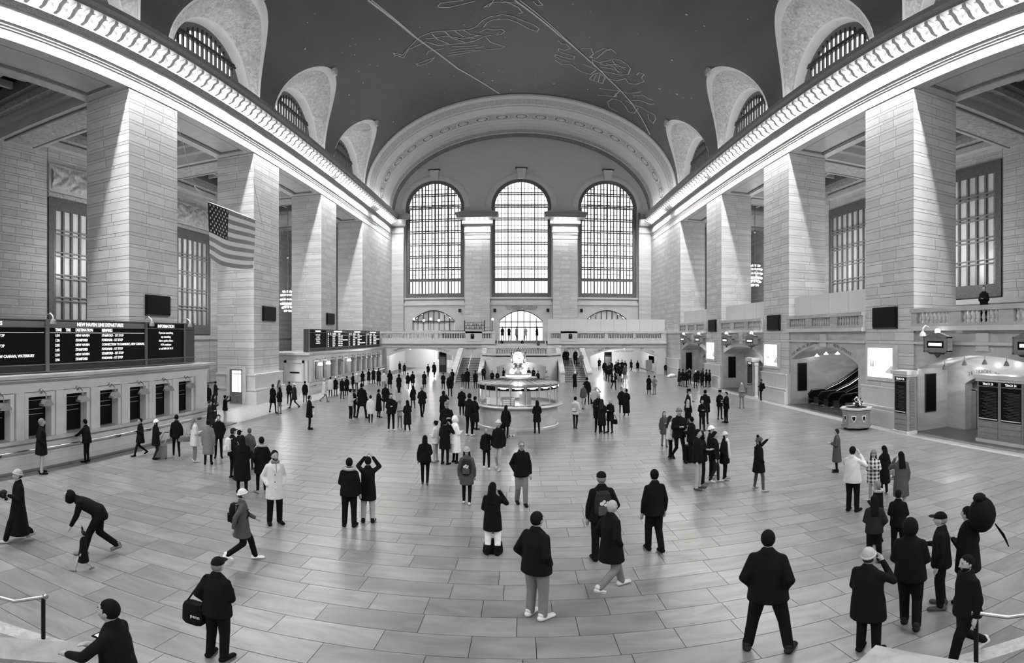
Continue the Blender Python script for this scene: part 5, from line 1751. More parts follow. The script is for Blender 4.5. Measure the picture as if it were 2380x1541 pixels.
def person(x, y, z, h, yaw, legs, aL, aR, coat, ct, lt, st, hd, ht, wf, label, extras, px):
    lod = 0 if px >= 150 else 1 if px >= 70 else 2
    group = None
    if label in GROUP_LABEL:
        label, group = GROUP_LABEL[label]
    k = h / 1.75
    ps = math.radians(yaw)
    t = thing('person', label, 'person', (x, y, z), -ps, group)
    vox = (.0138, .023, .034)[lod] * (k if k < 1 else 1)
    pr, U, hc, hands = skeleton(h, wf, legs, aL, aR, lod)
    n = (12, 9, 7)[lod]

    def K(p):
        return (p[0] * k, p[1] * k, p[2] * k)
    # ---- body: one continuous surface
    mb = MB()
    for p0, p1, r0, r1, tag in pr:
        capsule(mb, K(p0), K(p1), r0 * k, r1 * k, n)
    mb.ball(K(hc), (.077 * k, .098 * k, .118 * k), 14, 10)
    mb.ball(K((hc[0], hc[1] + .012, hc[2] - .055)), (.058 * k, .075 * k, .066 * k), 12, 8)
    if lod < 2:
        capsule(mb, K((hc[0], hc[1] + .095, hc[2] + .01)), K((hc[0], hc[1] + .112, hc[2] - .028)), .011 * k, .016 * k, 6)
        for s in (-1, 1):
            mb.ball(K((hc[0] + s * .08, hc[1] - .012, hc[2] - .01)), (.012 * k, .022 * k, .032 * k), 6, 5)
    prk = [(K(a), K(b), r0 * k, r1 * k, tag) for a, b, r0, r1, tag in pr]
    prk.append((K(hc), K((hc[0], hc[1], hc[2] + .01)), .1 * k, .1 * k, 'skin'))
    midx = {'skin': 0, 'top': 1, 'arm': 1, 'leg': 2, 'shoe': 3}

    def fin_body(me):
        for m_ in (SKIN, CLOTH[ct], CLOTH[lt], CLOTH[st]):
            me.materials.append(m_)
        nf = len(me.polygons)
        c = np.empty(nf * 3)
        me.polygons.foreach_get('center', c)
        c = c.reshape(-1, 3)
        dm = np.stack([seg_dist(c, a, b, r0, r1) for a, b, r0, r1, _ in prk])
        best = dm.argmin(axis=0)
        lut = np.array([midx[q[4]] for q in prk])
        me.polygons.foreach_set('material_index', lut[best].astype(np.int32))
        ob('body', me, t, local=True)
    temp_job(mb, vox, fin_body, (2, 3, 4)[lod])
    # ---- coat with sleeves
    mb = MB()
    hem = HEM[coat]
    w_ = .94 + .8 * (wf - 1)
    ring = [(1.505, .062, .06), (1.475, .10 * w_, .082), (1.435, .142 * w_, .10), (1.385, .176 * w_, .118), (1.28, .188 * w_, .138 * wf ** .5), (1.10, .186 * w_, .142 * wf ** .6), (.96, .208 * w_, .155 * wf ** .6)]
    if hem < .9:
        fl = .10 if legs in ('walk', 'wide') else .05
        for q in (.4, 1.0):
            ring.append((.96 + (hem - .96) * q, .210 * w_ + fl * (.96 - hem) * q, .157 * wf ** .6 + fl * 1.5 * (.96 - hem) * q))
    rr = []
    ns = 18
    for zz, rx, ry in ring:
        rr.append([K(U((rx * math.cos(2 * math.pi * j / ns), ry * math.sin(2 * math.pi * j / ns), zz))) if zz > .93 else K((rx * math.cos(2 * math.pi * j / ns), ry * math.sin(2 * math.pi * j / ns), zz)) for j in range(ns)])
    mb.rings(rr)
    arms = [q for q in pr if q[4] == 'arm']
    for i in range(0, len(arms), 2):
        a, b = arms[i], arms[i + 1]
        capsule(mb, K(a[0]), K(a[1]), .064 * k, .060 * k, n)
        e, w = Vector(b[0]), Vector(b[1])
        capsule(mb, K(e), K(e.lerp(w, .94)), .062 * k, .047 * k, n)
    capsule(mb, K(U((-.02, -.02, 1.485))), K(U((.02, -.02, 1.485))), .072 * k, .072 * k, n)
    cm = PLAID if 'plaid' in extras else CLOTH[ct]

    def fin_coat(me):
        me.materials.append(cm)
        ob('coat', me, t, local=True)
    temp_job(mb, (.017, .024, .034)[lod], fin_coat, (9, 5, 3)[lod])
    # ---- trousers and shoes for the nearest figures
    if lod == 0:
        mb = MB()
        for q in pr:
            if q[4] == 'leg':
                capsule(mb, K(q[0]), K(Vector(q[0]).lerp(Vector(q[1]), .98)), (q[2] + .014) * k, (q[3] + .02) * k, n)

        def fin_tr(me):
            me.materials.append(CLOTH[lt])
            ob('trousers', me, t, local=True)
        temp_job(mb, .02, fin_tr, 3)
        for q in pr:
            if q[4] == 'shoe':
                mb = MB()
                a, b = Vector(q[0]), Vector(q[1])
                capsule(mb, K(a), K(b), .054 * k, .046 * k, 10)
                capsule(mb, K(a + Vector((0, .03, .03))), K(a + Vector((0, .02, .06))), .05 * k, .052 * k, 10)
                lo = min(v[2] for v in mb.v)
                base = max(lo, 0) if legs != 'walk' else lo
                zb = .006 if a.z < .1 else a.z * k - .06
                mb.v = [(v[0], v[1], max(zb, zb + (v[2] - zb) * (.78 if v[1] > a.y * k + .05 else 1.0))) for v in mb.v]
                mb.build('shoe', CLOTH[st], t, smooth=True, local=True)
    # ---- hair or headgear
    hx, hy, hz = hc

    def clipball(c, r, keep, name, m_, nn=(18, 14)):
        b = MB().ball(c, r, *(nn if lod < 2 else (12, 9)))
        b2 = MB()
        b2.v = b.v
        for f in b.f:
            cc = Vector((0, 0, 0))
            for i in f:
                cc += Vector(b.v[i])
            cc /= len(f)
            if keep(cc):
                b2.f.append(f)
                b2.m.append(0)
        use = sorted({i for f in b2.f for i in f})
        ix = {q: i for i, q in enumerate(use)}
        b2.v = [K(b.v[i]) for i in use]
        b2.f = [tuple(ix[i] for i in f) for f in b2.f]
        if b2.f:
            b2.build(name, m_, t, smooth=True, local=True)
    hm = CLOTH[ht]
    dark = CLOTH[0] if ht > 3 and hd in 'bB' else hm
    if hd in 'hLnfx':
        if hd != 'x':
            clipball((hx, hy - .018, hz + .018), (.086, .102, .114), lambda c: c.z > hz + .005 + 1.15 * (c.y - hy) if c.y > hy - .03 else c.z > hz - .075, 'hair', hm)
        if hd == 'L':
            mb = MB()
            for s in (-.035, 0, .035):
                capsule(mb, K((hx + s, hy - .055, hz + .02)), K(U((s * 1.7, -.115, 1.30))), .055 * k, .045 * k, 8)
            mb.build('long_hair', hm, t, smooth=True, local=True)
        if hd == 'n':
            MB().ball(K((hx, hy - .10, hz + .08)), .045 * k, 10, 7).build('hair_bun', hm, t, smooth=True, local=True)
        if hd == 'f':
            mb = MB()
            pts = [K(U((.12 * math.cos(a), -.02 + .11 * math.sin(a), 1.50))) for a in [2 * math.pi * i / 14 for i in range(14)]]
            for p, q in zip(pts, pts[1:] + pts[:1]):
                capsule(mb, p, q, .045 * k, .045 * k, 7)
            mb.build('fur_collar', FUR, t, smooth=True, local=True)
    elif hd in 'bB':
        clipball((hx, hy - .01, hz + .035), (.092, .112, .12), lambda c: c.z > hz + .025 + .25 * (c.y - hy), 'knit_hat', hm)
        mb = MB()
        pts = [K((hx + .09 * math.cos(a), hy - .01 + .11 * math.sin(a), hz + .035 + .028 * math.sin(a))) for a in [2 * math.pi * i / 16 for i in range(17)]]
        mb.tube(pts, .02 * k, 6)
        mb.build('hat_cuff', hm, t, smooth=True, local=True)
        if hd == 'B':
            MB().ball(K((hx, hy - .06, hz + .17)), .05 * k, 10, 7).build('bobble', CLOTH[0], t, smooth=True, local=True)
        if 'woman' in label or 'girl' in label:
            mb = MB()
            for s in (-1, 1):
                capsule(mb, K((hx + s * .06, hy - .03, hz)), K(U((s * .10, .03, 1.34))), .04 * k, .03 * k, 7)
            mb.build('long_hair', CLOTH[0], t, smooth=True, local=True)
        elif ht > 3:
            clipball((hx, hy - .02, hz + .0), (.084, .098, .1), lambda c: c.y < hy - .02 and c.z > hz - .07, 'hair', CLOTH[1])
    elif hd == 'c':
        clipball((hx, hy - .008, hz + .03), (.09, .108, .105), lambda c: c.z > hz + .04, 'cap', hm)
        mb = MB()
        br_ = [(hx - .075, hy + .06), (hx - .06, hy + .15), (hx, hy + .18), (hx + .06, hy + .15), (hx + .075, hy + .06)]
        mb.rings([[K((a, b, hz + .045)) for a, b in br_], [K((a, b, hz + .058)) for a, b in br_]])
        mb.build('cap_brim', hm, t, local=True)
        clipball((hx, hy - .02, hz - .005), (.082, .096, .09), lambda c: c.y < hy - .01 and c.z > hz - .07, 'hair', CLOTH[min(ht + 3, 4)] if ht < 2 and lod == 0 else CLOTH[1])
    elif hd == 'H':
        clipball((hx, hy - .022, hz - .005), (.112, .125, .15), lambda c: c.y < hy + .06 - .25 * max(0, c.z - hz), 'hood', hm)
    elif hd == 't':
        clipball((hx, hy - .015, hz + .0), (.084, .098, .1), lambda c: c.y < hy - .0 and c.z > hz - .07, 'hair', CLOTH[1])
        mb = MB().lathe([(.092, .045), (.094, .09), (.115, .15), (.10, .165)], (hx, hy, hz), 18)
        mb.rings([[(hx - .08, hy + .05, hz + .05), (hx - .05, hy + .14, hz + .035), (hx + .05, hy + .14, hz + .035), (hx + .08, hy + .05, hz + .05)], [(hx - .08, hy + .05, hz + .062), (hx - .05, hy + .14, hz + .047), (hx + .05, hy + .14, hz + .047), (hx + .08, hy + .05, hz + .062)]])
        mb.v = [K(v) for v in mb.v]
        mb.build('peaked_cap', CLOTH[0], t, local=True)
    # ---- face
    if lod < 2 and abs(((yaw + 180) % 360) - 180) > 40:
        for s in (-1, 1):
            MB().ball(K((hx + s * .031, hy + .083, hz + .012)), (.010 * k, .007 * k, .006 * k), 8, 6).build('eye', CLOTH[0], t, local=True)
            MB().ball(K((hx + s * .032, hy + .084, hz + .034)), (.016 * k, .008 * k, .0035 * k), 8, 5).build('eyebrow', CLOTH[0 if ht < 4 else 2], t, local=True)
        MB().ball(K((hx, hy + .082, hz - .062)), (.024 * k, .010 * k, .006 * k), 8, 5).build('mouth', LIPS, t, local=True)
        if 'beard' in label:
            clipball((hx, hy + .014, hz - .062), (.064, .080, .07), lambda c: c.z < hz - .05 and c.y > hy - .03 and not (abs(c.x - hx) < .026 and abs(c.z - hz + .062) < .012), 'beard', CLOTH[0])
        if 'glasses' in label:
            mb = MB()
            for s in (-1, 1):
                mb.tube([K((hx + s * .034 + .027 * math.cos(a), hy + .10, hz + .012 + .02 * math.sin(a))) for a in [2 * math.pi * i / 12 for i in range(13)]], .004 * k, 5)
            mb.build('glasses', CLOTH[0], t, local=True)
        if 'headphones' in label:
            MB().tube([K((hx + .1 * math.cos(a), hy - .01, hz + .02 + .115 * math.sin(a))) for a in [math.pi * i / 12 for i in range(13)]], .018 * k, 6).build('headphones', CLOTH[6], t, local=True)
    if 'scarf' in label and 'checked' not in label:
        mb = MB()
        capsule(mb, K(U((.05, .13, 1.46))), K((.07, .19, .86)), .045 * k, .05 * k, 8)
        capsule(mb, K(U((-.06, .06, 1.5))), K(U((.06, .09, 1.48))), .06 * k, .06 * k, 8)
        mb.build('scarf', CLOTH[5], t, smooth=True, local=True)
    if 'pale knee-length coat' in label:
        for zz in (1.22, 1.05, .88):
            MB().ball(K((.03, .152, zz)), (.014 * k, .008 * k, .014 * k), 8, 5).build('button', CLOTH[1], t, local=True)
        for s in (-1, 1):
            MB().rings([[K((s * .015, .10, 1.47)), K((s * .085, .08, 1.46)), K((s * .09, .125, 1.36)), K((s * .01, .15, 1.27))], [K((s * .015, .115, 1.47)), K((s * .085, .095, 1.46)), K((s * .09, .14, 1.36)), K((s * .01, .165, 1.27))]]).build('lapel', CLOTH[ct], t, local=True)
        mb = MB()
        capsule(mb, K((-.04, .05, 1.5)), K((.04, .05, 1.5)), .06 * k, .06 * k, 8)
        mb.build('neck_scarf', CLOTH[3], t, smooth=True, local=True)
    if 'stocking' in label:
        for s in (-1, 1):
            mb = MB()
            capsule(mb, K((s * .115, 0, .09)), K((s * .112, 0, .2)), .085 * k, .085 * k, 10)
            capsule(mb, K((s * .115, -.03, .06)), K((s * .14, .14, .05)), .07 * k, .06 * k, 10)
            mb.build('boot', CLOTH[0], t, smooth=True, local=True)
    # ---- things carried: separate objects
    W0 = Matrix.Translation((x, y, z)) @ Matrix.Rotation(-ps, 4, 'Z')

    def at(px_, py_, pz_):
        v = W0 @ Vector((px_ * k, py_ * k, pz_ * k))
        return tuple(v)
    who = label.replace(', ', ' ').split()
    short = ' '.join(who[:6])

    def carried(name, lab, cat, c, build):
        o = thing(name, lab, cat, at(*c), -ps)
        build(o)
    for ex in extras:
        if ex.startswith('bp'):
            tone = int(ex[2])

            def bd(o, tone=tone):
                m_ = MB()
                m_.rings([[(a * .15 * q * k, -b * .13 * q * k, zz * k) for a, b in ((-1, 0), (-.95, .6), (-.5, 1), (.5, 1), (.95, .6), (1, 0))] for zz, q in ((0, .8), (.05, 1), (.3, 1), (.42, .8), (.46, .45))])
                pk = m_.build('pack', CLOTH[tone if tone < 2 else tone], o, smooth=False, local=True)
                MB().box((-.10 * k, -.165 * k, .04 * k), (.10 * k, -.12 * k, .2 * k)).build('pocket', CLOTH[min(tone + 1, 5)] if tone else CLOTH[0], pk, local=True)
                for s in (-1, 1):
                    MB().tube([(s * .09 * k, -.01, .42 * k), (s * .10 * k, .14 * k, .44 * k), (s * .12 * k, .30 * k, .25 * k), (s * .13 * k, .2 * k, .02), (s * .12 * k, 0, .03)], .016 * k, 5).build('strap', CLOTH[tone], o, local=True)
                if ex == 'bp1':
                    for i, (a, b, r) in enumerate(((-.04, .25, .04), (.03, .22, .035), (.0, .29, .03), (.06, .27, .025))):
                        MB().ball((a * k, -.133 * k, b * k), (r * k, .006, r * k), 8, 5).build('printed_patch', CLOTH[5], pk, local=True)
            carried('backpack', ('printed black' if ex == 'bp1' else ('black', 'black', 'dark', 'grey', 'pale', 'pale')[tone]) + ' backpack worn by the ' + short, 'backpack', (0, -.15, .98), bd)
        elif ex == 'bigpack':
            def bd(o):
                m_ = MB()
                m_.ball((0, 0, .28), (.25, .21, .30), 12, 8)
                m_.ball((-.05, .02, .58), (.12, .1, .08), 8, 6)
                m_.build('pack', CLOTH[0], o, smooth=True, local=True)
                for i in range(3):
                    MB().tube([(.15, -.15, .1), (.25 + .02 * i, -.25, -.1 - .05 * i), (.3 + .03 * i, -.28, -.25 - .05 * i)], .012, 5).build('strap', CLOTH[0], o, local=True)
            carried('backpack', 'big round black pack high on the shoulders of the tall man', 'backpack', (.05, -.22, 1.36), bd)
        elif ex in ('sbag', 'duffel', 'bagb', 'bagb2', 'hbag', 'hbag5', 'tote', 'wbag', 'shop'):
            pos = {'sbag': (-.34, -.06, .58), 'duffel': (.32, -.05, .66), 'bagb': (.26, -.1, .62), 'bagb2': (-.27, .02, .48), 'hbag': (-.2, .12, .72), 'hbag5': (.08, .2, .78), 'tote': (.25, -.05, .5), 'wbag': (-.26, 0, .42), 'shop': (.32, .02, .0)}[ex]
            size = {'sbag': (.17, .09, .36), 'duffel': (.27, .13, .24), 'bagb': (.13, .08, .34), 'bagb2': (.15, .06, .24), 'hbag': (.12, .05, .16), 'hbag5': (.16, .06, .14), 'tote': (.17, .07, .34), 'wbag': (.13, .07, .32), 'shop': (.19, .1, .46)}[ex]
            tone = {'sbag': 0, 'duffel': 3, 'bagb': 0, 'bagb2': 0, 'hbag': 3, 'hbag5': 5, 'tote': 3, 'wbag': 6, 'shop': 4}[ex]
            nm, adj = {'sbag': ('shoulder_bag', 'black printed shoulder bag of the '), 'duffel': ('duffel_bag', 'grey duffel bag carried by the '), 'bagb': ('shoulder_bag', 'black bag hanging from the '), 'bagb2': ('handbag', 'square black handbag carried by the '),
                       'hbag': ('handbag', 'small grey handbag of the '), 'hbag5': ('handbag', 'pale handbag of the '), 'tote': ('tote_bag', 'patterned tote bag of the '), 'wbag': ('carrier_bag', 'white carrier bag of the '), 'shop': ('shopping_bag', 'grey printed shopping bag beside the ')}[ex]

            def bd(o):
                a, b, c = [q * k for q in size]
                m_ = MB()
                m_.rings([[(p * a * q, r * b * q, zz * c) for p, r in ((-1, -.6), (-.6, -1), (.6, -1), (1, -.6), (1, .6), (.6, 1), (-.6, 1), (-1, .6))] for zz, q in ((0, .85), (.1, 1), (.8, .97), (1, .8))])
                m_.build('bag_body', CLOTH[tone], o, local=True)
                top = 1.45 * k - pos[2] * k if ex in ('sbag', 'duffel', 'bagb', 'hbag') else c + .22 * k
                mid = -pos[0] * k * .6 if ex in ('sbag', 'duffel', 'bagb', 'hbag') else 0
                MB().tube([(-a * .8, 0, c * .9), (mid - .02, 0, top), (mid + .02, 0, top), (a * .8, 0, c * .9)], .014 * k, 5).build('bag_strap', CLOTH[5] if ex == 'duffel' else CLOTH[tone], o, local=True)
                if ex == 'sbag':
                    q = FACE_ROT['-y'].to_4x4()
                    local_text('penn', .075, o, (.0, -b - .006, .13))
                if ex in ('shop', 'tote'):
                    for i in range(4):
                        MB().ball(((-.06 + .04 * i) * 2 * k, -b * 1.0, (.12 + .05 * (i % 2)) * k), (.03 * k, .008, .04 * k), 7, 5).build('printed_patch', CLOTH[6 if i % 2 else 1], o, local=True)
            carried(nm, adj + short, nm.split('_')[-1] if nm != 'carrier_bag' else 'bag', pos, bd)
        elif ex in ('suitcase', 'case1', 'case2'):
            tone = 3 if ex == 'suitcase' else 0
            pos = {'suitcase': (-.62, -.25, 0), 'case1': (-.28, .2, 0), 'case2': (.42, .1, 0)}[ex]

            def bd(o):
                MB().box((-.2, -.13, .06), (.2, .13, .5 if tone else .62)).build('shell', CLOTH[tone], o, local=True)
                MB().box((-.17, -.145, .1), (.17, -.13, .42)).build('front_pocket', CLOTH[tone], o, local=True)
                for a in (-.16, .16):
                    MB().ball((a, -.1, .035), (.02, .035, .035), 8, 6).build('wheel', CLOTH[0], o, local=True)
                    MB().ball((a, .1, .035), (.02, .035, .035), 8, 6).build('wheel', CLOTH[0], o, local=True)
                for a in (-.1, .1):
                    MB().tube([(a, .11, .5 if tone else .62), (a * .9 + (.2 if tone else 0), .16, .95)], .012, 6).build('handle_rod', 'steel', o, local=True)
                MB().tube([(-.1 * .9 + (.2 if tone else 0), .16, .95), (.1 * .9 + (.2 if tone else 0), .16, .95)], .016, 6).build('handle_grip', CLOTH[0], o, local=True)
            carried('suitcase', {'suitcase': 'grey wheeled suitcase pulled by the man with the duffel bag', 'case1': 'black upright wheeled case beside the man in the grey beanie', 'case2': 'black trolley case right of the information booth'}[ex], 'suitcase', pos, bd)
        elif ex == 'phone':
            w_, d_, s_ = hands[1]

            def bd(o):
                MB().box((-.037, -.006, -.02), (.037, .006, .13)).build('case', CLOTH[0], o, local=True)
                MB().box((-.033, -.008, -.012), (.033, -.006, .122)).build('display', 'screen', o, local=True)
            c = Vector(w_) + Vector(d_) * .1
            carried('phone', 'phone held up by the ' + short, 'phone', tuple(c), bd)
    return t


def local_text(body, size, parent, loc):
    c = D.curves.new('lettering', 'FONT')
    c.body, c.size, c.extrude, c.resolution_u = body, size, .001, 2
    c.materials.append(M['white'])
    o = D.objects.new('lettering', c)
    COL.objects.link(o)
    o.parent = parent
    o.matrix_basis = Matrix.Translation(loc) @ Matrix.Rotation(math.pi / 2, 4, 'X')
    WM[o.name] = ID4
    TEXTS.append(o)


def flush_people():
    bpy.context.view_layer.update()
    dg = bpy.context.evaluated_depsgraph_get()
    res = []
    for o, fin in JOBS:
        res.append((D.meshes.new_from_object(o.evaluated_get(dg)), fin))
    for o, _ in JOBS:
        me = o.data
        D.objects.remove(o)
        D.meshes.remove(me)
    for me, fin in res:
        me.materials.clear()
        fin(me)
    JOBS.clear()


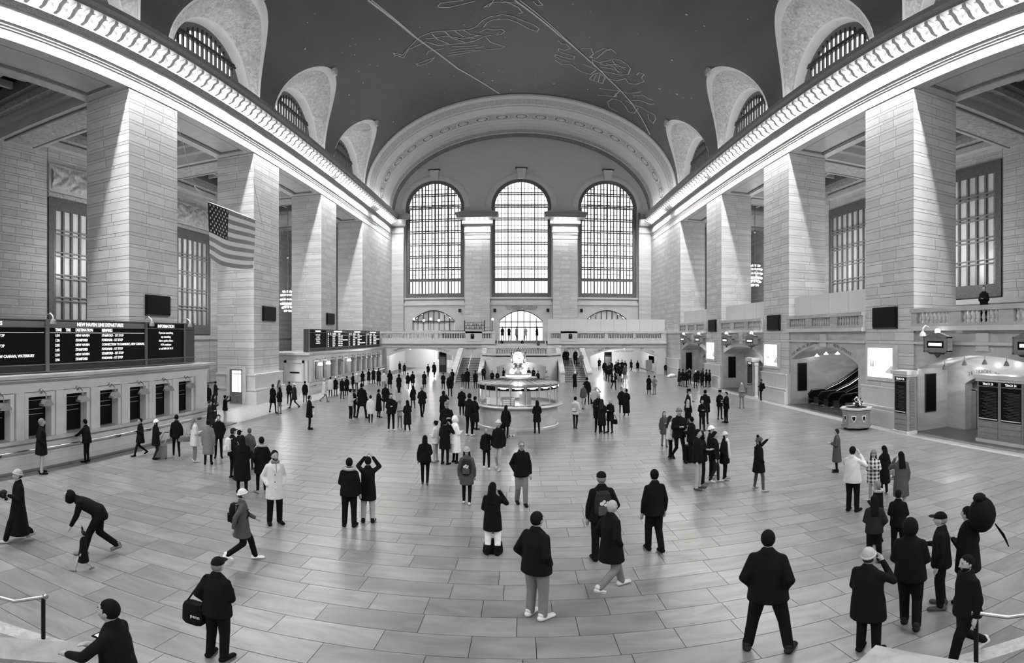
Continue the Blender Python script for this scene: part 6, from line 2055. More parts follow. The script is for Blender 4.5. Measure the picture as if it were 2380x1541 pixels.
PEOPLE = [
    (-9.1, 7.05, 0, 1.63, -152.2, 'walk', 'front', 'down', 'x', 0, 0, 4, 'b', 4, 1.0, 'person in long black coat and pale beanie at the left edge, carrying flowers', [], 181),
    (-7.44, 7.77, 0, 1.75, -128.8, 'bend', 'reach', 'reach', 's', 0, 0, 3, 'H', 0, 1.0, 'black-clad person bending down over a small child', [], 207),
    (-7.05, 6.93, 0, 0.85, -125.5, 'walk', 'down', 'up1', 'l', 0, 4, 3, 'h', 1, 1.0, 'small child in a black dress walking with an adult bent over', [], 110),
    (-3.4, 3.8, 0, 1.83, -106.8, 'stand', 'lean', 'front', 'm', 0, 0, 0, 'h', 0, 1.15, 'man in black coat leaning on the corner balustrade, reading a tablet', [], 460),
    (-3.56, 5.79, 0, 1.6, 3.4, 'stand', 'pocket', 'front', 's', 0, 0, 0, 'c', 0, 1.15, 'stout man in black cap and jacket with a shoulder bag', ['sbag'], 301),
    (-5.05, 9.11, 0, 1.51, 56.0, 'walk', 'swingF', 'swingB', 'm', 2, 0, 6, 'b', 5, 1.0, 'person in grey jacket and white hat striding right with a backpack', ['bp0'], 186),
    (-5.5, 11.47, 0, 1.81, 139.4, 'stand', 'pocket', 'pocket', 'm', 5, 0, 0, 'h', 0, 1.0, 'bearded man in a pale knee-length coat, hands in pockets', [], 182),
    (-3.83, 11.88, 0, 1.68, -7.9, 'stand', 'front', 'down', 's', 0, 0, 0, 'f', 0, 1.15, 'black-coated man with a pale fur collar beside a woman taking a picture', [], 172),
    (-3.51, 12.3, 0, 1.64, -10.9, 'stand', 'high', 'high', 'm', 0, 4, 0, 'h', 0, 1.0, 'woman in black coat and pale trousers holding a camera up with both hands', [], 164),
    (-0.56, 10.72, 0, 1.57, 12.0, 'stand', 'front', 'raise', 'm', 0, 6, 0, 'L', 0, 1.0, 'woman in black coat, white knee stockings and chunky black boots', [], 188),
    (0.22, 8.02, 0, 1.84, 41.6, 'stand', 'pocket', 'pocket', 's', 0, 3, 5, 'h', 0, 1.25, 'heavy man in black jacket, grey jeans and white sneakers', [], 295),
    (1.51, 10.33, 0, 1.86, -1.7, 'stand', 'down', 'pocket', 's', 0, 0, 0, 'c', 0, 1.15, 'man in black cap with a printed black backpack, seen from behind', ['bp1'], 229),
    (1.46, 8.89, 0, 1.73, 59.3, 'walk', 'pocket', 'pocket', 'm', 0, 3, 5, 'x', 3, 1.1, 'man in long black jacket and jeans striding right in white shoes', [], 246),
    (2.61, 10.61, 0, 1.79, -6.2, 'step', 'down', 'down', 's', 0, 0, 0, 'h', 0, 1.0, 'man all in black, cropped hair, walking away alone', [], 210),
    (0.0, 14.23, 0, 1.74, 170.0, 'step', 'down', 'pocket', 's', 0, 3, 0, 'h', 3, 1.0, 'man with glasses, black jacket and light jeans, facing the viewer', [], 157),
    (-1.41, 14.19, 0, 1.57, -0.7, 'step', 'down', 'down', 'm', 2, 0, 5, 'b', 4, 1.0, 'woman in grey coat and pale beanie with a black printed backpack', ['bp1'], 140),
    (-2.82, 15.98, 0, 1.53, -5.0, 'step', 'down', 'swingF', 's', 0, 0, 2, 'L', 0, 1.1, 'long-haired woman all in black walking away, arms swinging', [], 121),
    (3.03, 6.32, 0, 1.91, 33.6, 'wide', 'pocket', 'pocket', 's', 0, 0, 1, 'h', 0, 1.25, 'broad man in black puffer jacket standing with legs apart, nearest in the middle right', [], 349),
    (4.1, 5.64, 0, 1.65, 61.0, 'stand', 'front', 'raise', 'm', 0, 0, 0, 'b', 4, 1.3, 'person in black puffer coat and pale knit hat lifting a phone', ['phone'], 302),
    (5.01, 5.89, 0, 1.83, 45.4, 'step', 'front', 'front', 's', 0, 0, 1, 'H', 0, 1.15, 'hooded person in black jacket seen from behind, head bowed', [], 304),
    (6.15, 8.27, 0, 1.42, 26.6, 'stand', 'front', 'pocket', 's', 1, 0, 1, 'L', 0, 1.1, 'person in dark puffer jacket with an embroidered waist bag', [], 176),
    (6.86, 9.11, 0, 1.42, -23.0, 'stand', 'front', 'front', 's', 0, 0, 0, 'f', 3, 1.0, 'person in black with a thick fur collar looking down', [], 159),
    (6.76, 8.31, 0, 1.42, 44.1, 'stand', 'front', 'front', 's', 0, 0, 0, 'h', 0, 1.05, 'black-clad person just behind the hooded one', [], 170),
    (5.79, 6.08, 0, 1.71, -41.4, 'stand', 'down', 'front', 's', 0, 0, 2, 'c', 0, 1.05, 'man in black baseball cap in profile, facing left', [], 261),
    (6.2, 5.91, 0, 1.75, -13.6, 'stand', 'front', 'down', 'm', 0, 0, 0, 'h', 0, 1.2, 'tall man in black carrying a big pack on his shoulders', ['bigpack'], 264),
    (4.9, 4.68, 0, 1.65, -78.7, 'walk', 'down', 'pocket', 's', 0, 0, 5, 'h', 0, 1.15, 'bearded man in black striding left in white shoes, bottom right', [], 311),
    (6.51, 14.19, 0, 1.58, 79.6, 'wide', 'selfie', 'pocket', 'm', 0, 2, 4, 'B', 2, 1.0, 'woman in bobble hat leaning back to take a selfie', ['hbag'], 129),
    (4.94, 14.93, 0, 1.8, 128.3, 'stand', 'front', 'down', 's', 0, 4, 2, 'h', 0, 1.05, 'man in black jacket and pale cargo trousers at the edge of a posing group', [], 147),
    (5.2, 15.29, 0, 1.67, 118.8, 'stand', 'front', 'front', 's', 0, 0, 3, 'H', 0, 1.0, 'hooded woman in black posing in the selfie group', [], 133),
    (5.67, 15.52, 0, 1.6, 115.1, 'step', 'down', 'down', 's', 0, 1, 5, 'h', 0, 1.1, 'smiling dark-haired man in the middle of the selfie group', [], 124),
    (5.76, 16.11, 0, 1.66, 119.7, 'stand', 'down', 'front', 's', 0, 0, 4, 'b', 6, 1.0, 'person in white fleece hat at the back of the selfie group', [], 124),
    (6.06, 15.71, 0, 1.52, 121.1, 'stand', 'down', 'pocket', 'm', 0, 0, 4, 'b', 5, 1.1, 'woman in pale beanie and white scarf at the right of the selfie group', ['scarf'], 116),
    (5.83, 18.32, 0, 1.65, -42.3, 'stand', 'front', 'down', 's', 0, 0, 0, 'h', 0, 1.1, 'dark-haired man in black with a pale collar stripe behind the posing group', [], 110),
    (7.72, 11.28, 0, 1.71, 59.4, 'stand', 'raise', 'raise', 's', 5, 0, 0, 'h', 0, 1.25, 'man in white hoodie raising a camera to his face', [], 160),
    (8.66, 11.68, 0, 1.43, 211.6, 'stand', 'front', 'front', 'm', 4, 4, 1, 'b', 3, 1.05, 'woman in black and white checked jacket and knit hat, face raised', ['plaid'], 126),
    (9.27, 12.01, 0, 1.43, -2.3, 'stand', 'front', 'down', 'l', 0, 0, 4, 'L', 0, 1.0, 'woman with very long black hair behind the checked jacket', ['tote'], 120),
    (8.77, 10.67, 0, 1.55, 19.4, 'stand', 'raise', 'down', 'l', 2, 4, 1, 'L', 0, 1.1, 'woman in long grey teddy coat with a pale collar, back turned', [], 144),
    (9.65, 15.0, 0, 1.45, -57.2, 'stand', 'front', 'front', 'l', 2, 0, 0, 'h', 1, 1.0, 'woman in long quilted grey coat standing alone near the desk', [], 104),
    (-13.45, 11.35, 0, 1.83, 35.2, 'stand', 'pocket', 'pocket', 'm', 0, 4, 0, 'h', 3, 1.15, 'grey-haired man in black coat and pale trousers leaning at the near ticket window', [], 133),
    (-13.62, 13.57, 0, 1.56, -105.1, 'stand', 'lean', 'front', 's', 0, 0, 0, 'h', 0, 1.2, 'person in black bent over a ticket counter', [], 103),
    (-12.92, 15.64, 0, 1.44, -149.6, 'walk', 'front', 'down', 'm', 0, 0, 0, 'h', 0, 1.05, 'woman in black coat walking left past the ticket booth', [], 90),
    (-12.12, 15.54, 0, 1.47, 22.0, 'step', 'front', 'front', 'm', 0, 1, 0, 'b', 6, 1.0, 'woman in short black coat and white beanie beside a suitcase', [], 95),
    (-11.78, 16.33, 0, 1.59, -40.8, 'walk', 'down', 'down', 's', 0, 0, 0, 'h', 0, 1.05, 'man with a duffel bag on a pale strap pulling a suitcase', ['duffel', 'suitcase'], 101),
    (-10.81, 16.06, 0, 1.63, 46.1, 'stand', 'down', 'front', 'm', 5, 3, 5, 'L', 3, 1.0, 'woman in open white jacket over black beside the grey coat', [], 107),
    (-10.15, 15.93, 0, 1.59, -27.5, 'stand', 'down', 'down', 'l', 3, 0, 0, 'h', 0, 1.0, 'woman in belted grey coat and tall black boots, back turned', [], 107),
    (-10.43, 17.06, 0, 1.61, 148.6, 'stand', 'pocket', 'pocket', 's', 0, 0, 0, 'h', 0, 1.05, 'young man in black puffer jacket facing the viewer near the booth corner', [], 103),
    (-13.62, 21.5, 0, 1.49, 62.6, 'stand', 'raise', 'front', 'l', 1, 1, 0, 'h', 1, 1.0, 'woman in dark coat and checked scarf at the booth corner, looking at her phone', [], 74),
    (-14.41, 23.12, 0, 1.58, 48.1, 'stand', 'front', 'front', 'l', 1, 2, 0, 'L', 0, 1.0, 'long-haired woman in mottled dark coat near the booth corner', [], 74),
    (-18.7, 29.34, 0, 1.42, -32.5, 'stand', 'front', 'down', 'l', 0, 0, 0, 'h', 2, 1.1, 'person in long black coat against the end of the near booth', [], 52),
    (-19.13, 30.91, 0, 1.49, 28.2, 'stand', 'front', 'front', 'm', 1, 1, 0, 'h', 1, 1.0, 'person in dark jacket farthest at the near booth end', [], 52),
    (-14.35, 24.11, 0, 1.45, 29.2, 'stand', 'high', 'high', 's', 0, 5, 5, 'n', 0, 1.0, 'person in black top and pale trousers photographing with raised arms', [], 66),
    (-8.46, 14.68, 0, 1.63, 30.0, 'stand', 'front', 'pocket', 's', 0, 0, 1, 'c', 1, 1.05, 'man in black cap and jacket in the cluster left of the pale coat', ['bp5'], 123),
    (-8.7, 15.5, 0, 1.42, 0.7, 'stand', 'pocket', 'pocket', 's', 0, 0, 1, 'c', 0, 1.05, 'person in black cap with white letters in the cluster left of the pale coat', [], 102),
    (-7.39, 13.34, 0, 1.71, -29.0, 'stand', 'front', 'front', 'l', 0, 0, 0, 'L', 0, 1.15, 'woman in long black quilted coat and boots, back turned', [], 143),
    (-8.58, 15.98, 0, 1.42, -18.2, 'stand', 'pocket', 'pocket', 's', 2, 1, 1, 'h', 2, 1.0, 'person in dark grey jacket mostly hidden in the cluster', [], 100),
    (-6.98, 13.71, 0, 1.64, -42.0, 'stand', 'pocket', 'pocket', 'm', 0, 0, 4, 'f', 0, 1.1, 'person in black hooded parka with a fur trim, behind the pale coat', [], 136),
    (-13.87, 28.68, 0, 1.69, 14.2, 'wide', 'front', 'front', 'm', 0, 0, 1, 'h', 1, 1.0, 'man in black coat talking with a woman in a vest', [], 67),
    (-13.29, 28.37, 0, 1.56, -65.1, 'stand', 'front', 'front', 's', 0, 3, 1, 'L', 0, 0.9, 'woman in black vest with white sleeves and grey jeans', [], 63),
    (-14.87, 31.69, 0, 1.68, 54.9, 'stand', 'down', 'down', 's', 3, 2, 1, 'L', 2, 1.0, 'woman with long hair behind the pair near the second left pillar', [], 61),
    (-14.75, 32.97, 0, 1.48, -24.1, 'stand', 'front', 'front', 's', 0, 0, 0, 'h', 1, 1.0, 'person in black facing the end window of the far booth', [], 52),
    (-13.5, 30.94, 0, 1.57, -83.6, 'walk', 'front', 'down', 'm', 1, 0, 0, 'b', 5, 1.0, 'person with pale hood striding past the far booth', [], 59),
    (-14.07, 34.03, 0, 1.45, -2.5, 'stand', 'down', 'down', 'm', 0, 0, 0, 'c', 0, 1.0, 'person in black cap with a white carrier bag at the far booth corner', ['wbag'], 50),
    (-9.83, 24.31, 0, 1.63, 63.0, 'stand', 'front', 'front', 'm', 0, 0, 0, 'h', 0, 1.0, 'woman in black skirt and boots looking at her phone, standing alone', ['hbag5'], 79),
    (-12.97, 34.71, 0, 1.61, 49.5, 'walk', 'front', 'down', 'm', 5, 3, 2, 'h', 4, 0.9, 'pale blurred figure passing the first far booth window', [], 55),
    (-13.63, 37.82, 0, 1.49, -19.8, 'stand', 'front', 'front', 'm', 5, 0, 4, 'h', 0, 1.1, 'person in pale quilted coat in the far ticket queue', [], 47),
    (-13.47, 38.48, 0, 1.44, 0.7, 'stand', 'front', 'front', 'm', 0, 0, 1, 'b', 5, 1.0, 'black-coated person in white hat in the far ticket queue', [], 45),
    (-12.48, 37.05, 0, 1.54, 11.4, 'stand', 'front', 'front', 'm', 0, 0, 0, 'b', 4, 1.0, 'black-coated person in grey beanie in the far ticket queue', [], 50),
    (-12.78, 39.03, 0, 1.48, -48.1, 'stand', 'front', 'down', 'l', 0, 0, 0, 'h', 0, 1.0, 'person in long black coat in the far ticket queue', [], 46),
    (-13.62, 43.21, 0, 1.42, -77.5, 'stand', 'front', 'front', 'm', 0, 0, 0, 'h', 0, 1.0, 'black-coated person leaning at a far ticket window', [], 40),
    (-13.21, 42.96, 0, 1.42, -57.1, 'stand', 'front', 'front', 's', 4, 0, 0, 'H', 6, 1.0, 'person in white hood in the far ticket queue', [], 40),
    (-13.72, 46.38, 0, 1.42, -16.5, 'stand', 'front', 'front', 'm', 0, 0, 0, 'L', 0, 1.0, 'black-coated woman beyond the ticket queue', [], 37),
    (-13.91, 49.01, 0, 1.42, 24.2, 'stand', 'front', 'front', 'l', 0, 0, 0, 'h', 0, 1.05, 'person in long black coat near the far end of the booth', [], 35),
    (-13.61, 49.57, 0, 1.49, -35.4, 'stand', 'front', 'front', 'l', 0, 0, 0, 'h', 0, 1.1, 'tall person in long black coat near the far end of the booth', [], 37),
    (-12.69, 47.97, 0, 1.56, 5.2, 'stand', 'front', 'front', 'l', 0, 0, 0, 'h', 0, 1.1, 'black-coated person beside the pale quilted jacket, far left crowd', [], 40),
    (-11.83, 46.48, 0, 1.43, -14.3, 'stand', 'down', 'down', 'm', 5, 2, 1, 'h', 2, 1.1, 'person in pale quilted jacket at the far end of the booth', [], 38),
    (-10.96, 45.09, 0, 1.6, -13.7, 'stand', 'front', 'down', 'l', 0, 0, 0, 'L', 0, 1.0, 'slim woman in long black coat right of the pale quilted jacket', [], 44),
    (-8.9, 27.83, 0, 1.67, 47.3, 'stand', 'front', 'front', 's', 4, 0, 5, 'h', 0, 1.0, 'man in light grey jacket and black trousers at the left of the crowd', [], 73),
    (-8.95, 28.66, 0, 1.57, 62.7, 'stand', 'front', 'pocket', 's', 0, 0, 1, 'h', 1, 1.0, 'man in black directly beside the light grey jacket', [], 67),
    (-8.51, 28.57, 0, 1.91, 3.4, 'wide', 'front', 'front', 'm', 0, 0, 0, 'h', 0, 1.1, 'tall man in long black jacket in the left crowd', [], 82),
    (-8.74, 30.26, 0, 1.22, 73.9, 'stand', 'front', 'down', 's', 0, 0, 1, 'h', 0, 0.9, 'child in black between the tall man and the pale cape', [], 49),
    (-7.5, 26.75, 0, 1.48, -10.7, 'step', 'down', 'down', 'm', 5, 0, 4, 'n', 1, 1.0, 'woman in pale cape coat and black tights, back turned', [], 68),
    (-7.67, 29.0, 0, 1.57, 45.2, 'stand', 'front', 'front', 'l', 0, 0, 0, 'h', 0, 1.0, 'person in long black belted coat beside the pale cape', [], 67),
    (-7.94, 31.61, 0, 1.65, -4.1, 'stand', 'front', 'front', 'm', 0, 2, 1, 'h', 2, 1.2, 'broad dark figure behind the belted coat in the left crowd', [], 64),
    (-6.05, 25.14, 0, 1.77, 156.5, 'stand', 'pocket', 'front', 's', 0, 0, 5, 'h', 0, 1.15, 'man in black puffer jacket looking down, front of the left crowd', [], 87),
    (-7.24, 31.97, 0, 1.53, -32.8, 'stand', 'front', 'front', 'm', 4, 0, 1, 'L', 0, 1.0, 'woman in pale puffer coat with black hair in the left crowd', [], 59),
    (-5.76, 25.71, 0, 1.4, 137.4, 'stand', 'front', 'front', 's', 4, 3, 4, 'b', 3, 0.85, 'child in pale top and striped hat holding a cup', [], 68),
    (-5.23, 24.96, 0, 1.5, -31.8, 'step', 'front', 'front', 'l', 0, 0, 4, 'L', 0, 1.0, 'girl with long black hair, dark coat and white shoes', [], 75),
    (-6.62, 33.31, 0, 1.42, -31.2, 'step', 'down', 'front', 'm', 0, 0, 0, 'L', 0, 1.0, 'woman in black coat carrying a bag beside a striding man', [], 53),
    (-5.37, 29.51, 0, 1.73, -0.3, 'walk', 'front', 'front', 's', 0, 0, 0, 'h', 3, 1.1, 'grey-haired man in black striding toward the far end', [], 73),
    (-9.31, 41.25, 0, 1.53, -2.7, 'stand', 'front', 'front', 'm', 0, 0, 0, 'H', 0, 1.1, 'round-shouldered black figure on the bright floor, far left', [], 46),
    (-9.33, 44.7, 0, 1.43, -1.8, 'step', 'front', 'down', 'm', 0, 0, 0, 'h', 0, 1.0, 'left one of a dark couple walking away near the left passage', [], 40),
    (-9.01, 45.14, 0, 1.52, -1.3, 'step', 'down', 'front', 'm', 0, 0, 0, 'h', 1, 1.0, 'right one of a dark couple walking away near the left passage', [], 42),
    (-8.19, 46.06, 0, 1.47, -5.1, 'step', 'front', 'front', 'l', 0, 0, 0, 'h', 1, 1.0, 'person in long black coat with a bag near the left passage', [], 40),
    (-14.32, 63.91, 0, 1.42, 137.4, 'stand', 'front', 'front', 'm', 0, 0, 0, 'h', 0, 1.0, 'dark figure standing at the mouth of the left passage', [], 27),
    (-13.03, 60.57, 0, 1.42, 167.9, 'stand', 'front', 'front', 'm', 0, 0, 0, 'h', 1, 1.0, 'second dark figure at the mouth of the left passage', [], 29),
    (-10.1, 59.16, 0, 1.42, 10.3, 'step', 'front', 'down', 'm', 0, 0, 0, 'h', 1, 1.0, 'dark figure by the map kiosk in the left passage', [], 30),
    (-9.26, 58.05, 0, 1.66, 10.9, 'walk', 'front', 'down', 'm', 0, 0, 0, 'h', 0, 1.1, 'dark figure striding by the left passage kiosk', [], 36),
    (-6.45, 45.21, 0, 1.42, -8.1, 'stand', 'front', 'front', 'm', 0, 0, 0, 'h', 1, 1.0, 'dark figure left of the left stairs, nearer the wall', [], 39),
    (-5.22, 40.15, 0, 1.72, -7.4, 'stand', 'down', 'down', 'm', 0, 0, 0, 'h', 3, 1.1, 'man in black with backpack left of the left stairs', ['bp0'], 54),
    (-6.1, 48.4, 0, 1.53, -7.2, 'stand', 'front', 'front', 'm', 0, 0, 0, 'h', 0, 1.0, 'slim dark figure against the foot of the left stairs', [], 40),
    (-4.13, 29.08, 0, 1.54, 1.9, 'stand', 'front', 'raise', 'l', 0, 0, 0, 'H', 0, 1.2, 'figure in pointed black hood beside the man in a cap', [], 67),
    (-2.9, 21.27, 0, 1.92, 157.2, 'stand', 'front', 'front', 'm', 0, 0, 1, 'c', 3, 1.15, 'man in black with a pale cap among the embracing group', [], 114),
    (-2.97, 18.99, 0, 1.51, -68.9, 'stand', 'front', 'front', 's', 5, 4, 3, 'n', 0, 1.0, 'person in pale jacket with black hair tied back, left of the white coat', [], 100),
    (-2.61, 18.7, 0, 1.61, 22.1, 'stand', 'front', 'raise', 'm', 0, 0, 0, 'h', 0, 1.1, 'tall person in black with a pale belt bag hugging the white coat', ['hbag5'], 109),
    (-2.29, 18.96, 0, 1.7, 53.1, 'stand', 'front', 'front', 'l', 6, 0, 1, 'H', 6, 1.1, 'person in long white hooded puffer coat', [], 114),
    (-1.16, 18.25, 0, 1.42, 171.4, 'step', 'raise', 'down', 's', 0, 0, 5, 'h', 3, 0.95, 'youngster in black with torn knees facing the viewer', [], 99),
    (-0.75, 18.09, 0, 1.69, -162.4, 'step', 'down', 'down', 's', 0, 4, 4, 'b', 5, 1.0, 'person in pale woolly hat and black sweater beside the youngster', [], 119),
    (-2.3, 24.39, 0, 1.92, 24.6, 'stand', 'raise', 'down', 's', 0, 0, 5, 'h', 0, 1.1, 'man in black with a hanging bag left of the information booth', ['bagb'], 100),
    (-2.19, 26.02, 0, 1.61, 40.2, 'stand', 'front', 'front', 'l', 0, 0, 0, 'h', 0, 1.05, 'man in long black coat standing at the booth counter', [], 78),
    (-3.29, 30.3, 0, 1.62, -6.2, 'step', 'front', 'front', 'm', 0, 0, 4, 'h', 4, 1.1, 'person in black short coat behind the man with the hanging bag', [], 68),
    (-0.67, 23.96, 0, 1.46, 8.4, 'step', 'down', 'down', 'm', 0, 0, 0, 'L', 0, 1.05, 'woman in black coat with bags right in front of the booth', ['shop', 'bagb2'], 78),
    (0.71, 25.04, 0, 1.54, -8.4, 'step', 'front', 'front', 'm', 0, 0, 0, 'L', 0, 1.0, 'woman in black coat in front of the right half of the booth', [], 78),
    (-5.03, 47.3, 0, 1.42, -6.1, 'stand', 'front', 'down', 'm', 1, 1, 0, 'h', 2, 0.95, 'dark figure at the foot of the left stairs, far left', [], 38),
    (-4.54, 46.18, 0, 1.75, -5.6, 'stand', 'front', 'front', 'm', 0, 0, 0, 'h', 0, 1.15, 'tall dark figure on the lowest left steps', [], 48),
    (-3.89, 46.62, 0, 1.54, 15.2, 'stand', 'front', 'front', 'm', 0, 0, 0, 'h', 1, 1.2, 'black figure with a pale shawl before the left stairs', [], 42),
    (-3.55, 51.75, 0, 1.63, 156.1, 'stand', 'front', 'front', 's', 0, 0, 0, 'h', 1, 1.1, 'man in black with folded arms beside the bowed landing', [], 40),
    (-1.72, 52.8, 0, 1.42, 88.1, 'stand', 'raise', 'front', 'm', 0, 0, 0, 'h', 1, 1.0, 'dark figure drinking in front of the low bright arch', [], 34),
    (0.71, 52.82, 0, 1.42, 170.8, 'stand', 'front', 'front', 'm', 1, 1, 0, 'h', 1, 1.0, 'left one of two figures right of the clock, before the low arch', [], 34),
    (1.16, 52.82, 0, 1.42, 171.3, 'stand', 'front', 'front', 'm', 0, 0, 0, 'h', 1, 1.05, 'right one of two figures right of the clock, before the low arch', [], 34),
    (-2.58, 48.71, 0, 1.42, 177.0, 'stand', 'front', 'front', 's', 0, 0, 0, 'h', 0, 1.0, 'dark head and shoulders behind the booth roof, left', [], 37),
    (-2.1, 48.32, 0, 1.42, 177.5, 'stand', 'front', 'front', 's', 0, 0, 0, 'h', 0, 0.95, 'second dark head behind the booth roof, left', [], 37),
    (1.44, 48.35, 0, 1.42, -148.3, 'stand', 'front', 'front', 's', 0, 0, 0, 'h', 0, 1.0, 'crouched dark figure behind the booth roof, right', [], 37),
    (2.23, 48.32, 0, 1.42, 162.6, 'stand', 'front', 'front', 's', 4, 1, 0, 'L', 1, 1.0, 'figure in pale top behind the booth roof, right', [], 37),
    (2.57, 26.22, 0, 1.57, 20.6, 'step', 'front', 'down', 's', 5, 1, 1, 'h', 0, 1.0, 'man in white jacket with a pale backpack right of the booth', ['bp4'], 76),
    (3.76, 33.34, 0, 1.54, -143.6, 'step', 'down', 'down', 's', 2, 4, 1, 'h', 1, 1.05, 'man in grey jacket and pale trousers right of the booth', [], 58),
    (4.22, 35.41, 0, 1.8, 6.8, 'stand', 'front', 'down', 's', 0, 0, 0, 'h', 0, 1.05, 'dark-haired person in black with a trolley case', ['case2'], 64),
    (4.15, 30.71, 0, 1.62, 182.7, 'stand', 'high', 'pocket', 's', 4, 1, 1, 'h', 5, 1.05, 'man in light jacket with a hand raised to his head', [], 67),
    (3.55, 25.26, 0, 1.85, 183.0, 'stand', 'front', 'front', 'm', 0, 0, 0, 'L', 4, 1.05, 'blonde woman in black coat facing the viewer', [], 93),
    (3.64, 24.78, 0, 1.6, 18.4, 'stand', 'front', 'front', 'l', 0, 0, 0, 'L', 1, 1.0, 'woman in long black coat between two blonde women', [], 82),
    (4.05, 24.95, 0, 1.59, -140.8, 'stand', 'front', 'front', 'm', 0, 0, 0, 'L', 4, 1.0, 'second blonde woman in black with a square handbag', ['bagb2'], 80),
    (5.66, 30.81, 0, 1.54, 185.4, 'stand', 'pocket', 'pocket', 'm', 0, 0, 5, 'h', 1, 1.0, 'left one of a black-clad pair standing close together', [], 63),
    (5.8, 30.09, 0, 1.53, 10.9, 'stand', 'front', 'front', 'x', 0, 0, 1, 'h', 0, 1.0, 'right one of a black-clad pair, in a full-length coat', [], 64),
    (4.49, 46.19, 0, 1.46, 5.6, 'stand', 'front', 'up1', 'x', 0, 0, 0, 'h', 6, 1.0, 'white-haired person in a long black coat holding the stair rail', [], 40),
    (10.02, 70.46, 0, 1.61, 188.1, 'stand', 'front', 'front', 'm', 0, 0, 0, 'h', 0, 1.0, 'slim dark figure at the mouth of the right passage, left side', [], 29),
    (13.4, 66.47, 0, 1.54, 51.4, 'walk', 'front', 'front', 'm', 1, 1, 1, 'h', 1, 1.0, 'dark figure walking in the right passage doorway', [], 29),
    (14.01, 65.54, 0, 1.47, 12.1, 'walk', 'front', 'down', 'm', 0, 0, 0, 'h', 0, 1.0, 'dark figure walking deeper into the right passage', [], 28),
    (15.93, 68.47, 0, 1.42, -46.9, 'stand', 'front', 'front', 'l', 0, 0, 0, 'h', 0, 1.0, 'dark figure standing at the right side of the right passage', [], 25),
    (7.59, 45.03, 0, 1.72, 169.6, 'walk', 'down', 'front', 'm', 0, 0, 0, 'h', 1, 1.05, 'man in black suit and pale scarf walking ahead of the crowd', [], 48),
    (9.61, 40.86, 0, 1.48, 33.2, 'stand', 'front', 'front', 'l', 0, 0, 0, 'h', 0, 1.05, 'person in long black coat beside a grey backpacker', [], 45),
    (9.95, 40.46, 0, 1.47, -26.2, 'stand', 'front', 'front', 's', 3, 3, 0, 'h', 1, 1.0, 'backpacker in grey standing with the long black coat', ['bp3'], 45),
    (15.95, 59.66, 0, 1.42, 195.0, 'stand', 'front', 'front', 's', 0, 0, 0, 'h', 4, 1.0, 'guard in black against the far right wall', [], 29),
    (8.2, 26.26, 0, 1.79, 117.3, 'stand', 'front', 'pocket', 'm', 0, 0, 0, 't', 0, 1.1, 'train conductor in tall cap and white scarf', [], 83),
    (7.87, 25.27, 0, 1.42, 27.3, 'stand', 'front', 'front', 'm', 0, 0, 0, 'L', 4, 0.95, 'blonde person in black in front of the tall-capped conductor', [], 68),
    (9.08, 26.25, 0, 1.76, 24.1, 'stand', 'front', 'front', 'm', 0, 0, 0, 'h', 0, 1.25, 'large man in black coat with his back turned, right of the conductor', [], 81),
    (8.32, 24.48, 0, 1.5, 188.8, 'stand', 'front', 'front', 's', 0, 0, 1, 'h', 0, 0.95, 'girl in black holding a cup before the large man', [], 74),
    (10.33, 27.49, 0, 1.56, 170.6, 'stand', 'front', 'front', 's', 0, 0, 0, 't', 0, 1.05, 'uniformed conductor in peaked cap, left of a pair', [], 68),
    (10.23, 26.28, 0, 1.61, -98.7, 'stand', 'front', 'front', 's', 0, 0, 0, 'h', 0, 1.05, 'man in dark uniform beside the peaked-cap conductor', [], 73),
    (13.2, 31.29, 0, 1.58, 197.9, 'stand', 'front', 'front', 's', 3, 3, 1, 'L', 5, 1.0, 'blonde woman in short skirt and boots near the right wall', [], 59),
    (15.8, 34.06, 0, 1.54, -55.1, 'stand', 'front', 'front', 's', 0, 0, 5, 'h', 1, 1.0, 'man with white headphones and black backpack by the track board', ['bp0'], 52),
    (5.65, 21.33, 0, 1.45, 184.8, 'step', 'front', 'down', 'm', 2, 3, 1, 'L', 2, 0.95, 'girl in dark skirt walking beside the phone photographer', [], 84),
    (5.28, 19.13, 0, 1.59, 95.4, 'stand', 'raise', 'down', 's', 5, 0, 2, 'L', 1, 1.0, 'woman in white puffer jacket holding up a phone', ['phone'], 103),
    (5.47, 18.64, 0, 1.92, 176.4, 'walk', 'front', 'front', 's', 0, 0, 0, 'b', 3, 1.15, 'man in grey beanie and black sweater with a wheeled case', ['case1'], 126),
    (17.45, 15.7, 4.92, 1.7, -112.0, 'stand', 'front', 'front', 's', 0, 0, 0, 'h', 0, 1.0, 'person leaning on the right balcony rail', [], 60),
    (13.89, 47.2, 0, 1.55, 76.4, 'stand', 'front', 'front', 'l', 1, 0, 0, 'h', 1, 1.0, 'G1', [], 44),
    (13.95, 46.31, 0, 1.56, 46.8, 'stand', 'front', 'front', 'm', 0, 0, 0, 'h', 0, 1.0, 'G1', [], 45),
    (14.12, 45.84, 0, 1.58, 97.1, 'stand', 'front', 'front', 'm', 0, 0, 0, 'h', 1, 1.0, 'G1', [], 45),
    (15.13, 48.18, 0, 1.55, 187.4, 'stand', 'front', 'front', 'm', 0, 0, 0, 'h', 0, 1.0, 'G1', [], 43),
    (14.53, 44.47, 0, 1.55, 18.1, 'stand', 'front', 'front', 'm', 0, 0, 0, 'h', 6, 1.0, 'G1', [], 46),
    (15.59, 47.13, 0, 1.56, -141.7, 'stand', 'front', 'front', 'm', 0, 0, 0, 'h', 1, 1.0, 'G1', [], 43),
    (15.3, 45.03, 0, 1.55, 18.8, 'stand', 'front', 'front', 'm', 0, 0, 0, 'h', 2, 1.0, 'G1', [], 45),
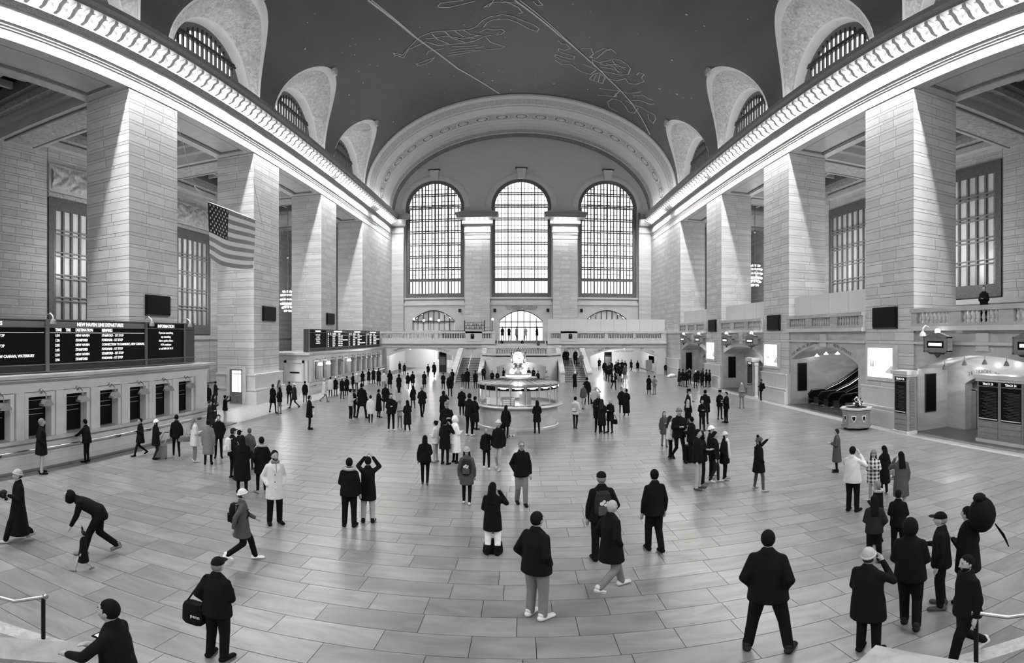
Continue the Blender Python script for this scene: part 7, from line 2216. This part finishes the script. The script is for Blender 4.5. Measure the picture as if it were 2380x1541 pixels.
    (15.95, 46.88, 0, 1.55, -101.2, 'stand', 'front', 'front', 'm', 0, 0, 0, 'h', 0, 1.0, 'G1', [], 43),
    (15.81, 45.4, 0, 1.55, -40.8, 'stand', 'front', 'front', 'm', 0, 0, 0, 'h', 1, 1.0, 'G1', [], 45),
    (15.95, 44.97, 0, 1.55, -40.5, 'stand', 'front', 'front', 'm', 0, 0, 0, 'h', 0, 1.0, 'G1', [], 45),
    (9.2, 60.6, 0, 1.73, 183.6, 'step', 'front', 'down', 'm', 0, 0, 0, 'h', 1, 1.0, 'G2', [], 35),
    (8.21, 52.19, 0, 1.85, 183.9, 'walk', 'front', 'down', 's', 0, 1, 0, 'h', 3, 1.0, 'G2', [], 41),
    (8.65, 53.64, 0, 1.85, 179.2, 'step', 'front', 'down', 'm', 0, 4, 0, 'h', 0, 1.0, 'G2', [], 40),
    (9.6, 58.61, 0, 1.85, 184.3, 'walk', 'front', 'down', 'm', 0, 0, 0, 'h', 1, 1.0, 'G2', [], 36),
    (9.65, 55.64, 0, 1.85, 189.8, 'step', 'front', 'down', 'm', 0, 1, 0, 'h', 0, 1.0, 'G2', [], 38),
    (10.48, 59.09, 0, 1.85, 190.1, 'walk', 'front', 'down', 'm', 0, 4, 0, 'b', 3, 1.0, 'G2', [], 36),
    (9.39, 51.99, 0, 1.78, 185.2, 'step', 'front', 'down', 's', 0, 0, 0, 'h', 1, 1.0, 'G2', [], 41),
    (11.13, 60.28, 0, 1.82, 185.5, 'walk', 'front', 'down', 'm', 0, 1, 0, 'h', 3, 1.0, 'G2', [], 35),
    (9.83, 51.91, 0, 1.66, 185.7, 'step', 'front', 'down', 's', 2, 4, 0, 'h', 2, 1.0, 'G2', [], 41),
    (11.97, 62.9, 0, 1.6, 180.8, 'walk', 'front', 'down', 'm', 0, 0, 0, 'h', 0, 1.0, 'G2', [], 34),
    (4.53, 57.35, 1.35, 1.75, 184.5, 'stand', 'front', 'down', 'm', 0, 0, 0, 'h', 0, 1.0, 'dark figure highest on the right stairs, by the inner parapet', [], 38),
    (4.72, 56.95, 1.35, 1.75, 184.7, 'stand', 'front', 'down', 'm', 0, 0, 0, 'h', 4, 1.0, 'white-haired figure in black coming down the right stairs', [], 38),
    (5.6, 57.0, 1.35, 1.75, 185.6, 'stand', 'front', 'down', 'm', 0, 0, 0, 'b', 5, 1.0, 'pale-hatted figure in black coming down the right stairs', [], 38),
    (6.1, 56.0, 1.05, 1.75, 186.2, 'stand', 'front', 'down', 's', 3, 4, 0, 'h', 2, 1.0, 'figure in grey jacket and pale trousers by the outer parapet of the right stairs', [], 38),
    (-2.3, 66.8, 3.9, 1.7, -2.0, 'stand', 'front', 'front', 'm', 1, 0, 0, 'h', 0, 1.0, 'G3', [], 34),
    (-1.5, 67.2, 3.9, 1.7, 148.7, 'stand', 'front', 'front', 'm', 0, 0, 0, 'h', 1, 1.0, 'G3', [], 34),
    (-0.6, 66.9, 3.9, 1.7, 59.5, 'stand', 'front', 'front', 'm', 3, 1, 0, 'h', 2, 1.0, 'G3', [], 34),
    (0.5, 66.7, 3.9, 1.7, 180.4, 'stand', 'front', 'front', 'm', 4, 2, 0, 'h', 0, 1.0, 'G3', [], 34),
    (1.9, 66.8, 3.9, 1.7, -58.4, 'stand', 'front', 'front', 'm', 0, 3, 0, 'h', 1, 1.0, 'G3', [], 34),
    (-2.2, 62.3, 2.96, 1.15, 178.0, 'stand', 'front', 'front', 'l', 1, 0, 0, 'h', 0, 1.15, 'G4', [], 24),
    (0.1, 62.3, 2.96, 1.15, 170.1, 'stand', 'front', 'front', 'l', 0, 0, 0, 'h', 1, 1.15, 'G4', [], 24),
    (1.9, 61.8, 2.81, 1.15, 176.8, 'stand', 'front', 'front', 'l', 2, 0, 0, 'h', 2, 1.15, 'G4', [], 24),
]
for row in PEOPLE:
    person(*row)
flush_people()

# ---- small things people have with them
r0 = PEOPLE[0]
W0 = Matrix.Translation((r0[0], r0[1], 0)) @ Matrix.Rotation(-math.radians(r0[4]), 4, 'Z')
fc = W0 @ Vector((-.04, .42, 1.08))
t = thing('flower_bouquet', 'dark bouquet of flowers held at the left edge of the picture', 'flowers', tuple(fc))
m = MB()
rp = random.Random(2)
for i in range(14):
    m.ball((fc.x + rp.uniform(-.13, .13), fc.y + rp.uniform(-.12, .12), fc.z + rp.uniform(-.06, .16)), rp.uniform(.04, .065), 7, 5)
m.build('blossom', CLOTH[1], t)
m = MB()
for i in range(5):
    m.tube([(fc.x, fc.y, fc.z), (fc.x - .25 - .02 * i, fc.y - .1 + .03 * i, fc.z - .25 - .02 * i)], .01, 5)
m.build('flower_stem', CLOTH[2], t)
t = thing('tablet', 'pale tablet held on the balustrade by the leaning man', 'tablet', (-3.65, 4.12, 1.09))
MB().box((-3.95, 4.0, 1.09), (-3.6, 4.22, 1.105)).build('slab', CLOTH[0], t)
MB().box((-3.93, 4.02, 1.105), (-3.62, 4.2, 1.108)).build('display', 'lamp_white' if False else 'white', t)
t = thing('floor_bag', 'black bag on the floor between the boots of the woman in white stockings', 'bag', (-.56, 10.8, 0))
MB().rings([[(-.56 + a * .2 * q, 10.85 + b * .12 * q, zz) for a, b in ((-1, -.6), (-.6, -1), (.6, -1), (1, -.6), (1, .6), (.6, 1), (-.6, 1), (-1, .6))] for zz, q in ((0, .9), (.05, 1), (.22, .9), (.3, .5))]).build('bag_body', CLOTH[0], t)
MB().tube([(-.7, 10.85, .28), (-.6, 10.85, .44), (-.5, 10.85, .44), (-.42, 10.85, .28)], .014, 5).build('bag_strap', CLOTH[0], t)
MB().ball((16.0, 57.2, .2), (.45, .3, .2), 10, 7).ball((15.6, 57.1, .12), (.2, .2, .13), 8, 6).build('bundle', CLOTH[6], smooth=True, label='white bundle on the floor by the guard at the far right wall', cat='bundle')
VAULT_LINES = [([(0.9387, 34.66), (1.0553, 41.98), (1.2166, 50.06), (1.4342, 57.75)], 0.07), ([(0.9528, 34.85), (1.0653, 42.41), (1.2228, 50.37)], 0.04), ([(1.5429, 39.07), (1.7527, 44.47), (1.8973, 47.5), (2.072, 50.77), (2.2899, 53.93), (2.5295, 57.7)], 0.08), ([(1.5643, 39.08), (1.7834, 44.91), (1.9362, 48.38)], 0.05), ([(0.9164, 43.11), (0.9559, 44.21), (1.0021, 43.45), (1.043, 42.88), (1.0824, 42.29), (1.1445, 42.18), (1.2137, 42.62), (1.3243, 43.1), (1.3607, 42.79), (1.3919, 41.94), (1.4269, 41.47), (1.4864, 41.22), (1.5314, 41.57), (1.577, 42.32), (1.6242, 42.9), (1.6559, 43.61), (1.6465, 44.12), (1.6046, 43.68), (1.5504, 42.56), (1.5046, 41.97), (1.4519, 41.91), (1.414, 42.27), (1.3939, 43.07)], 0.035), ([(0.9164, 43.11), (0.9172, 43.57), (0.9539, 44.61), (0.9987, 43.68), (1.0748, 43.54), (1.1, 43.42), (1.1496, 44.63), (1.2078, 45.04), (1.2813, 45.34), (1.3408, 45.31), (1.387, 44.73), (1.4231, 44.61), (1.4724, 44.62), (1.4908, 44.14), (1.4779, 43.67), (1.4398, 43.75), (1.4065, 43.37), (1.3695, 43.86)], 0.035), ([(1.1055, 42.95), (1.1481, 43.26), (1.2068, 43.41), (1.2593, 44.23), (1.3076, 44.7), (1.3672, 44.37)], 0.035), ([(1.142, 42.42), (1.1595, 43.64), (1.2089, 44.91)], 0.035), ([(1.2064, 42.63), (1.2314, 44.02), (1.2893, 45.26)], 0.035), ([(1.2544, 42.94), (1.289, 44.18), (1.3433, 44.83)], 0.035), ([(1.2964, 43.05), (1.3261, 44.02), (1.3735, 44.53)], 0.035), ([(1.397, 44.91), (1.4186, 45.95), (1.4536, 46.48), (1.4856, 46.99), (1.4666, 47.23), (1.4065, 47.32), (1.3539, 47.21), (1.2921, 47.27), (1.2376, 47.21), (1.1868, 47.05)], 0.035), ([(1.2063, 46.15), (1.2596, 46.31), (1.3191, 46.58), (1.3791, 46.62)], 0.035), ([(1.1944, 46.63), (1.2564, 46.77), (1.3316, 47.09)], 0.035), ([(1.2194, 45.5), (1.2846, 46.01), (1.3512, 46.2)], 0.035), ([(1.0775, 45.68), (1.0958, 45.17), (1.142, 45.39), (1.1806, 45.49)], 0.035), ([(1.0005, 46.62), (1.0525, 46.7), (1.1124, 46.67), (1.0811, 47.21), (1.0198, 47.19), (1.0005, 46.62)], 0.035), ([(1.2095, 38.59), (1.2266, 38.17), (1.2768, 38.31), (1.3267, 38.4)], 0.035), ([(1.2119, 38.68), (1.2577, 39.07), (1.3102, 38.96), (1.3746, 38.75)], 0.035), ([(1.4073, 39.84), (1.4407, 39.32), (1.4721, 39.18), (1.521, 39.49), (1.5578, 40.19), (1.5768, 41.0), (1.5576, 41.12)], 0.035), ([(1.4073, 39.84), (1.4329, 39.75), (1.4543, 38.92)], 0.035), ([(1.4848, 38.99), (1.5149, 39.37), (1.5581, 39.52)], 0.035), ([(1.6195, 39.16), (1.6391, 39.8), (1.664, 39.75), (1.6438, 39.02)], 0.035), ([(1.753, 45.41), (1.7738, 46.0), (1.7955, 45.89), (1.8216, 46.58), (1.7943, 47.18), (1.7628, 46.91), (1.7614, 47.49), (1.8052, 47.85), (1.853, 47.99), (1.8488, 48.62), (1.8012, 48.62), (1.7526, 48.18), (1.7465, 48.6), (1.7796, 49.05), (1.8367, 49.33)], 0.035), ([(1.7492, 49.35), (1.7921, 50.08), (1.8392, 49.78), (1.8763, 50.47), (1.9136, 50.98), (1.9657, 50.98), (1.99, 49.74), (1.9534, 49.47), (1.9019, 49.3)], 0.035), ([(1.8802, 46.18), (1.9239, 45.83), (1.9475, 46.77), (1.9306, 47.67), (1.9696, 47.45), (2.0014, 45.66), (2.0263, 44.96), (2.0654, 45.52)], 0.035), ([(1.9525, 46.43), (1.989, 45.22), (2.0305, 45.34)], 0.035), ([(1.9492, 47.95), (1.9924, 48.13), (2.0476, 46.91), (2.0926, 46.36), (2.1402, 46.63), (2.1701, 47.13), (2.1736, 48.35), (2.128, 49.18), (2.0752, 49.39), (2.0245, 49.68), (1.9666, 49.02), (1.9492, 47.95)], 0.035), ([(1.9745, 48.01), (2.0287, 48.35), (2.0871, 47.34), (2.1468, 47.78)], 0.035), ([(2.0004, 48.99), (2.0657, 48.54), (2.1384, 48.54)], 0.035), ([(2.023, 47.8), (2.0781, 48.07), (2.1244, 48.9)], 0.035), ([(2.0566, 46.95), (2.0919, 47.74), (2.1453, 47.33)], 0.035), ([(1.9664, 52.17), (1.9819, 50.82), (2.0114, 50.16), (2.0525, 50.68), (2.0501, 52.27), (2.0121, 52.2), (1.9664, 52.17)], 0.035), ([(1.9927, 52.07), (1.9995, 50.79)], 0.035), ([(2.0219, 52.26), (2.0183, 50.41)], 0.035), ([(2.072, 50.77), (2.1261, 50.55), (2.1691, 49.41), (2.1972, 50.0), (2.2421, 49.6), (2.2816, 48.24), (2.2547, 47.88), (2.2594, 46.99), (2.2281, 47.18), (2.2187, 47.82)], 0.035), ([(2.0453, 55.29), (2.0939, 54.64), (2.1504, 54.19), (2.1692, 52.39), (2.1332, 52.76), (2.079, 53.23), (2.0434, 53.54)], 0.035), ([(2.1692, 52.39), (2.2181, 52.15), (2.2606, 51.42), (2.298, 50.38)], 0.035), ([(2.2612, 52.15), (2.3186, 50.9), (2.3655, 50.9), (2.3966, 50.64)], 0.035), ([(2.2666, 53.19), (2.3189, 52.2), (2.3844, 51.84), (2.421, 51.18)], 0.035), ([(2.2052, 52.74), (2.2444, 53.21), (2.2988, 53.76), (2.3539, 53.46), (2.4158, 53.35), (2.4642, 53.07), (2.4926, 53.66), (2.4937, 54.93), (2.4461, 54.76), (2.4201, 53.88)], 0.035), ([(2.1238, 55.97), (2.1474, 54.82), (2.1959, 54.43), (2.2497, 55.08), (2.2875, 56.03), (2.3298, 55.6), (2.3386, 53.98), (2.2899, 53.93), (2.2313, 53.82)], 0.035), ([(2.1238, 55.97), (2.1532, 57.16), (2.2222, 57.25)], 0.035), ([(2.1493, 53.26), (2.1659, 53.76), (2.1515, 54.29)], 0.035)]
# ================================================================ GILDED FIGURES PAINTED ON THE VAULT
def vault_line(pts, w, name, matname='gold'):
    """A painted line: a thin strip laid on the vault along (angle, y) points; angle 90 deg is the crown, below it the left side."""
    def V(a, yy, r=.985):
        return Vector((-math.cos(a) * X * r, yy, SPR + math.sin(a) * RISE * r))
    m_ = MB()
    q = [V(a, b, .997) for a, b in pts]
    for p0, p1 in zip(q, q[1:]):
        n_ = max(1, int((p1 - p0).length / 1.2))
        a0, a1 = pts[q.index(p0)], pts[q.index(p1)]
        prev = None
        for i in range(n_ + 1):
            f = i / n_
            a_, y_ = a0[0] + (a1[0] - a0[0]) * f, a0[1] + (a1[1] - a0[1]) * f
            c = V(a_, y_, .9965)
            d = (p1 - p0).normalized()
            nrm = Vector((c.x / X ** 2, 0, (c.z - SPR) / RISE ** 2)).normalized()
            s_ = d.cross(nrm).normalized() * w
            cur = (c - s_, c + s_)
            if prev:
                m_.face([prev[0], prev[1], cur[1], cur[0]])
            prev = cur
    return m_.build(name, matname, vault)


for pts, w in VAULT_LINES:
    vault_line(pts, w, 'gilded_line')
rs = random.Random(11)
star_b = MB().lathe([(.001, 0), (.055, .01), (.001, .02)], n=6)
star_me = D.meshes.new('gilded_star')
star_me.from_pydata(star_b.v, [], star_b.f)
star_me.materials.append(M['star'])
for i in range(110):
    a, yy = math.radians(rs.uniform(28, 152)), rs.uniform(22, 57.5)
    o = ob('gilded_star', star_me, vault)
    nrm = Vector((math.cos(a) / X, 0, -math.sin(a) / RISE)).normalized()
    o.matrix_basis = Matrix.Translation((-math.cos(a) * X * .996, yy, SPR + math.sin(a) * RISE * .996)) @ nrm.to_track_quat('Z', 'Y').to_matrix().to_4x4()
    sc = rs.choice((.6, .8, 1.0, 1.6))
    o.matrix_basis = o.matrix_basis @ Matrix.Diagonal((sc, sc, 1, 1))
# ---------------------------------------------------------------- lettering becomes plain meshes
bpy.context.view_layer.update()
dg = bpy.context.evaluated_depsgraph_get()
for o in TEXTS:
    me = D.meshes.new_from_object(o.evaluated_get(dg))
    n = o.name
    q = D.objects.new('tmp', me)
    COL.objects.link(q)
    q.parent = o.parent
    q.matrix_parent_inverse = o.matrix_parent_inverse
    q.matrix_basis = o.matrix_basis
    D.objects.remove(o)
    q.name = n
